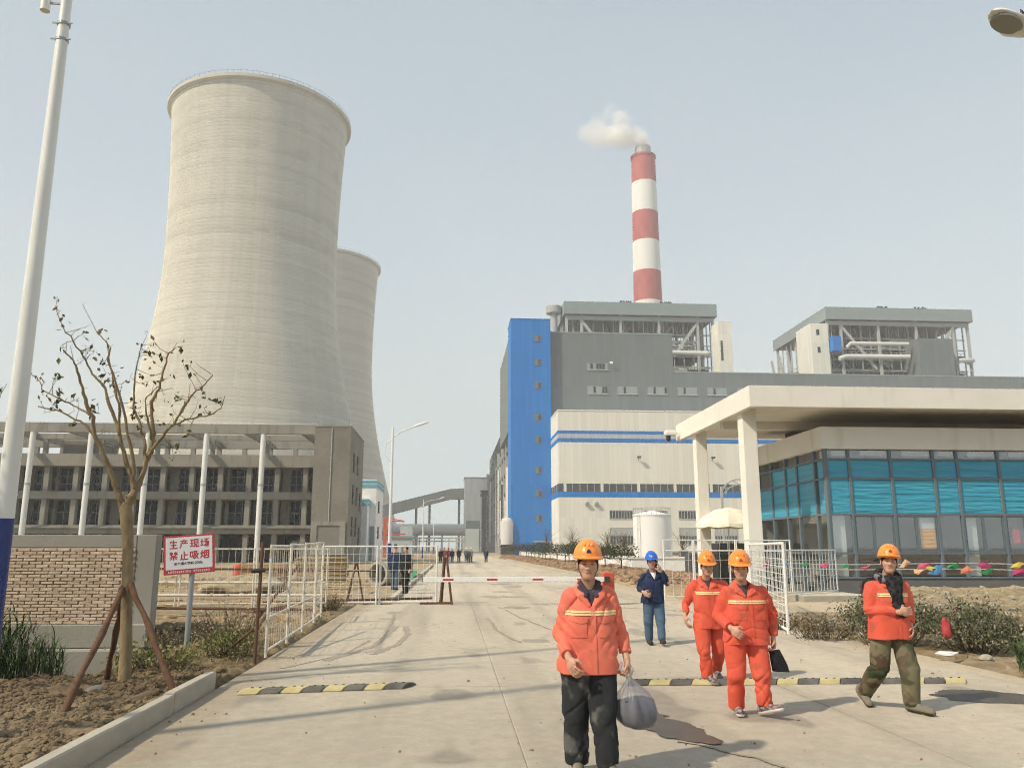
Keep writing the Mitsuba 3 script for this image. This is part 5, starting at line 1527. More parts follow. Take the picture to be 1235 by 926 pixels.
def young_tree(base, label, rz=0.0, sc=1.0, stakes=True):
    k = thing('young_tree', label, 'tree', None)
    bx_, by_ = base
    c, s = math.cos(rz), math.sin(rz)

    def W_(p):
        p = np.asarray(p, float) * sc
        return np.array([bx_ + p[0] * c - p[1] * s, by_ + p[0] * s + p[1] * c, p[2]])
    rr = np.random.default_rng(int(17 + 10 * sc))
    tr = [(0.0, 0, -.15), (0, 0, .12), (-.015, 0, .5), (-.05, 0, .9), (-.075, .01, 1.3), (-.10, 0, 1.69), (-.15, 0, 2.04), (-.17, 0, 2.17), (-.17, 0, 2.24)]
    put('trunk', MB().tube([W_(p) for p in tr], [.09, .076, .069, .065, .064, .064, .074, .075, .045], 14), 'm_bark', k, smooth=50)
    allpts = []
    for nme, (pts, r0, r1) in BR.items():
        pts = np.array(pts)
        t = np.linspace(0, 1, len(pts))
        tt = np.linspace(0, 1, len(pts) * 3)
        q = np.stack([np.interp(tt, t, pts[:, i]) for i in range(3)], 1)
        q[1:-1] += rr.normal(0, .006, q[1:-1].shape)
        allpts.append(q[len(q) // 4:])
        put('branch', MB().tube([W_(p) for p in q], list((r0 + (r1 - r0) * tt ** .8) * (.84 + .36 * rr.uniform(size=len(tt)))), 9), 'm_bark', k, smooth=50)
    A_ = np.vstack(allpts)
    tw = MB()
    lv = Leaves(5)
    for x, z in LV:
        d = np.hypot(A_[:, 0] - x, A_[:, 2] - z)
        j = int(np.argmin(d))
        tip_ = np.array([x, A_[j, 1] + rr.uniform(-.1, .1), z])
        a = A_[j]
        mid = (a + tip_) / 2 + rr.normal(0, .02, 3)
        tw.tube([W_(a), W_(mid), W_(tip_)], [.005, .004, .0025], 5)
        for i in range(int(rr.integers(2, 6))):
            p = tip_ + rr.normal(0, .035, 3)
            green = rr.uniform() < .8
            lv.leaf(W_(p), rr.uniform(.045, .10) * sc, (.095, .11, .038) if green else (.20, .13, .055), d=rr.normal(0, .7, 3) + [0, 0, -.6], wide=.55)
    for q in A_[::2]:
        if rr.uniform() < .7:
            e_ = q + rr.normal(0, .085, 3) + [0, 0, .07]
            e2_ = e_ + rr.normal(0, .05, 3) + [0, 0, .05]
            tw.tube([W_(q), W_(e_), W_(e2_)], [.0042, .003, .0018], 4)
            if rr.uniform() < .45:
                for i in range(2):
                    lv.leaf(W_(e2_ + rr.normal(0, .02, 3)), rr.uniform(.035, .075) * sc, (.075, .085, .035) if rr.uniform() < .7 else (.17, .11, .05), d=rr.normal(0, .7, 3) + [0, 0, -.3], wide=.5)
    put('twigs', tw, 'm_bark', k, kind='stuff')
    lv.put('leaves', k, 'stuff')
    if stakes:
        for a, b_ in (((-3.71, 8.50, .02), (-3.97, 10.47, 1.17)), ((-3.01, 9.86, .0), (-3.86, 10.50, 1.20)), ((-4.62, 11.9, -.2), (-4.0, 10.62, 1.14))):
            a, b_ = np.array(a), np.array(b_)
            n_ = 9
            pts = [a + (b_ - a) * t + rr.normal(0, .006, 3) for t in np.linspace(-.05, 1.04, n_)]
            sk = put('stake', MB().tube(pts, [.029 + .006 * ((i * 7) % 3) for i in range(n_)], 9), 'm_stake', k, smooth=50)
    return k


young_tree((-3.87, 10.55), 'nearly leafless young street tree propped by three brown stakes', 0, 1.0, True)
young_tree((-6.2, 9.6), 'neighbouring young tree of which only a leafy twig reaches the left edge', 0.35, 1.0, False)


def reeds(cx, cy, rx, ry, n, hmin, hmax, label, seed, cols_, wid=.022):
    L_ = Leaves(seed)
    r = L_.r
    for i in range(n):
        a, q = r.uniform(0, 6.283), math.sqrt(r.uniform())
        x, y = cx + rx * q * math.cos(a), cy + ry * q * math.sin(a)
        z = float(hgt(x, y, False)) - .03
        h = r.uniform(hmin, hmax) * (1 - .4 * q * q)
        col = cols_[int(r.integers(len(cols_)))]
        st = np.array([x, y, z])
        L_.blade(st, h, r.uniform(.1, .35), .012, np.array(col) * .9, 4)
        for j in range(int(r.integers(3, 7))):
            t = r.uniform(.25, .95)
            L_.blade(st + [r.uniform(-.03, .03), r.uniform(-.03, .03), h * t * .85], r.uniform(.22, .42), r.uniform(.6, 1.3), wid, col, 4)
    k = thing('reed_clump', label, 'reeds')
    L_.put('leaves', k, 'stuff', 'm_grass')
    b_ = MB()
    for i in range(40):
        a, q = r.uniform(0, 6.283), math.sqrt(r.uniform())
        x, y = cx + rx * q * math.cos(a), cy + ry * q * math.sin(a)
        z = float(hgt(x, y, False)) - .05
        b_.tube([(x, y, z), (x + r.normal(0, .06), y + r.normal(0, .06), z + r.uniform(hmin, hmax) * .8)], [.007, .003], 5)
    put('stems', b_, 'm_reedstem', k, kind='stuff')


GR = [(.055, .095, .03), (.08, .125, .04), (.04, .065, .024), (.15, .15, .065)]
reeds(-6.75, 12.2, 1.35, 1.0, 480, .8, 1.45, 'dense green reeds growing in the ditch below the brick wall', 3, GR)
reeds(8.6, 11.1, .75, .8, 260, .35, .62, 'low green reeds at the right edge of the picture', 6, GR[:3])


def bush(cx, cy, rx, ry, h, n, label, seed, cols_, ls=.07, z0=None, name='bush', cat='bush', twigs=60, hollow=.55):
    L_ = Leaves(seed)
    r = L_.r
    k = thing(name, label, cat)
    z0 = float(hgt(cx, cy, False)) if z0 is None else z0
    b_ = MB()
    tips = []
    for i in range(twigs):
        a, q = r.uniform(0, 6.283), math.sqrt(r.uniform())
        e = np.array([cx + rx * q * math.cos(a), cy + ry * q * math.sin(a), z0 + h * (.35 + .65 * math.sqrt(max(0, 1 - q * q * .9))) * r.uniform(.6, 1.08)])
        s = np.array([cx + rx * .55 * q * math.cos(a) * r.uniform(.3, 1), cy + ry * .55 * q * math.sin(a) * r.uniform(.3, 1), z0 - .05])
        m_ = (s + e) / 2 + r.normal(0, .05, 3)
        b_.tube([s, m_, e], [.010, .007, .003], 5)
        tips.append((s, m_, e))
    put('stems', b_, 'm_drystem', k, kind='stuff')
    for i in range(n):
        s, m_, e = tips[int(r.integers(twigs))]
        t = r.uniform(hollow, 1.05)
        p = (m_ + (e - m_) * (t - .5) * 2) if t > .5 else s + (m_ - s) * t * 2
        p = p + r.normal(0, .045 + .03 * h, 3)
        p[2] = max(p[2], z0 + .02)
        L_.leaf(p, r.uniform(.6, 1.3) * ls, cols_[int(r.integers(len(cols_)))], d=r.normal(0, .8, 3) + [0, 0, .25])
    L_.put('leaves', k, 'stuff')
    return k


DG = [(.12, .125, .07), (.19, .18, .12), (.09, .10, .045), (.26, .24, .175), (.07, .085, .035)]
bush(7.75, 14.6, .95, .8, .95, 4600, 'dusty green bush with the tallest shoots, behind the man with the scarf', 11, DG, .066)
bush(8.75, 13.7, .85, .8, .78, 3900, 'dusty grey-green bush at the right road edge next to the reeds', 12, DG, .066)
bush(7.0, 15.6, .6, .55, .55, 1000, 'lower bush with dry leaves left of the man with the scarf', 13, [(.15, .12, .065), (.20, .155, .09), (.10, .09, .045)], .055)
bush(6.9, 17.6, .8, .5, .4, 500, 'brown dry shrub at the foot of the white gate leaf', 14, [(.14, .10, .055), (.11, .085, .045)], .06)
bush(-4.2, 12.6, .7, .6, .34, 900, 'yellow-green weeds at the foot of the sign post', 15, [(.22, .21, .065), (.16, .18, .055), (.32, .27, .12)], .06)
bush(-3.6, 14.2, .55, .8, .42, 900, 'green weeds between the sign and the wire fence', 16, [(.17, .19, .06), (.25, .235, .09), (.12, .14, .045)], .06)
bush(-3.9, 15.6, .8, .8, .75, 700, 'dry brown weeds with seed heads behind the green weeds', 17, [(.36, .28, .18), (.44, .37, .26), (.28, .21, .13)], .05, twigs=70)
bush(-5.0, 16.2, .7, .7, .5, 500, 'dry grey weeds beside the brick wall end', 18, [(.26, .20, .13), (.33, .28, .20), (.14, .13, .07)], .05, twigs=80)
bush(-3.45, 24.3, .5, .9, .45, 600, 'straw coloured weeds at the far end of the left fence', 19, [(.28, .22, .12), (.22, .18, .09)], .05, twigs=90)
# grassy straw on verge: uncountable
L_ = Leaves(44)
for i in range(2600):
    x, y = L_.r.uniform(-5.2, -2.95), L_.r.uniform(10.9, 22)
    if meshkit.fbm(np.array([[x * 1.2, y * 1.2, 0]]), 3, 7)[0] + L_.r.uniform(-.15, .15) > .5:
        L_.blade(np.array([x, y, float(hgt(x, y, False)) - .02]), L_.r.uniform(.06, .22), L_.r.uniform(.3, 1.2), .012, [(.24, .20, .10), (.30, .25, .14), (.12, .13, .05)][int(L_.r.integers(3))], 3)
key = L_.put('dry_grass', None, 'stuff', 'm_grass')
labels[key] = {'label': 'dry straw and thin grass on the left verge by the fence', 'category': 'grass', 'kind': 'stuff'}
L_ = Leaves(45)
for i in range(1500):
    x, y = L_.r.uniform(7.3, 12), L_.r.uniform(9, 20)
    if meshkit.fbm(np.array([[x * .9, y * .9, 0]]), 3, 9)[0] > .5:
        L_.blade(np.array([x, y, float(hgt(x, y, False)) - .02]), L_.r.uniform(.05, .2), L_.r.uniform(.3, 1.2), .012, [(.24, .20, .10), (.17, .15, .07), (.12, .13, .05)][int(L_.r.integers(3))], 3)
key = L_.put('dry_grass', None, 'stuff', 'm_grass')
labels[key] = {'label': 'thin dry grass on the rough ground at the right', 'category': 'grass', 'kind': 'stuff'}

# hedge of small clipped trees on the heap right of the road
hr = np.random.default_rng(31)
spots = [(9.9 + .9 * hr.uniform(), 53.0 + 3.9 * i + .035 * i * i + hr.uniform(-.7, .7)) for i in range(24)]
for i, (x, y) in enumerate(spots):
    lab = ['dark small tree of the hedge row, nearest the man with the bag'] + ['small dark tree, %s in the hedge row counted from the man with the bag' % o for o in ('second', 'third', 'fourth', 'fifth', 'sixth', 'seventh', 'eighth', 'ninth', 'tenth', 'eleventh', 'twelfth')] + ['far small dark tree in the merged far end of the hedge row by the road'] * 20
    k = thing('hedge_tree', lab[i], 'small tree', 'hedge row of small trees')
    z0 = float(hgt(x, y, False))
    put('trunk', MB().tube([(x, y, z0 - .2), (x + .03, y, z0 + .6), (x, y, z0 + 1.0)], [.05, .04, .03], 7), 'm_drystem', k)
    lf = Leaves(300 + i)
    top = 1.92 + hr.uniform(-.12, .25)
    for j in range(620 if i < 6 else 330):
        d = unit(hr.normal(0, 1, 3))
        p = np.array([x, y, z0 * .5 + top - .52]) + d * np.array([1.2, 1.2, .55]) * (1 if i < 7 else 1.25) * hr.uniform(.35, 1.05) * (0.75 + .5 * meshkit.noise(d[None] * 2 + i, i)[0])
        lf.leaf(p, hr.uniform(.10, .2), [(.035, .045, .02), (.05, .06, .025), (.075, .07, .035)][int(hr.integers(3))])
    lf.put('crown', k, 'stuff')
def bare_tree(x, y, h, label, seed, col):
    r = np.random.default_rng(seed)
    k = thing('bare_tree', label, 'tree')
    put('trunk', MB().tube([(x, y, -.1), (x, y, h * .35), (x + .05, y, h * .55)], [.09, .07, .05], 7), 'm_drystem', k)
    b_ = MB()
    lf = Leaves(seed)
    for i in range(34):
        z = h * r.uniform(.3, .6)
        e = np.array([x + r.normal(0, h * .17), y + r.normal(0, h * .17), z + h * r.uniform(.15, .5)])
        b_.tube([(x, y, z), (np.array([x, y, z]) + e) / 2 + r.normal(0, .05, 3), e], [.03, .02, .012], 4)
        for j in range(4):
            lf.leaf(e + r.normal(0, h * .05, 3), r.uniform(.07, .16), col)
    put('limbs', b_, 'm_drystem', k, kind='stuff')
    lf.put('crown', k, 'stuff')


bare_tree(18.2, 160, 6.2, 'bare reddish young tree in front of the blue tower', 61, (.16, .09, .07))
bare_tree(19.6, 135, 5.4, 'thin young tree in front of the left corner of the cream hall', 62, (.11, .11, .06))
bare_tree(19.8, 105, 4.4, 'thin young tree just left of the nearest orange helmet', 63, (.12, .12, .07))
bare_tree(20.9, 100, 3.9, 'thin young tree just right of the nearest orange helmet', 64, (.13, .12, .07))
bare_tree(31.5, 112, 4.2, 'thin young tree in front of the white tank', 65, (.12, .12, .07))

# ------------------------------------------------------------------ people: signed distance fields meshed by surface nets


class Field:
    def __init__(self, lo, hi, h):
        self.lo, self.h = np.array(lo, float), h
        n = np.ceil((np.array(hi) - self.lo) / h).astype(int) + 1
        self.d = np.full(n, 0.2, np.float32)
        self.ax = [(self.lo[i] + h * np.arange(n[i])).astype(np.float32) for i in range(3)]

    def grid(self, lo, hi):
        sl = tuple(slice(max(0, int((lo[i] - self.lo[i]) / self.h)), max(1, int((hi[i] - self.lo[i]) / self.h) + 2)) for i in range(3))
        return sl, self.ax[0][sl[0]][:, None, None], self.ax[1][sl[1]][None, :, None], self.ax[2][sl[2]][None, None, :]

    def add(self, fn, lo, hi, k=0.02, m=0.07):
        sl, X, Y, Z = self.grid(np.asarray(lo) - m, np.asarray(hi) + m)
        b = fn(X, Y, Z).astype(np.float32)
        a = self.d[sl]
        h = np.maximum(k - np.abs(a - b), 0) / k
        self.d[sl] = np.minimum(a, b) - h * h * k / 4

    def sub(self, fn, lo, hi, k=0.01):
        sl, X, Y, Z = self.grid(np.asarray(lo), np.asarray(hi))
        b = -fn(X, Y, Z).astype(np.float32)
        a = self.d[sl]
        h = np.maximum(k - np.abs(a - b), 0) / k
        self.d[sl] = np.maximum(a, b) + h * h * k / 4

    def cap(self, a, b, ra, rb, k=0.02, flat=None):
        """tapered capsule; flat = (axis vector, factor) squeezes it along that axis."""
        a, b = np.asarray(a, float), np.asarray(b, float)
        ba = b - a
        l2 = max(float(ba @ ba), 1e-9)

        def fn(X, Y, Z):
            px, py, pz = X - a[0], Y - a[1], Z - a[2]
            t = np.clip((px * ba[0] + py * ba[1] + pz * ba[2]) / l2, 0, 1)
            dx, dy, dz = px - ba[0] * t, py - ba[1] * t, pz - ba[2] * t
            q = dx * dx + dy * dy + dz * dz
            s = 1.0
            if flat is not None:
                e, s = flat
                w = dx * e[0] + dy * e[1] + dz * e[2]
                q = q + w * w * (1 / (s * s) - 1)
            return (np.sqrt(q) - (ra + (rb - ra) * t)) * (s if flat is not None else 1)
        r = max(ra, rb)
        self.add(fn, np.minimum(a, b) - r, np.maximum(a, b) + r, k)

    def ell(self, c, r, R=None, k=0.02, cut=False):
        c, r = np.asarray(c, float), np.asarray(r, float)
        R = np.eye(3) if R is None else R

        def fn(X, Y, Z):
            px, py, pz = X - c[0], Y - c[1], Z - c[2]
            u = (px * R[0, 0] + py * R[1, 0] + pz * R[2, 0]) / r[0]
            v = (px * R[0, 1] + py * R[1, 1] + pz * R[2, 1]) / r[1]
            w = (px * R[0, 2] + py * R[1, 2] + pz * R[2, 2]) / r[2]
            n = np.sqrt(u * u + v * v + w * w)
            g = np.sqrt((u / r[0]) ** 2 + (v / r[1]) ** 2 + (w / r[2]) ** 2)
            return n * (n - 1) / np.maximum(g, 1e-6)
        m = r.max()
        (self.sub if cut else self.add)(fn, c - m - (.02 if cut else 0), c + m + (.02 if cut else 0), k)

    def ripple(self, f, amp, reach=0.05):
        idx = np.argwhere(np.abs(self.d) < reach)
        p = self.lo + idx * self.h
        self.d[tuple(idx.T)] += amp * f(p).astype(np.float32)

    def mesh(self):
        d = self.d
        s = d < 0
        c = np.zeros(np.array(s.shape) - 1, np.int8)
        for o in np.ndindex(2, 2, 2):
            c += s[tuple(slice(o[i], s.shape[i] - 1 + o[i]) for i in range(3))]
        act = np.argwhere((c > 0) & (c < 8))
        ids = np.full(c.shape, -1, np.int32)
        ids[tuple(act.T)] = np.arange(len(act))
        acc, cnt = np.zeros((len(act), 3)), np.zeros(len(act))
        corner = list(np.ndindex(2, 2, 2))
        val = {o: d[tuple((act + o).T)] for o in corner}
        for o in corner:
            for ax in range(3):
                if o[ax] == 0:
                    e = tuple(o[i] + (i == ax) for i in range(3))
                    a, b = val[o], val[e]
                    m = (a < 0) != (b < 0)
                    t = a[m] / (a[m] - b[m])
                    p = np.tile(np.array(o, float), (m.sum(), 1))
                    p[:, ax] += t
                    acc[m] += p
                    cnt[m] += 1
        v = (act + acc / cnt[:, None]) * self.h + self.lo
        fs = []
        for ax in range(3):
            u, w = (ax + 1) % 3, (ax + 2) % 3
            n = np.array(s.shape)
            lo_ = [1, 1, 1]
            lo_[ax] = 0
            a = s[tuple(slice(lo_[i], n[i] - 1) for i in range(3))]
            up = [slice(lo_[i], n[i] - 1) for i in range(3)]
            up[ax] = slice(1, n[ax])
            b = s[tuple(up)]
            e = np.argwhere(a != b) + np.array(lo_)
            inside = s[tuple(e.T)]
            q = []
            for du, dw in ((0, 0), (-1, 0), (-1, -1), (0, -1)):
                k = e.copy()
                k[:, u] += du
                k[:, w] += dw
                q.append(ids[tuple(k.T)])
            q = np.stack(q, 1)
            q = np.where(inside[:, None], q, q[:, ::-1])
            fs.append(q[(q >= 0).all(1)])
        f = np.vstack(fs)
        f = np.vstack([f[:, [0, 1, 2]], f[:, [0, 2, 3]]])
        return v, f


def rotm(yaw=0, pitch=0, roll=0):
    cy_, sy_, cp, sp, cr, sr = math.cos(yaw), math.sin(yaw), math.cos(pitch), math.sin(pitch), math.cos(roll), math.sin(roll)
    return np.array([[cy_, -sy_, 0], [sy_, cy_, 0], [0, 0, 1]]) @ np.array([[1, 0, 0], [0, cp, -sp], [0, sp, cp]]) @ np.array([[cr, 0, sr], [0, 1, 0], [-sr, 0, cr]])


def hand(F, wr, ha, n, w, curl, hook=False):
    d = unit(np.asarray(ha) - wr)
    n = unit(np.asarray(n) - d * (np.asarray(n) @ d))
    w = unit(np.asarray(w) - d * (np.asarray(w) @ d) - n * (np.asarray(w) @ n))
    c = np.asarray(wr) + d * .055
    F.cap(np.asarray(wr) + d * .0, np.asarray(wr) + d * .05, .024, .026, .02, (n, .75))
    F.cap(c - w * .022, c + w * .022, .030, .030, .02, (n, .55))
    for i, (o, l) in enumerate(((-.033, .82), (-.011, .96), (.011, 1.0), (.033, .9))):
        p = c + d * .034 + w * o
        a = curl[0] + .06 * i
        for L_, r in ((.042, .0098), (.027, .0088), (.021, .008)):
            dirv = d * math.cos(a) + n * math.sin(a) + w * o * 1.6
            q = p + unit(dirv) * L_ * l
            F.cap(p, q, r, r * .93, .006)
            p = q
            a += curl[1]
    p = c + w * .030 - d * .03 + n * .006
    a1 = unit(d * .6 + w * .62 + n * .45)
    q = p + a1 * .045
    F.cap(p, q, .0125, .011, .012)
    q2 = q + unit(d * .8 + w * .05 + n * .6) * .032
    F.cap(q, q2, .011, .009, .006)


def folds(p, seed, limb=1.0):
    """long soft creases running aslant, with fine crumple; about -1 (proud) to 1 (sunk)."""
    x, y, z = p[:, 0], p[:, 1], p[:, 2]
    w = .10 * (meshkit.fbm(p * 3.0 + seed * 3.7, 2, seed) - .5)

    def crease(u, v, s_):
        q = np.stack([(u + w) * 13.0 + s_, v * 2.0 + s_, y * 2.2], 1)
        r = 1 - np.abs(2 * meshkit.noise(q, seed + int(s_)) - 1)
        m = sstep(.42, .66, meshkit.fbm(p * 2.6 + s_ * 1.7, 2, seed + 3))
        return r ** 4 * m
    g = crease(x * .82 + z * .57, -x * .57 + z * .82, 1) + crease(x * .82 - z * .57, x * .57 + z * .82, 2)
    g = g + .8 * limb * crease(z + .35 * x * np.sign(x), x, 3)
    fine = meshkit.fbm(p * np.array([16, 16, 16]), 2, seed + 8) - .5
    return g * 1.4 - .22 - fine * .25


def person(J, at, opt):
    """J: joints relative to the ground point at; the figure faces -y. Returns nothing; adds all entries."""
    J = {k: np.array(v, float) for k, v in J.items()}
    h = opt.get('h', .006)
    off = np.array([at[0], at[1], 0.0])
    k = num('person')
    labels[k] = {'label': opt['label'], 'category': 'person'}
    if opt.get('group'):
        labels[k]['group'] = opt['group']
    P_ = np.array(list(J.values()))
    lo, hi = P_.min(0) - [.25, .32, .12], P_.max(0) + [.25, .28, .34]
    sk = opt.get('fat', 1.0)
    hd = J['head']
    R = rotm(*opt.get('look', (0, 0, 0)))

    def H(x, y, z):
        return hd + R @ np.array([x, y, z])
    F = Field(lo, hi, h)
    far = opt.get('far', False)
    # skin: head
    F.ell(H(0, .012, .040), (.076, .094, .088), R)
    F.ell(H(0, -.030, -.030), (.061, .066, .088), R, .03)
    F.ell(H(0, -.060, -.085), (.034, .032, .026), R, .03)
    if not far:
        for s in (-1, 1):
            F.ell(H(s * .042, -.062, -.016), (.024, .022, .020), R, .025)
            F.ell(H(s * .031, -.100, .013), (.018, .014, .0115), R, .012, cut=True)
            F.ell(H(s * .031, -.079, .012), (.0135, .0135, .0125), R, .004)
            F.cap(H(s * .014, -.090, .032), H(s * .046, -.080, .030), .010, .008, .012)
            F.ell(H(s * .077, .012, -.004), (.011, .022, .033), R, .008)
            F.ell(H(s * .013, -.099, -.026), (.010, .011, .008), R, .008)
        F.cap(H(0, -.090, .022), H(0, -.108, -.020), .0085, .0125, .012)
        F.cap(H(-.018, -.088, -.050), H(.018, -.088, -.050), .0075, .0075, .006)
        F.cap(H(-.014, -.087, -.062), H(.014, -.087, -.062), .0085, .0085, .005)
    nk = J['neck']
    F.cap(H(0, .012, -.05), nk + [0, .01, -.03], .052, .058, .03)
    ch = (J['shR'] + J['shL']) / 2
    pel = (J['hipR'] + J['hipL']) / 2
    F.cap(J['shR'] + [.03, 0, -.03], J['shL'] + [-.03, 0, -.03], .040, .040, .04)
    F.cap(ch + [0, 0, -.08], pel + [0, 0, .08], .10, .10, .05, (np.array([0, 1.0, 0]), .75))
    for s in 'RL':
        hp, kn, an, to = J['hip' + s] + [0, 0, .12], J['kn' + s], J['an' + s] + [0, 0, .06], J['to' + s]
        F.cap(J['sh' + s] + [0, 0, -.03], J['el' + s], .036, .030, .02)
        F.cap(J['el' + s], J['wr' + s], .030, .025, .02)
        F.cap(hp, kn, .075, .05, .03)
        F.cap(kn, an, .046, .034, .02)
        F.cap(an, to * .6 + an * .4 + [0, 0, -.02], .032, .026, .02)
        if far:
            F.cap(J['wr' + s], J['ha' + s], .035, .04, .02)
        else:
            nrm, wv, curl = opt['hand' + s]
            hand(F, J['wr' + s], J['ha' + s], nrm, wv, curl)
    v, f = F.mesh()
    q = (v - hd) @ R
    skin = np.array(opt.get('skin', (.52, .295, .195)))
    col = np.tile(skin, (len(v), 1))
    hs = np.linalg.norm(v - hd, axis=1) < .16
    n_ = meshkit.fbm(v * 25, 2, 3)
    col *= (.9 + .2 * n_)[:, None]
    if not far:
        def blend(mask, c_):
            m = (mask * hs)[:, None]
            return col * (1 - m) + np.array(c_) * m
        ex = np.minimum(np.abs(q[:, 0] - .031), np.abs(q[:, 0] + .031))
        fr = (q[:, 1] < -.045)
        col = blend(np.exp(-((q[:, 2] + .045) / .03) ** 2) * np.exp(-(q[:, 0] / .04) ** 2) * fr * .22, (.20, .12, .085))
        col = blend(fr * (np.exp(-((q[:, 2] - .031) / .0055) ** 4) * (ex < .021)) * .85, (.03, .022, .018))
        col = blend(fr * np.clip(1.4 - ((ex / .017) ** 2 + ((q[:, 2] - .012) / .0075) ** 2), 0, 1) * .8, (.055, .035, .028))
        col = blend(fr * np.exp(-((q[:, 2] + .056) / .010) ** 4) * np.exp(-(q[:, 0] / .022) ** 4) * .6, (.27, .10, .08))
        col = blend(fr * np.exp(-((q[:, 2] + .056) / .0030) ** 2) * np.exp(-(q[:, 0] / .022) ** 4) * .8, (.07, .03, .025))
    scene[k] = mikit.ply((v + off, f), 'm_skin', True, color=col)

    # hair under the helmet
    if not far or opt.get('bare'):
        Fh = Field(hd - .15, hd + .17, max(h, .006))
        Fh.ell(H(0, .016, .044), (.083, .099, .094), R)
        if opt.get('bare'):
            Fh.ell(H(0, -.11, -.03), (.10, .07, .085), R, .01, cut=True)
        else:
            Fh.ell(H(0, -.10, -.06), (.10, .105, .10), R, .01, cut=True)
        Fh.ell(H(0, 0, -.16), (.2, .2, .13), R, .01, cut=True)
        hv_, hf_ = Fh.mesh()
        put('hair', (hv_ + off, hf_), 'm_black', k, smooth=True)
    # helmet
    if not opt.get('bare'):
        Ft = Field(hd - .2, hd + .26, .005 if not far else .014)
        up_ = opt.get('tilt', 0.0)
        Rt = R @ rotm(0, up_, 0)

        def K(x, y, z):
            return hd + R @ np.array([0, 0, .062]) + Rt @ np.array([x, y, z])
        Ft.ell(K(0, .012, .0), (.114, .140, .143), Rt)
        Ft.sub(lambda X, Y, Z: (X - K(0, 0, -.004)[0]) * Rt[0, 2] + (Y - K(0, 0, -.004)[1]) * Rt[1, 2] + (Z - K(0, 0, -.004)[2]) * Rt[2, 2], hd - .2, hd + .26, .004)
        Ft.ell(K(0, -.012, -.004), (.122, .160, .010), Rt, .012)
        Ft.ell(K(0, -.075, -.010), (.098, .108, .009), Rt, .012)
        if not far:
            for x in (-.028, 0, .028):
                Ft.cap(K(x, -.095, .096), K(x, .06, .133), .010, .010, .010)
                Ft.cap(K(x, .06, .133), K(x, .13, .065), .010, .008, .010)
        hv_, hf_ = Ft.mesh()
        hk = put('helmet', (hv_ + off, hf_), opt.get('hatmat', 'm_helmet'), k, smooth=True)
        if not far:
            b_ = MB()
            m_ = opt.get('emblem', 'm_polebase')
            for x0, z0, x1, z1, t in ((-.018, .040, .018, .040, .007), (-.012, .040, 0, .062, .008), (0, .062, .012, .040, .008), (-.014, .052, .014, .052, .005)):
                def on(x, z):
                    y = -.138 * math.sqrt(max(0, 1 - (x / .114) ** 2 - (z / .143) ** 2)) + .012 - .008
                    return K(x, y, z)
                b_.bar(on(x0, z0), on(x1, z1), t, .008)
            v_, f_ = b_.mesh()
            put('emblem', (v_ + off, f_), m_, hk)
            b_ = MB()
            b_.tube([H(-.076, -.01, .05), H(-.078, -.02, -.02), H(-.05, -.05, -.085), H(0, -.075, -.118), H(.05, -.05, -.085), H(.078, -.02, -.02), H(.076, -.01, .05)], .0035, 5)
            v_, f_ = b_.mesh()
            put('chin_strap', (v_ + off, f_), 'm_shirt', k)

    # trousers
    tr = opt.get('trouser', (.098, .078, .066))
    Fl = Field(lo, [hi[0], hi[1], pel[2] + .30], max(h, .007))
    Fl.cap(J['hipR'] + [.02, 0, .08], J['hipL'] + [-.02, 0, .08], tr[0] * 1.0, tr[0] * 1.0, .04, (np.array([0, 1.0, 0]), .92))
    for s in 'RL':
        hp, kn, an = J['hip' + s] + [0, 0, .06], J['kn' + s], J['an' + s]
        an2 = an + unit(kn - an) * .075
        Fl.cap(hp, kn, tr[0], tr[1], .02)
        Fl.cap(kn, an2, tr[1], tr[2], .008)
        ax_ = unit(an - kn)
        e = an2 + ax_ * .012
        Fl.sub(lambda X, Y, Z, e=e, ax_=ax_: -((X - e[0]) * ax_[0] + (Y - e[1]) * ax_[1] + (Z - e[2]) * ax_[2]), np.minimum(e, an) - .13, np.maximum(e, an) + .10, .004)
    sd_ = opt.get('seed', 1)
    if not far:
        def wr_(p):
            kz = np.zeros(len(p))
            for s in 'RL':
                for jn, rad in (('kn', .13), ('an', .15), ('hip', .13)):
                    kz = np.maximum(kz, np.exp(-(np.linalg.norm(p - J[jn + s], axis=1) / rad) ** 2))
            return folds(p - pel, sd_, kz + .2) * (.55 + .6 * kz)
        Fl.ripple(wr_, .015)
    v_, f_ = Fl.mesh()
    tk = put('trousers', (v_ + off, f_), opt['trouser_mat'], k, smooth=True)

    # jacket
    jw = opt.get('jacket', (.255, .225, .215))
    hem = np.array([(J['hemL'][0] + J['hemR'][0]) / 2, J['hemL'][1], J['hemL'][2]])
    a0 = abs(J['hemR'][0] - J['hemL'][0]) / 2
    topz = max(J['shR'][2], J['shL'][2]) + .045
    hm = hem[2]
    zk = np.array([hm - .3, hm, hm + .12, hm + .30, topz - .17, topz - .06, topz])
    shw = np.linalg.norm(J['shL'] - J['shR']) / 2 + .02
    aw = np.array([a0, a0, a0 * .98, a0 * .95, min(a0, shw) * .97, shw * .80, shw * .42])
    bw = np.array([.168, .168, .160, .146, .142, .105, .06]) * sk
    Fj = Field(lo, hi, max(h, .006))

    def torso(X, Y, Z):
        a = np.interp(Z, zk, aw)
        b_ = np.interp(Z, zk, bw)
        t = np.clip((Z - hm) / (ch[2] - hm), 0, 1.2)
        cx_ = hem[0] + (ch[0] - hem[0]) * t
        cy_ = hem[1] + (ch[1] - hem[1]) * t - .012 * np.sin(np.clip(t, 0, 1) * 3.14)
        u, w = np.abs(X - cx_) / a, np.abs(Y - cy_) / b_
        r_ = (u ** 2.5 + w ** 2.5) ** .4
        return np.maximum(np.maximum((r_ - 1) * np.minimum(a, b_), Z - topz), hm - Z)
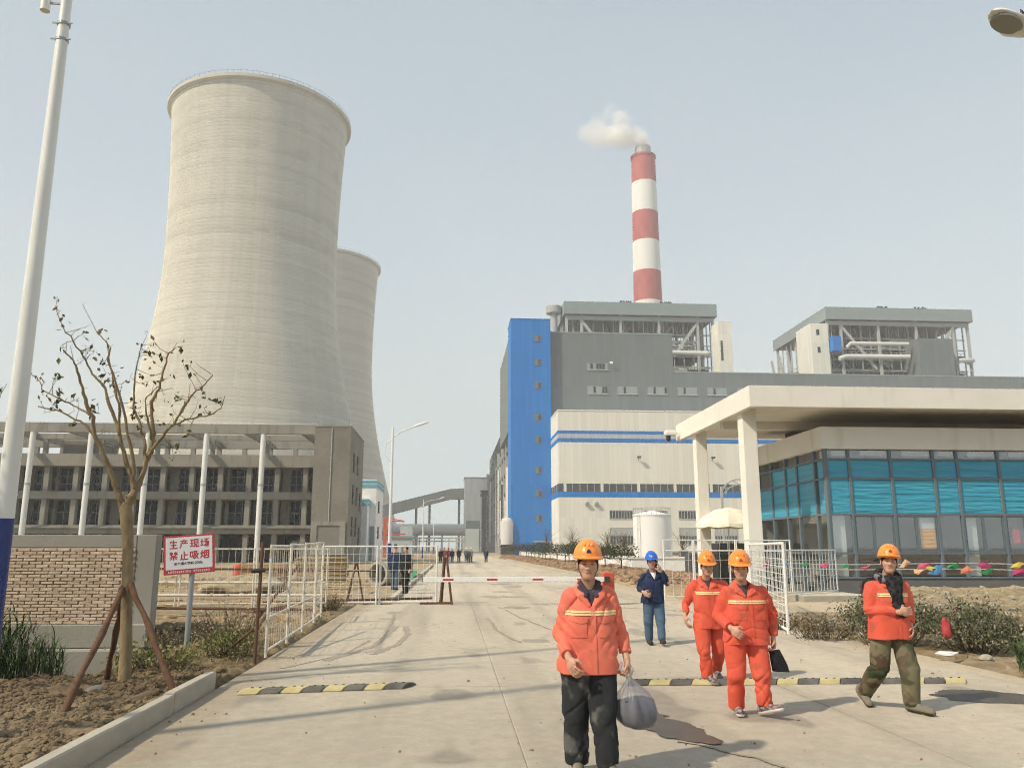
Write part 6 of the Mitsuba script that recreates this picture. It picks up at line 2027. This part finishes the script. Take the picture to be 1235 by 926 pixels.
    Fj.add(torso, [hem[0] - .4, -.3, hm - .15], [hem[0] + .4, .3, topz], .02)
    cuff = opt.get('cuff', .045)
    sl_ = opt.get('sleeve', (.068, .057, .047))
    for s in 'RL':
        Fj.cap(J['sh' + s] * .5 + nk * .5 + [0, 0, -.035], J['sh' + s] * .95 + nk * .05 + [0, 0, -.018], .050, .060, .05)
        Fj.cap(J['sh' + s] + [0, 0, -.02], J['sh' + s] * .6 + J['el' + s] * .4, sl_[0] * .96, sl_[0], .05)
        Fj.cap(J['sh' + s] * .62 + J['el' + s] * .38, J['el' + s], sl_[0], sl_[1], .02)
        w_ = J['wr' + s] + unit(J['el' + s] - J['wr' + s]) * cuff
        Fj.cap(J['el' + s], w_, sl_[1], sl_[2], .008)
    # flat hem under the torso, leaving arms alone
    for s in 'RL':
        w_ = J['wr' + s] + unit(J['el' + s] - J['wr' + s]) * (cuff - .010)
        ax_ = unit(J['wr' + s] - J['el' + s])
        Fj.sub(lambda X, Y, Z, w_=w_, ax_=ax_: np.maximum(-((X - w_[0]) * ax_[0] + (Y - w_[1]) * ax_[1] + (Z - w_[2]) * ax_[2]), np.sqrt((X - w_[0]) ** 2 + (Y - w_[1]) ** 2 + (Z - w_[2]) ** 2) - .085), w_ - .11, w_ + .11, .004)
    if not far:
        def wj(p):
            kz = np.zeros(len(p))
            for s in 'RL':
                for jn, rad in (('el', .13), ('wr', .12), ('sh', .10)):
                    kz = np.maximum(kz, np.exp(-(np.linalg.norm(p - J[jn + s], axis=1) / rad) ** 2))
            kz = np.maximum(kz, .6 * np.exp(-((p[:, 2] - hm - .12) / .14) ** 2))
            return folds(p - ch, sd_ + 4, kz) * (.6 + .5 * kz)
        Fj.ripple(wj, .014)
        # neck hole and V opening
        vz = opt.get('vz', .15)
        Fj.sub(lambda X, Y, Z: np.sqrt((X - nk[0]) ** 2 + (Y - nk[1] + .012) ** 2) - .064 + 0 * Z, nk + [-.12, -.12, -.06], nk + [.12, .12, .25], .01)
        v0 = nk + [0, 0, -vz]
        Fj.sub(lambda X, Y, Z: np.maximum(np.abs(X - v0[0]) - (Z - v0[2]) * .42, Y - nk[1] + .03), v0 + [-.10, -.3, -.02], nk + [.10, .0, .08], .006)
    v_, f_ = Fj.mesh()
    jk = put('jacket', (v_ + off, f_), opt['jacket_mat'], k, smooth=True)
    if not far:
        # shirt seen in the opening
        Fs = Field(nk - [.2, .25, .34], nk + [.2, .2, .16], .006)
        Fs.cap(nk + [0, -.005, -.16], nk + [0, .01, -.065], .10, .056, .03, (np.array([0, 1.0, 0]), .92))
        Fs.cap(ch + [0, -.03, -.25], nk + [0, -.02, -.12], .11, .09, .03, (np.array([0, 1.0, 0]), .93))
        if opt.get('shirt_collar'):
            for s in (-1, 1):
                Fs.cap(nk + [s * .028, -.090, -.065], nk + [s * .074, -.03, .012], .018, .019, .01)
                Fs.cap(nk + [s * .074, -.03, .012], nk + [s * .03, .06, .04], .019, .017, .01)
                Fs.cap(nk + [s * .045, -.112, -.085], nk + [s * .085, -.06, -.02], .018, .018, .01)
            Fs.cap(nk + [-.03, .06, .04], nk + [.03, .06, .04], .017, .017, .01)
        else:
            Fs.cap(nk + [-.03, -.045, -.035], nk + [.03, -.045, -.035], .020, .020, .03)
            Fs.cap(nk + [-.045, .0, -.012], nk + [.045, .0, -.012], .026, .026, .03)
        sv, sf = Fs.mesh()
        put('shirt', (sv + off, sf), opt.get('shirt_mat', 'm_shirt'), k, smooth=True)
        # jacket collar with lapels
        Fc = Field(nk - [.22, .25, .26], nk + [.22, .2, .14], .005)
        for s in (-1, 1):
            up = [(.018, -.118, -vz + .02), (.058, -.105, -.070), (.080, -.045, -.010), (.060, .045, .025), (0, .075, .03)]
            dn = [(.022, -.132, -vz + .01), (.098, -.112, -.085), (.118, -.035, -.035), (.085, .065, -.005), (0, .10, .0)]
            for i in range(4):
                for t in (0, .33, .66, 1):
                    a = np.array(up[i]) * (1 - t) + np.array(dn[i]) * t
                    b_ = np.array(up[i + 1]) * (1 - t) + np.array(dn[i + 1]) * t
                    Fc.cap(nk + a * [s, 1, 1], nk + b_ * [s, 1, 1], .011, .011, .012)
        cv, cf = Fc.mesh()
        put('collar', (cv + off, cf), opt['jacket_mat'], jk, smooth=True)
        jm = trimesh.Trimesh(*Fj.mesh(), process=True)
        nrm = np.array(jm.vertex_normals)

        def patch(name, planes, lift, matn, parent):
            m = trimesh.Trimesh(np.array(jm.vertices) + nrm * lift, jm.faces, process=False)
            for o_, n2 in planes:
                m = trimesh.intersections.slice_mesh_plane(m, n2, o_, cap=False)
                if len(m.faces) == 0:
                    return
            put(name, (np.array(m.vertices) + off, np.array(m.faces)), matn, parent, smooth=True)
        zc = nk[2] - opt.get('band', .19)
        armx = opt.get('bandw', .165)
        cxx = ch[0]
        if opt.get('tape', True):
            fr = [([0, ch[1] - .02, 0], [0, -1, 0])]
            wpl = [([cxx + armx, 0, 0], [-1, 0, 0]), ([cxx - armx, 0, 0], [1, 0, 0])]
            for z_ in (zc + .010, zc - .010):
                patch('reflective_strip', [([0, 0, z_ + .0075], [0, 0, -1]), ([0, 0, z_ - .0075], [0, 0, 1])] + wpl + fr, .007, 'm_tape', jk)
        for s in (-1, 1):
            fr = [([0, ch[1] - .02, 0], [0, -1, 0])]
            wpl = [([cxx + s * (armx - .02), 0, 0], [-s, 0, 0]), ([cxx + s * .045, 0, 0], [s, 0, 0])]
            patch('pocket', [([0, 0, zc - .028], [0, 0, -1]), ([0, 0, zc - .18], [0, 0, 1])] + wpl + fr, .006, opt['jacket_mat'], jk)
            wpl = [([cxx + s * (armx - .014), 0, 0], [-s, 0, 0]), ([cxx + s * .040, 0, 0], [s, 0, 0])]
            patch('pocket_flap', [([0, 0, zc - .024], [0, 0, -1]), ([cxx + s * .09, 0, zc - .078], [.22, 0, 1]), ([cxx + s * .09, 0, zc - .078], [-.22, 0, 1])] + wpl + fr, .012, opt['jacket_mat'], jk)
        patch('placket', [([0, 0, zc + .05], [0, 0, -1]), ([0, 0, hm + .003], [0, 0, 1]), ([cxx - .012, 0, 0], [1, 0, 0]), ([cxx + .026, 0, 0], [-1, 0, 0]), ([0, ch[1] - .02, 0], [0, -1, 0])], .007, opt['jacket_mat'], jk)
        if opt.get('stripe'):
            tm_ = trimesh.Trimesh(*Fl.mesh(), process=True)
            jm, nrm = tm_, np.array(tm_.vertex_normals)
            xm = J['knR'][0]
            patch('side_stripe', [([xm - .05, 0, 0], [-1, 0, 0]), ([0, J['knR'][1] - .005, 0], [0, -1, 0]), ([0, J['knR'][1] - .045, 0], [0, 1, 0])], .004, 'm_tape', tk)

    # shoes
    for s in 'RL':
        an, to = J['an' + s], J['to' + s]
        d = unit(to - an) if not far else unit(to - an)
        heel = an + [0, 0, .0] - d * .045
        toe = to
        L_ = np.linalg.norm(toe - heel)
        toe = heel + unit(toe - heel) * min(max(L_, .20), .27)
        Fo = Field(np.minimum(heel, toe) - .10, np.maximum(heel, toe) + [.10, .10, .17], max(h, .006))
        side = unit(np.cross([0, 0, 1], d))
        upf = np.cross(d, side)
        upf = upf if upf[2] > 0 else -upf
        lift = upf * .036
        Fo.cap(heel + lift, toe + lift * .8, .038, .040, .02)
        Fo.cap(heel + lift * 1.6, heel + (toe - heel) * .45 + lift * 1.5, .038, .034, .03)
        Fo.cap(an + [0, 0, .09], heel + (toe - heel) * .25 + lift * 1.2, .042, .04, .03)
        hp0 = heel
        Fo.sub(lambda X, Y, Z: (X - hp0[0]) * upf[0] + (Y - hp0[1]) * upf[1] + (Z - hp0[2]) * upf[2], np.minimum(heel, toe) - .09, np.maximum(heel, toe) + .05, .004)
        ov, of_ = Fo.mesh()
        sk_ = put('shoe', (ov + off, of_), opt.get('shoe_mat', 'm_black'), k, smooth=True)
        if not far:
            om = trimesh.Trimesh(ov, of_, process=True)
            m = trimesh.Trimesh(np.array(om.vertices) + np.array(om.vertex_normals) * .004, om.faces, process=False)
            m = trimesh.intersections.slice_mesh_plane(m, -upf, heel + upf * .024, cap=False)
            if len(m.faces):
                put('sole', (np.array(m.vertices) + off, np.array(m.faces)), opt.get('sole_mat', 'm_dark'), sk_, smooth=True)
    return k, off, J


def side_hand(s, thumb_front=True):
    """relaxed hand hanging at the side: palm towards the thigh, thumb forward."""
    return ((1 if s == 'R' else -1, -.15, -.1), (0, -1, 0), (.35, .32))


NEAR = dict(head=(-0.002, -0.04, 1.548), neck=(0.012, 0.02, 1.398), shR=(-0.138, 0.02, 1.315), shL=(0.162, 0.02, 1.322), elR=(-0.225, 0.03, 1.01), elL=(0.263, 0.02, 1.02), wrR=(-0.184, -0.20, 0.862), wrL=(0.288, -0.06, 0.835), haR=(-0.156, -0.255, 0.775), haL=(0.293, -0.075, 0.745), hipR=(-0.105, 0.00, 0.74), hipL=(0.092, 0.00, 0.74), knR=(-0.115, 0.00, 0.42), knL=(0.085, -0.13, 0.41), anR=(-0.085, 0.10, 0.012), anL=(0.122, -0.16, 0.012), toR=(-0.115, -0.12, 0.012), toL=(0.105, -0.40, 0.012), hemL=(-0.262, 0.00, 0.735), hemR=(0.240, 0.00, 0.735))
k_near, off_n, Jn = person(NEAR, (1.08, 6.62), dict(
    label='man nearest the camera in orange jacket and black plaster-stained trousers', look=(-0.10, .02, .02), seed=2, h=.0055,
    handR=((.75, .35, -.2), (.3, -.9, .2), (.55, .45)), handL=((-1, -.1, 0), (0, -1, 0), (.9, .85)),
    jacket_mat='m_orange_worn', trouser_mat='m_plastered', shoe_mat='m_dustyshoe', sole_mat='m_kerb', trouser=(.122, .104, .095), shirt_collar=True, tilt=-.02, vz=.17, band=.21, bandw=.20, cuff=.05, sleeve=(.067, .062, .055)))
W3 = dict(head=(-0.040, -0.05, 1.463), neck=(-0.005, 0.02, 1.317), shR=(-0.170, 0.02, 1.235), shL=(0.200, 0.02, 1.248), elR=(-0.262, 0.06, 0.985), elL=(0.315, 0.05, 0.985), wrR=(-0.205, -0.17, 0.875), wrL=(0.285, -0.02, 0.745), haR=(-0.165, -0.235, 0.83), haL=(0.275, -0.045, 0.655), hipR=(-0.115, 0.00, 0.735), hipL=(0.102, 0.00, 0.735), knR=(-0.130, -0.02, 0.40), knL=(0.112, -0.10, 0.395), anR=(-0.095, 0.12, 0.012), anL=(0.125, -0.10, 0.03), toR=(-0.135, -0.11, 0.012), toL=(0.215, -0.32, 0.10), hemL=(-0.235, 0.00, 0.70), hemR=(0.255, 0.00, 0.70))
person(W3, (3.08, 8.7), dict(
    label='worker in orange suit carrying a black cap, in front of the other suited worker', look=(-.24, .08, 0), seed=5, h=.006,
    handR=((.6, .6, -.1), (.2, -.6, .7), (.7, .6)), handL=((-1, -.1, 0), (0, -1, 0), (.8, .7)),
    jacket_mat='m_orange', trouser_mat='m_orange', shoe_mat='m_sneaker', sole_mat='m_white', trouser=(.120, .098, .084), tilt=.03, vz=.14, band=.185, bandw=.205, emblem='m_red', sleeve=(.069, .062, .054)))
W2 = dict(head=(0.003, -0.06, 1.447), neck=(0.004, 0.02, 1.288), shR=(-0.163, 0.03, 1.215), shL=(0.215, -0.02, 1.215), elR=(-0.245, 0.10, 0.965), elL=(0.307, -0.05, 0.95), wrR=(-0.293, 0.02, 0.815), wrL=(0.275, -0.18, 0.774), haR=(-0.288, -0.02, 0.725), haL=(0.267, -0.22, 0.686), hipR=(-0.085, 0.00, 0.715), hipL=(0.125, 0.00, 0.715), knR=(-0.09, -0.10, 0.385), knL=(0.14, 0.03, 0.385), anR=(-0.055, -0.06, 0.014), anL=(0.19, 0.36, 0.06), toR=(-0.02, -0.29, 0.014), toL=(0.165, 0.14, 0.012), hemL=(-0.19, 0.00, 0.66), hemR=(0.235, 0.00, 0.66))
person(W2, (3.33, 10.8), dict(
    label='worker in orange suit walking behind, half hidden by the worker with the black cap', look=(-.12, .15, 0), seed=8, h=.0065,
    handR=side_hand('R'), handL=side_hand('L'), jacket_mat='m_orange', trouser_mat='m_orange', shoe_mat='m_sneaker', sole_mat='m_kerb', trouser=(.112, .092, .080), tilt=.05, vz=.13, band=.175, bandw=.19, emblem='m_red'))
W4 = dict(head=(0.052, -0.05, 1.527), neck=(0.050, 0.02, 1.362), shR=(-0.135, 0.02, 1.278), shL=(0.215, 0.0, 1.288), elR=(-0.205, -0.03, 1.035), elL=(0.275, 0.02, 1.03), wrR=(0.045, -0.20, 1.02), wrL=(0.222, -0.06, 0.87), haR=(0.14, -0.20, 1.03), haL=(0.212, -0.10, 0.785), hipR=(-0.07, 0.0, 0.765), hipL=(0.12, 0.0, 0.765), knR=(-0.122, 0.02, 0.43), knL=(0.145, -0.10, 0.42), anR=(-0.145, 0.42, 0.085), anL=(0.145, -0.10, 0.014), toR=(-0.165, 0.22, 0.014), toL=(0.225, -0.33, 0.014), hemL=(-0.205, 0.0, 0.735), hemR=(0.24, 0.0, 0.735))
k4, off4, J4 = person(W4, (4.68, 8.80), dict(
    label='man in orange jacket with dark scarf and camouflage trousers, one arm across his body', look=(-.38, -.04, .08), seed=12, h=.006,
    handR=((.25, .9, 0), (0, .1, 1), (.25, .45)), handL=((-1, .1, 0), (0, -1, 0), (.4, .35)),
    jacket_mat='m_orange', trouser_mat='m_camo', shoe_mat='m_dustyshoe', sole_mat='m_camo', trouser=(.108, .102, .086), tilt=-.08, vz=.12, band=.17, bandw=.17, emblem='m_red', shirt_mat='m_black'))
# scarf: looped round the neck with a hanging end
nk = J4['neck']
Fs = Field(nk - [.26, .32, .42], nk + [.26, .24, .16], .006)
ring = [(math.cos(t) * .098 * (1.0), math.sin(t) * .105 - .012, .012 - .045 * (-math.sin(t) if math.sin(t) < 0 else 0) + .03 * max(math.sin(t), 0)) for t in np.linspace(0, 2 * math.pi, 17)]
for a, b_ in zip(ring[:-1], ring[1:]):
    Fs.cap(nk + a, nk + b_, .036, .036, .03)
for x0, x, ln in ((-.045, -.018, .31), (.045, .040, .36), (.0, .012, .34)):
    Fs.cap(nk + [x0, -.120, -.02], nk + [x, -.150, -.16], .032, .030, .02, (np.array([0, 1.0, 0]), .7))
    Fs.cap(nk + [x, -.150, -.16], nk + [x + .01, -.172, -ln], .029, .030, .012, (np.array([0, 1.0, 0]), .6))
Fs.ripple(lambda p: -(1 - np.abs(2 * meshkit.fbm(p * [26, 14, 6], 2, 4) - 1)) ** 2 + .3, .022)
sv, sf = Fs.mesh()
put('scarf', (sv + off4, sf), 'm_scarf', k4, smooth=True, label='black and grey knitted scarf')
Fs = Field(nk - [.26, .32, .42], nk + [.26, .24, .16], .006)
for a, b_ in zip(ring[7:11], ring[8:12]):
    Fs.cap(nk + np.array(a) * [1.05, 1.05, 1] + [0, 0, .008], nk + np.array(b_) * [1.05, 1.05, 1] + [0, 0, .008], .037, .037, .03)
sv, sf = Fs.mesh()
put('scarf_band', (sv + off4, sf), 'm_scarfgrey', k4, smooth=True, label='grey band of the scarf at his right shoulder')
Fs = Field(nk - [.3, .1, .5], nk + [.3, .34, .12], .01)
Fs.cap(nk + [-.15, .10, -.06], nk + [.12, .10, -.08], .065, .06, .05)
Fs.cap(nk + [-.17, .10, -.10], nk + [-.12, .14, -.24], .06, .06, .05)
sv, sf = Fs.mesh()
put('hood', (sv + off4, sf), 'm_black', k4, smooth=True)
BL = dict(head=(-0.038, -0.05, 1.432), neck=(-0.012, 0.02, 1.268), shR=(-0.185, 0.02, 1.194), shL=(0.165, 0.02, 1.208), elR=(-0.257, 0.05, 0.97), elL=(0.225, -0.11, 1.06), wrR=(-0.232, -0.17, 0.91), wrL=(0.095, -0.15, 1.30), haR=(-0.205, -0.235, 0.885), haL=(0.062, -0.13, 1.40), hipR=(-0.105, 0.0, 0.76), hipL=(0.065, 0.0, 0.76), knR=(-0.125, -0.02, 0.405), knL=(0.066, -0.12, 0.425), anR=(-0.095, 0.10, 0.012), anL=(0.075, -0.18, 0.03), toR=(-0.115, -0.13, 0.012), toL=(0.045, -0.42, 0.06), hemL=(-0.245, 0.0, 0.716), hemR=(0.165, 0.0, 0.716))
kb, offb, Jb = person(BL, (3.65, 14.96), dict(
    label='man in blue helmet, navy jacket and jeans holding a phone to his ear', look=(-.18, .03, -.06), seed=15, h=.0075,
    handR=((.8, .3, 0), (.3, -.8, .3), (.6, .5)), handL=((-.9, .2, 0), (0, -.9, .2), (.4, .5)),
    jacket_mat='m_navy', trouser_mat='m_jeans', shoe_mat='m_dark', sole_mat='m_dark', trouser=(.108, .085, .072), tape=False, hatmat='m_helmetblue', emblem='m_white', vz=.15, shirt_mat='m_white'))
solo('mobile_phone', (np.array(chamfer(-.036, .036, -.006, .006, -.07, .07, .003)[0]) @ rotm(.9, .1, .2).T + offb + Jb['haL'] + [-.03, .02, .0], chamfer(-.036, .036, -.006, .006, -.07, .07, .003)[1]), 'm_dark', 'dark mobile phone at the ear of the man in the blue helmet', 'phone')

# the plastic bag
bc = off_n + np.array([.36, -.10, .50])
BG = thing('plastic_bag', 'translucent plastic bag with dark contents in the hand of the nearest man', 'bag')
kn = off_n + Jn['haL'] + [.0, -.01, -.03]
hh = float(kn[2] - (bc[2] - .165))
prof, na = [], 48
bv, bf = [], []
zs_ = np.array([0, .02, .06, .12, .18, .23, .27, .30, .325, .345])
rs_ = np.array([.05, .11, .150, .162, .148, .112, .070, .042, .022, .014])
for j, (z, r_) in enumerate(zip(zs_ * hh / .345, rs_)):
    for i in range(na):
        t = 2 * math.pi * i / na
        fold = 1 + (.10 + .20 * (j / 9)) * math.sin(7 * t + 1.5 * math.sin(3 * t)) * (.25 + j / 9) + .04 * math.sin(13 * t + j)
        c = (np.array([bc[0], bc[1]]) * (1 - j / 9) + kn[:2] * (j / 9))
        bv.append([c[0] + r_ * fold * math.cos(t), c[1] + r_ * fold * .8 * math.sin(t), bc[2] - .165 + z])
bf = [[j * na + i, j * na + (i + 1) % na, (j + 1) * na + (i + 1) % na, (j + 1) * na + i] for j in range(9) for i in range(na)]
bv.append([bc[0], bc[1], bc[2] - .17])
bt = [[len(bv) - 1, (i + 1) % na, i] for i in range(na)]
f_ = np.vstack([np.array(bf)[:, [0, 1, 2]], np.array(bf)[:, [0, 2, 3]], np.array(bt)])
put('film', (np.array(bv), f_), 'm_bag', BG, smooth=True)
cv_, nr = [], 5
for j in range(nr + 1):
    for i in range(na):
        p = np.array(bv[min(j, 9) * na + i])
        c0 = np.array([bc[0], bc[1], p[2]])
        sc_ = .94 * (1 if j < nr else .55)
        q_ = c0 + (p - c0) * sc_ + [0, 0, .004 - .02 * (j == nr)]
        q_[2] += .035 * (meshkit.noise(np.array([[q_[0] * 14, q_[1] * 14, 3.0]]), 3)[0] - .5) * (j >= nr - 1)
        cv_.append(q_)
cf_ = [[j * na + i, j * na + (i + 1) % na, (j + 1) * na + (i + 1) % na, (j + 1) * na + i] for j in range(nr) for i in range(na)]
cv_ += [np.mean(cv_[-na:], axis=0) + [0, 0, .012], np.mean(cv_[:na], axis=0)]
ct_ = [[nr * na + i, nr * na + (i + 1) % na, len(cv_) - 2] for i in range(na)] + [[(i + 1) % na, i, len(cv_) - 1] for i in range(na)]
put('contents', (np.array(cv_), np.vstack([np.array(cf_)[:, [0, 1, 2]], np.array(cf_)[:, [0, 2, 3]], np.array(ct_)])), 'm_bagin', BG, smooth=True)
lv_ = []
for s in (-1, 1):
    lv_ += [MB().tube([kn + [s * .012, 0, .0], kn + [s * .05 - .03, -.02, .05], kn + [s * .02 - .03, 0, .10]], [.012, .022, .012], 8)]
for m in lv_:
    put('handle', m, 'm_bag', BG, smooth=40)
# the black cap of the worker
hv = np.array([3.08 + .285, 8.7 - .06, .60])
capm = [(-.06, 0, .03), (.04, .0, .05), (.11, .0, -.10), (.125, 0, -.17), (-.035, 0, -.165), (-.05, 0, -.06)]
mm = trimesh.creation.extrude_polygon(Polygon([(a, c) for a, b_, c in capm]), .05, engine='earcut')
mm = mm.subdivide().subdivide()
v_ = np.array(mm.vertices)
v_ = np.stack([v_[:, 0], v_[:, 2] - .025 + .03 * (meshkit.fbm(v_ * 12, 2, 2) - .5), v_[:, 1]], 1)
solo('black_cap', (v_ + hv, np.array(mm.faces)), 'm_black', 'black cloth cap dangling from the hand of the suited worker', 'cap', smooth=50)

# two men at the gate and the group far down the road


def walker(x, y, label, jm, tm_, hat, seed, face=1, group=None, h=.02, sc=1.0, bare=False, phase=1):
    r = np.random.default_rng(seed)
    s = .16 * phase
    j = dict(head=(0, -.03, 1.56), neck=(0, .02, 1.40), shR=(-.18, 0, 1.33), shL=(.18, 0, 1.33), elR=(-.24, .05, 1.05), elL=(.24, .03, 1.05), wrR=(-.24, -.05 - s * .5, .83), wrL=(.24, -.05 + s * .5, .83),
             haR=(-.23, -.08 - s * .5, .75), haL=(.23, -.08 + s * .5, .75), hipR=(-.09, 0, .78), hipL=(.09, 0, .78), knR=(-.10, -.03 + s * .3, .44), knL=(.10, -.03 - s * .4, .44), anR=(-.10, s, .02), anL=(.10, -s, .02), toR=(-.11, s - .2, .01), toL=(.12, -s - .2, .01), hemL=(-.22, 0, .74), hemR=(.22, 0, .74))
    j = {k_: np.array(v) * sc for k_, v in j.items()}
    if face != 1:
        a = face
        M = np.array([[math.cos(a), -math.sin(a), 0], [math.sin(a), math.cos(a), 0], [0, 0, 1]])
        j = {k_: M @ v for k_, v in j.items()}
        w_ = .235 * sc
        j['hemL'], j['hemR'] = np.array([-w_, 0, .74 * sc]), np.array([w_, 0, .74 * sc])
        look = (a, 0, 0)
    else:
        look = (0, 0, 0)
    person(j, (x, y), dict(label=label, look=look, far=True, h=h, seed=seed, jacket_mat=jm, trouser_mat=tm_, shoe_mat='m_dark', hatmat=hat or 'm_helmet', bare=bare, group=group, trouser=(.105, .085, .07)))


walker(-2.30, 34.2, 'man in dark blue jacket and jeans seen from behind at the gate', 'm_navy', 'm_jeans', None, 71, face=2.7, h=.012, sc=1.10, bare=True, phase=.4)
walker(-1.72, 31.9, 'man in black clothes standing by the gate, facing the other one', 'm_black', 'm_black', None, 72, face=-.8, h=.012, sc=1.06, bare=True, phase=.3)
gname = 'group of workers walking far down the road'
for i, (x, y, lab, a, b_, c) in enumerate([
        (-1.35, 101, 'far walker in dark clothes at the left end of the distant group', 'm_black', 'm_black', 'm_white'),
        (-.95, 104, 'far walker in red suit, second from left in the distant group', 'm_crane', 'm_crane', 'm_helmet'),
        (-.45, 108, 'far walker in dark red suit behind the one in red', 'm_red', 'm_red', 'm_red'),
        (.05, 100, 'far walker in blue-grey clothes with pale helmet', 'm_navy', 'm_jeans', 'm_white'),
        (.85, 101, 'far walker in black jacket with white helmet, in the middle of the group', 'm_shirt', 'm_black', 'm_white'),
        (1.9, 112, 'small farthest walker between the middle and right pairs', 'm_jeans', 'm_navy', 'm_white'),
        (2.05, 101, 'far walker in khaki jacket, right of the middle', 'm_camo', 'm_camo', 'm_helmet'),
        (2.35, 103, 'far walker in grey-green beside the khaki jacket', 'm_roofgrey', 'm_camo', 'm_white'),
        (4.1, 100, 'lone far walker in dark blue at the right of the distant group', 'm_navy', 'm_navy', 'm_black')]):
    walker(x, y, lab, a, b_, c, 80 + i, group=gname, h=.024, phase=(-1) ** i, sc=1.0 + .03 * ((i * 5) % 3 - 1))

# ------------------------------------------------------------------ air and smoke
scene['haze'] = {'type': 'cube', 'to_world': T().translate([0, 495, 129]).scale([705, 815, 132]), 'bsdf': {'type': 'null'}, 'interior': {'type': 'ref', 'id': 'air'}}
labels['haze'] = {'kind': 'stuff', 'label': 'thin pale haze in the air over the whole site', 'category': 'haze'}
s0, s1 = np.array([66.0, 402.0, 214.0]), np.array([110.0, 426.0, 254.0])
gn = (44, 24, 36)
gx_, gy_, gz_ = np.meshgrid(*[np.linspace(s0[i], s1[i], gn[i]) for i in range(3)], indexing='ij')
dist = np.maximum(0, cx - gx_)
axz, axy = 222.0 + 11.0 * (1 - np.exp(-dist / 8.0)) - .14 * dist, 414 + .05 * dist
wid = 3.8 + 4.6 * sstep(0, 15, dist) - 3.0 * sstep(20, 36, dist)
q = np.sqrt(((gz_ - axz) / wid) ** 2 + ((gy_ - axy) / wid) ** 2)
n_ = meshkit.fbm(np.stack([gx_, gy_, gz_], -1) * .17, 4, 3)
n2_ = meshkit.fbm(np.stack([gx_, gy_, gz_], -1) * .40 + 9, 3, 5)
den = np.clip(1.25 - q + .7 * np.exp(-dist / 4.0) + 2.9 * (n_ - .5) + 1.7 * (n2_ - .5), 0, 1) * (gx_ < cx + 3.5) * np.clip(1.35 - dist / 30, 0.0, 1) * sstep(218.5, 221, gz_)
for ax_i in range(3):
    e_ = [slice(None)] * 3
    for v_ in (0, -1):
        e_[ax_i] = v_
        den[tuple(e_)] = 0
scene['smoke_medium'] = {'type': 'heterogeneous', 'albedo': {'type': 'rgb', 'value': [.985, .98, .965]}, 'scale': .36,
                         'sigma_t': {'type': 'gridvolume', 'grid': mi.VolumeGrid(np.ascontiguousarray(den.transpose(2, 1, 0))[..., None].astype(np.float32)),
                                     'to_world': T().translate(s0.tolist()).scale((s1 - s0).tolist())}}
scene['smoke'] = {'type': 'cube', 'to_world': T().translate(((s0 + s1) / 2).tolist()).scale(((s1 - s0) / 2).tolist()), 'bsdf': {'type': 'null'},
                  'interior': {'type': 'ref', 'id': 'smoke_medium'}, 'exterior': {'type': 'ref', 'id': 'air'}}
labels['smoke'] = {'kind': 'stuff', 'label': 'pale smoke drifting left from the top of the chimney', 'category': 'smoke'}
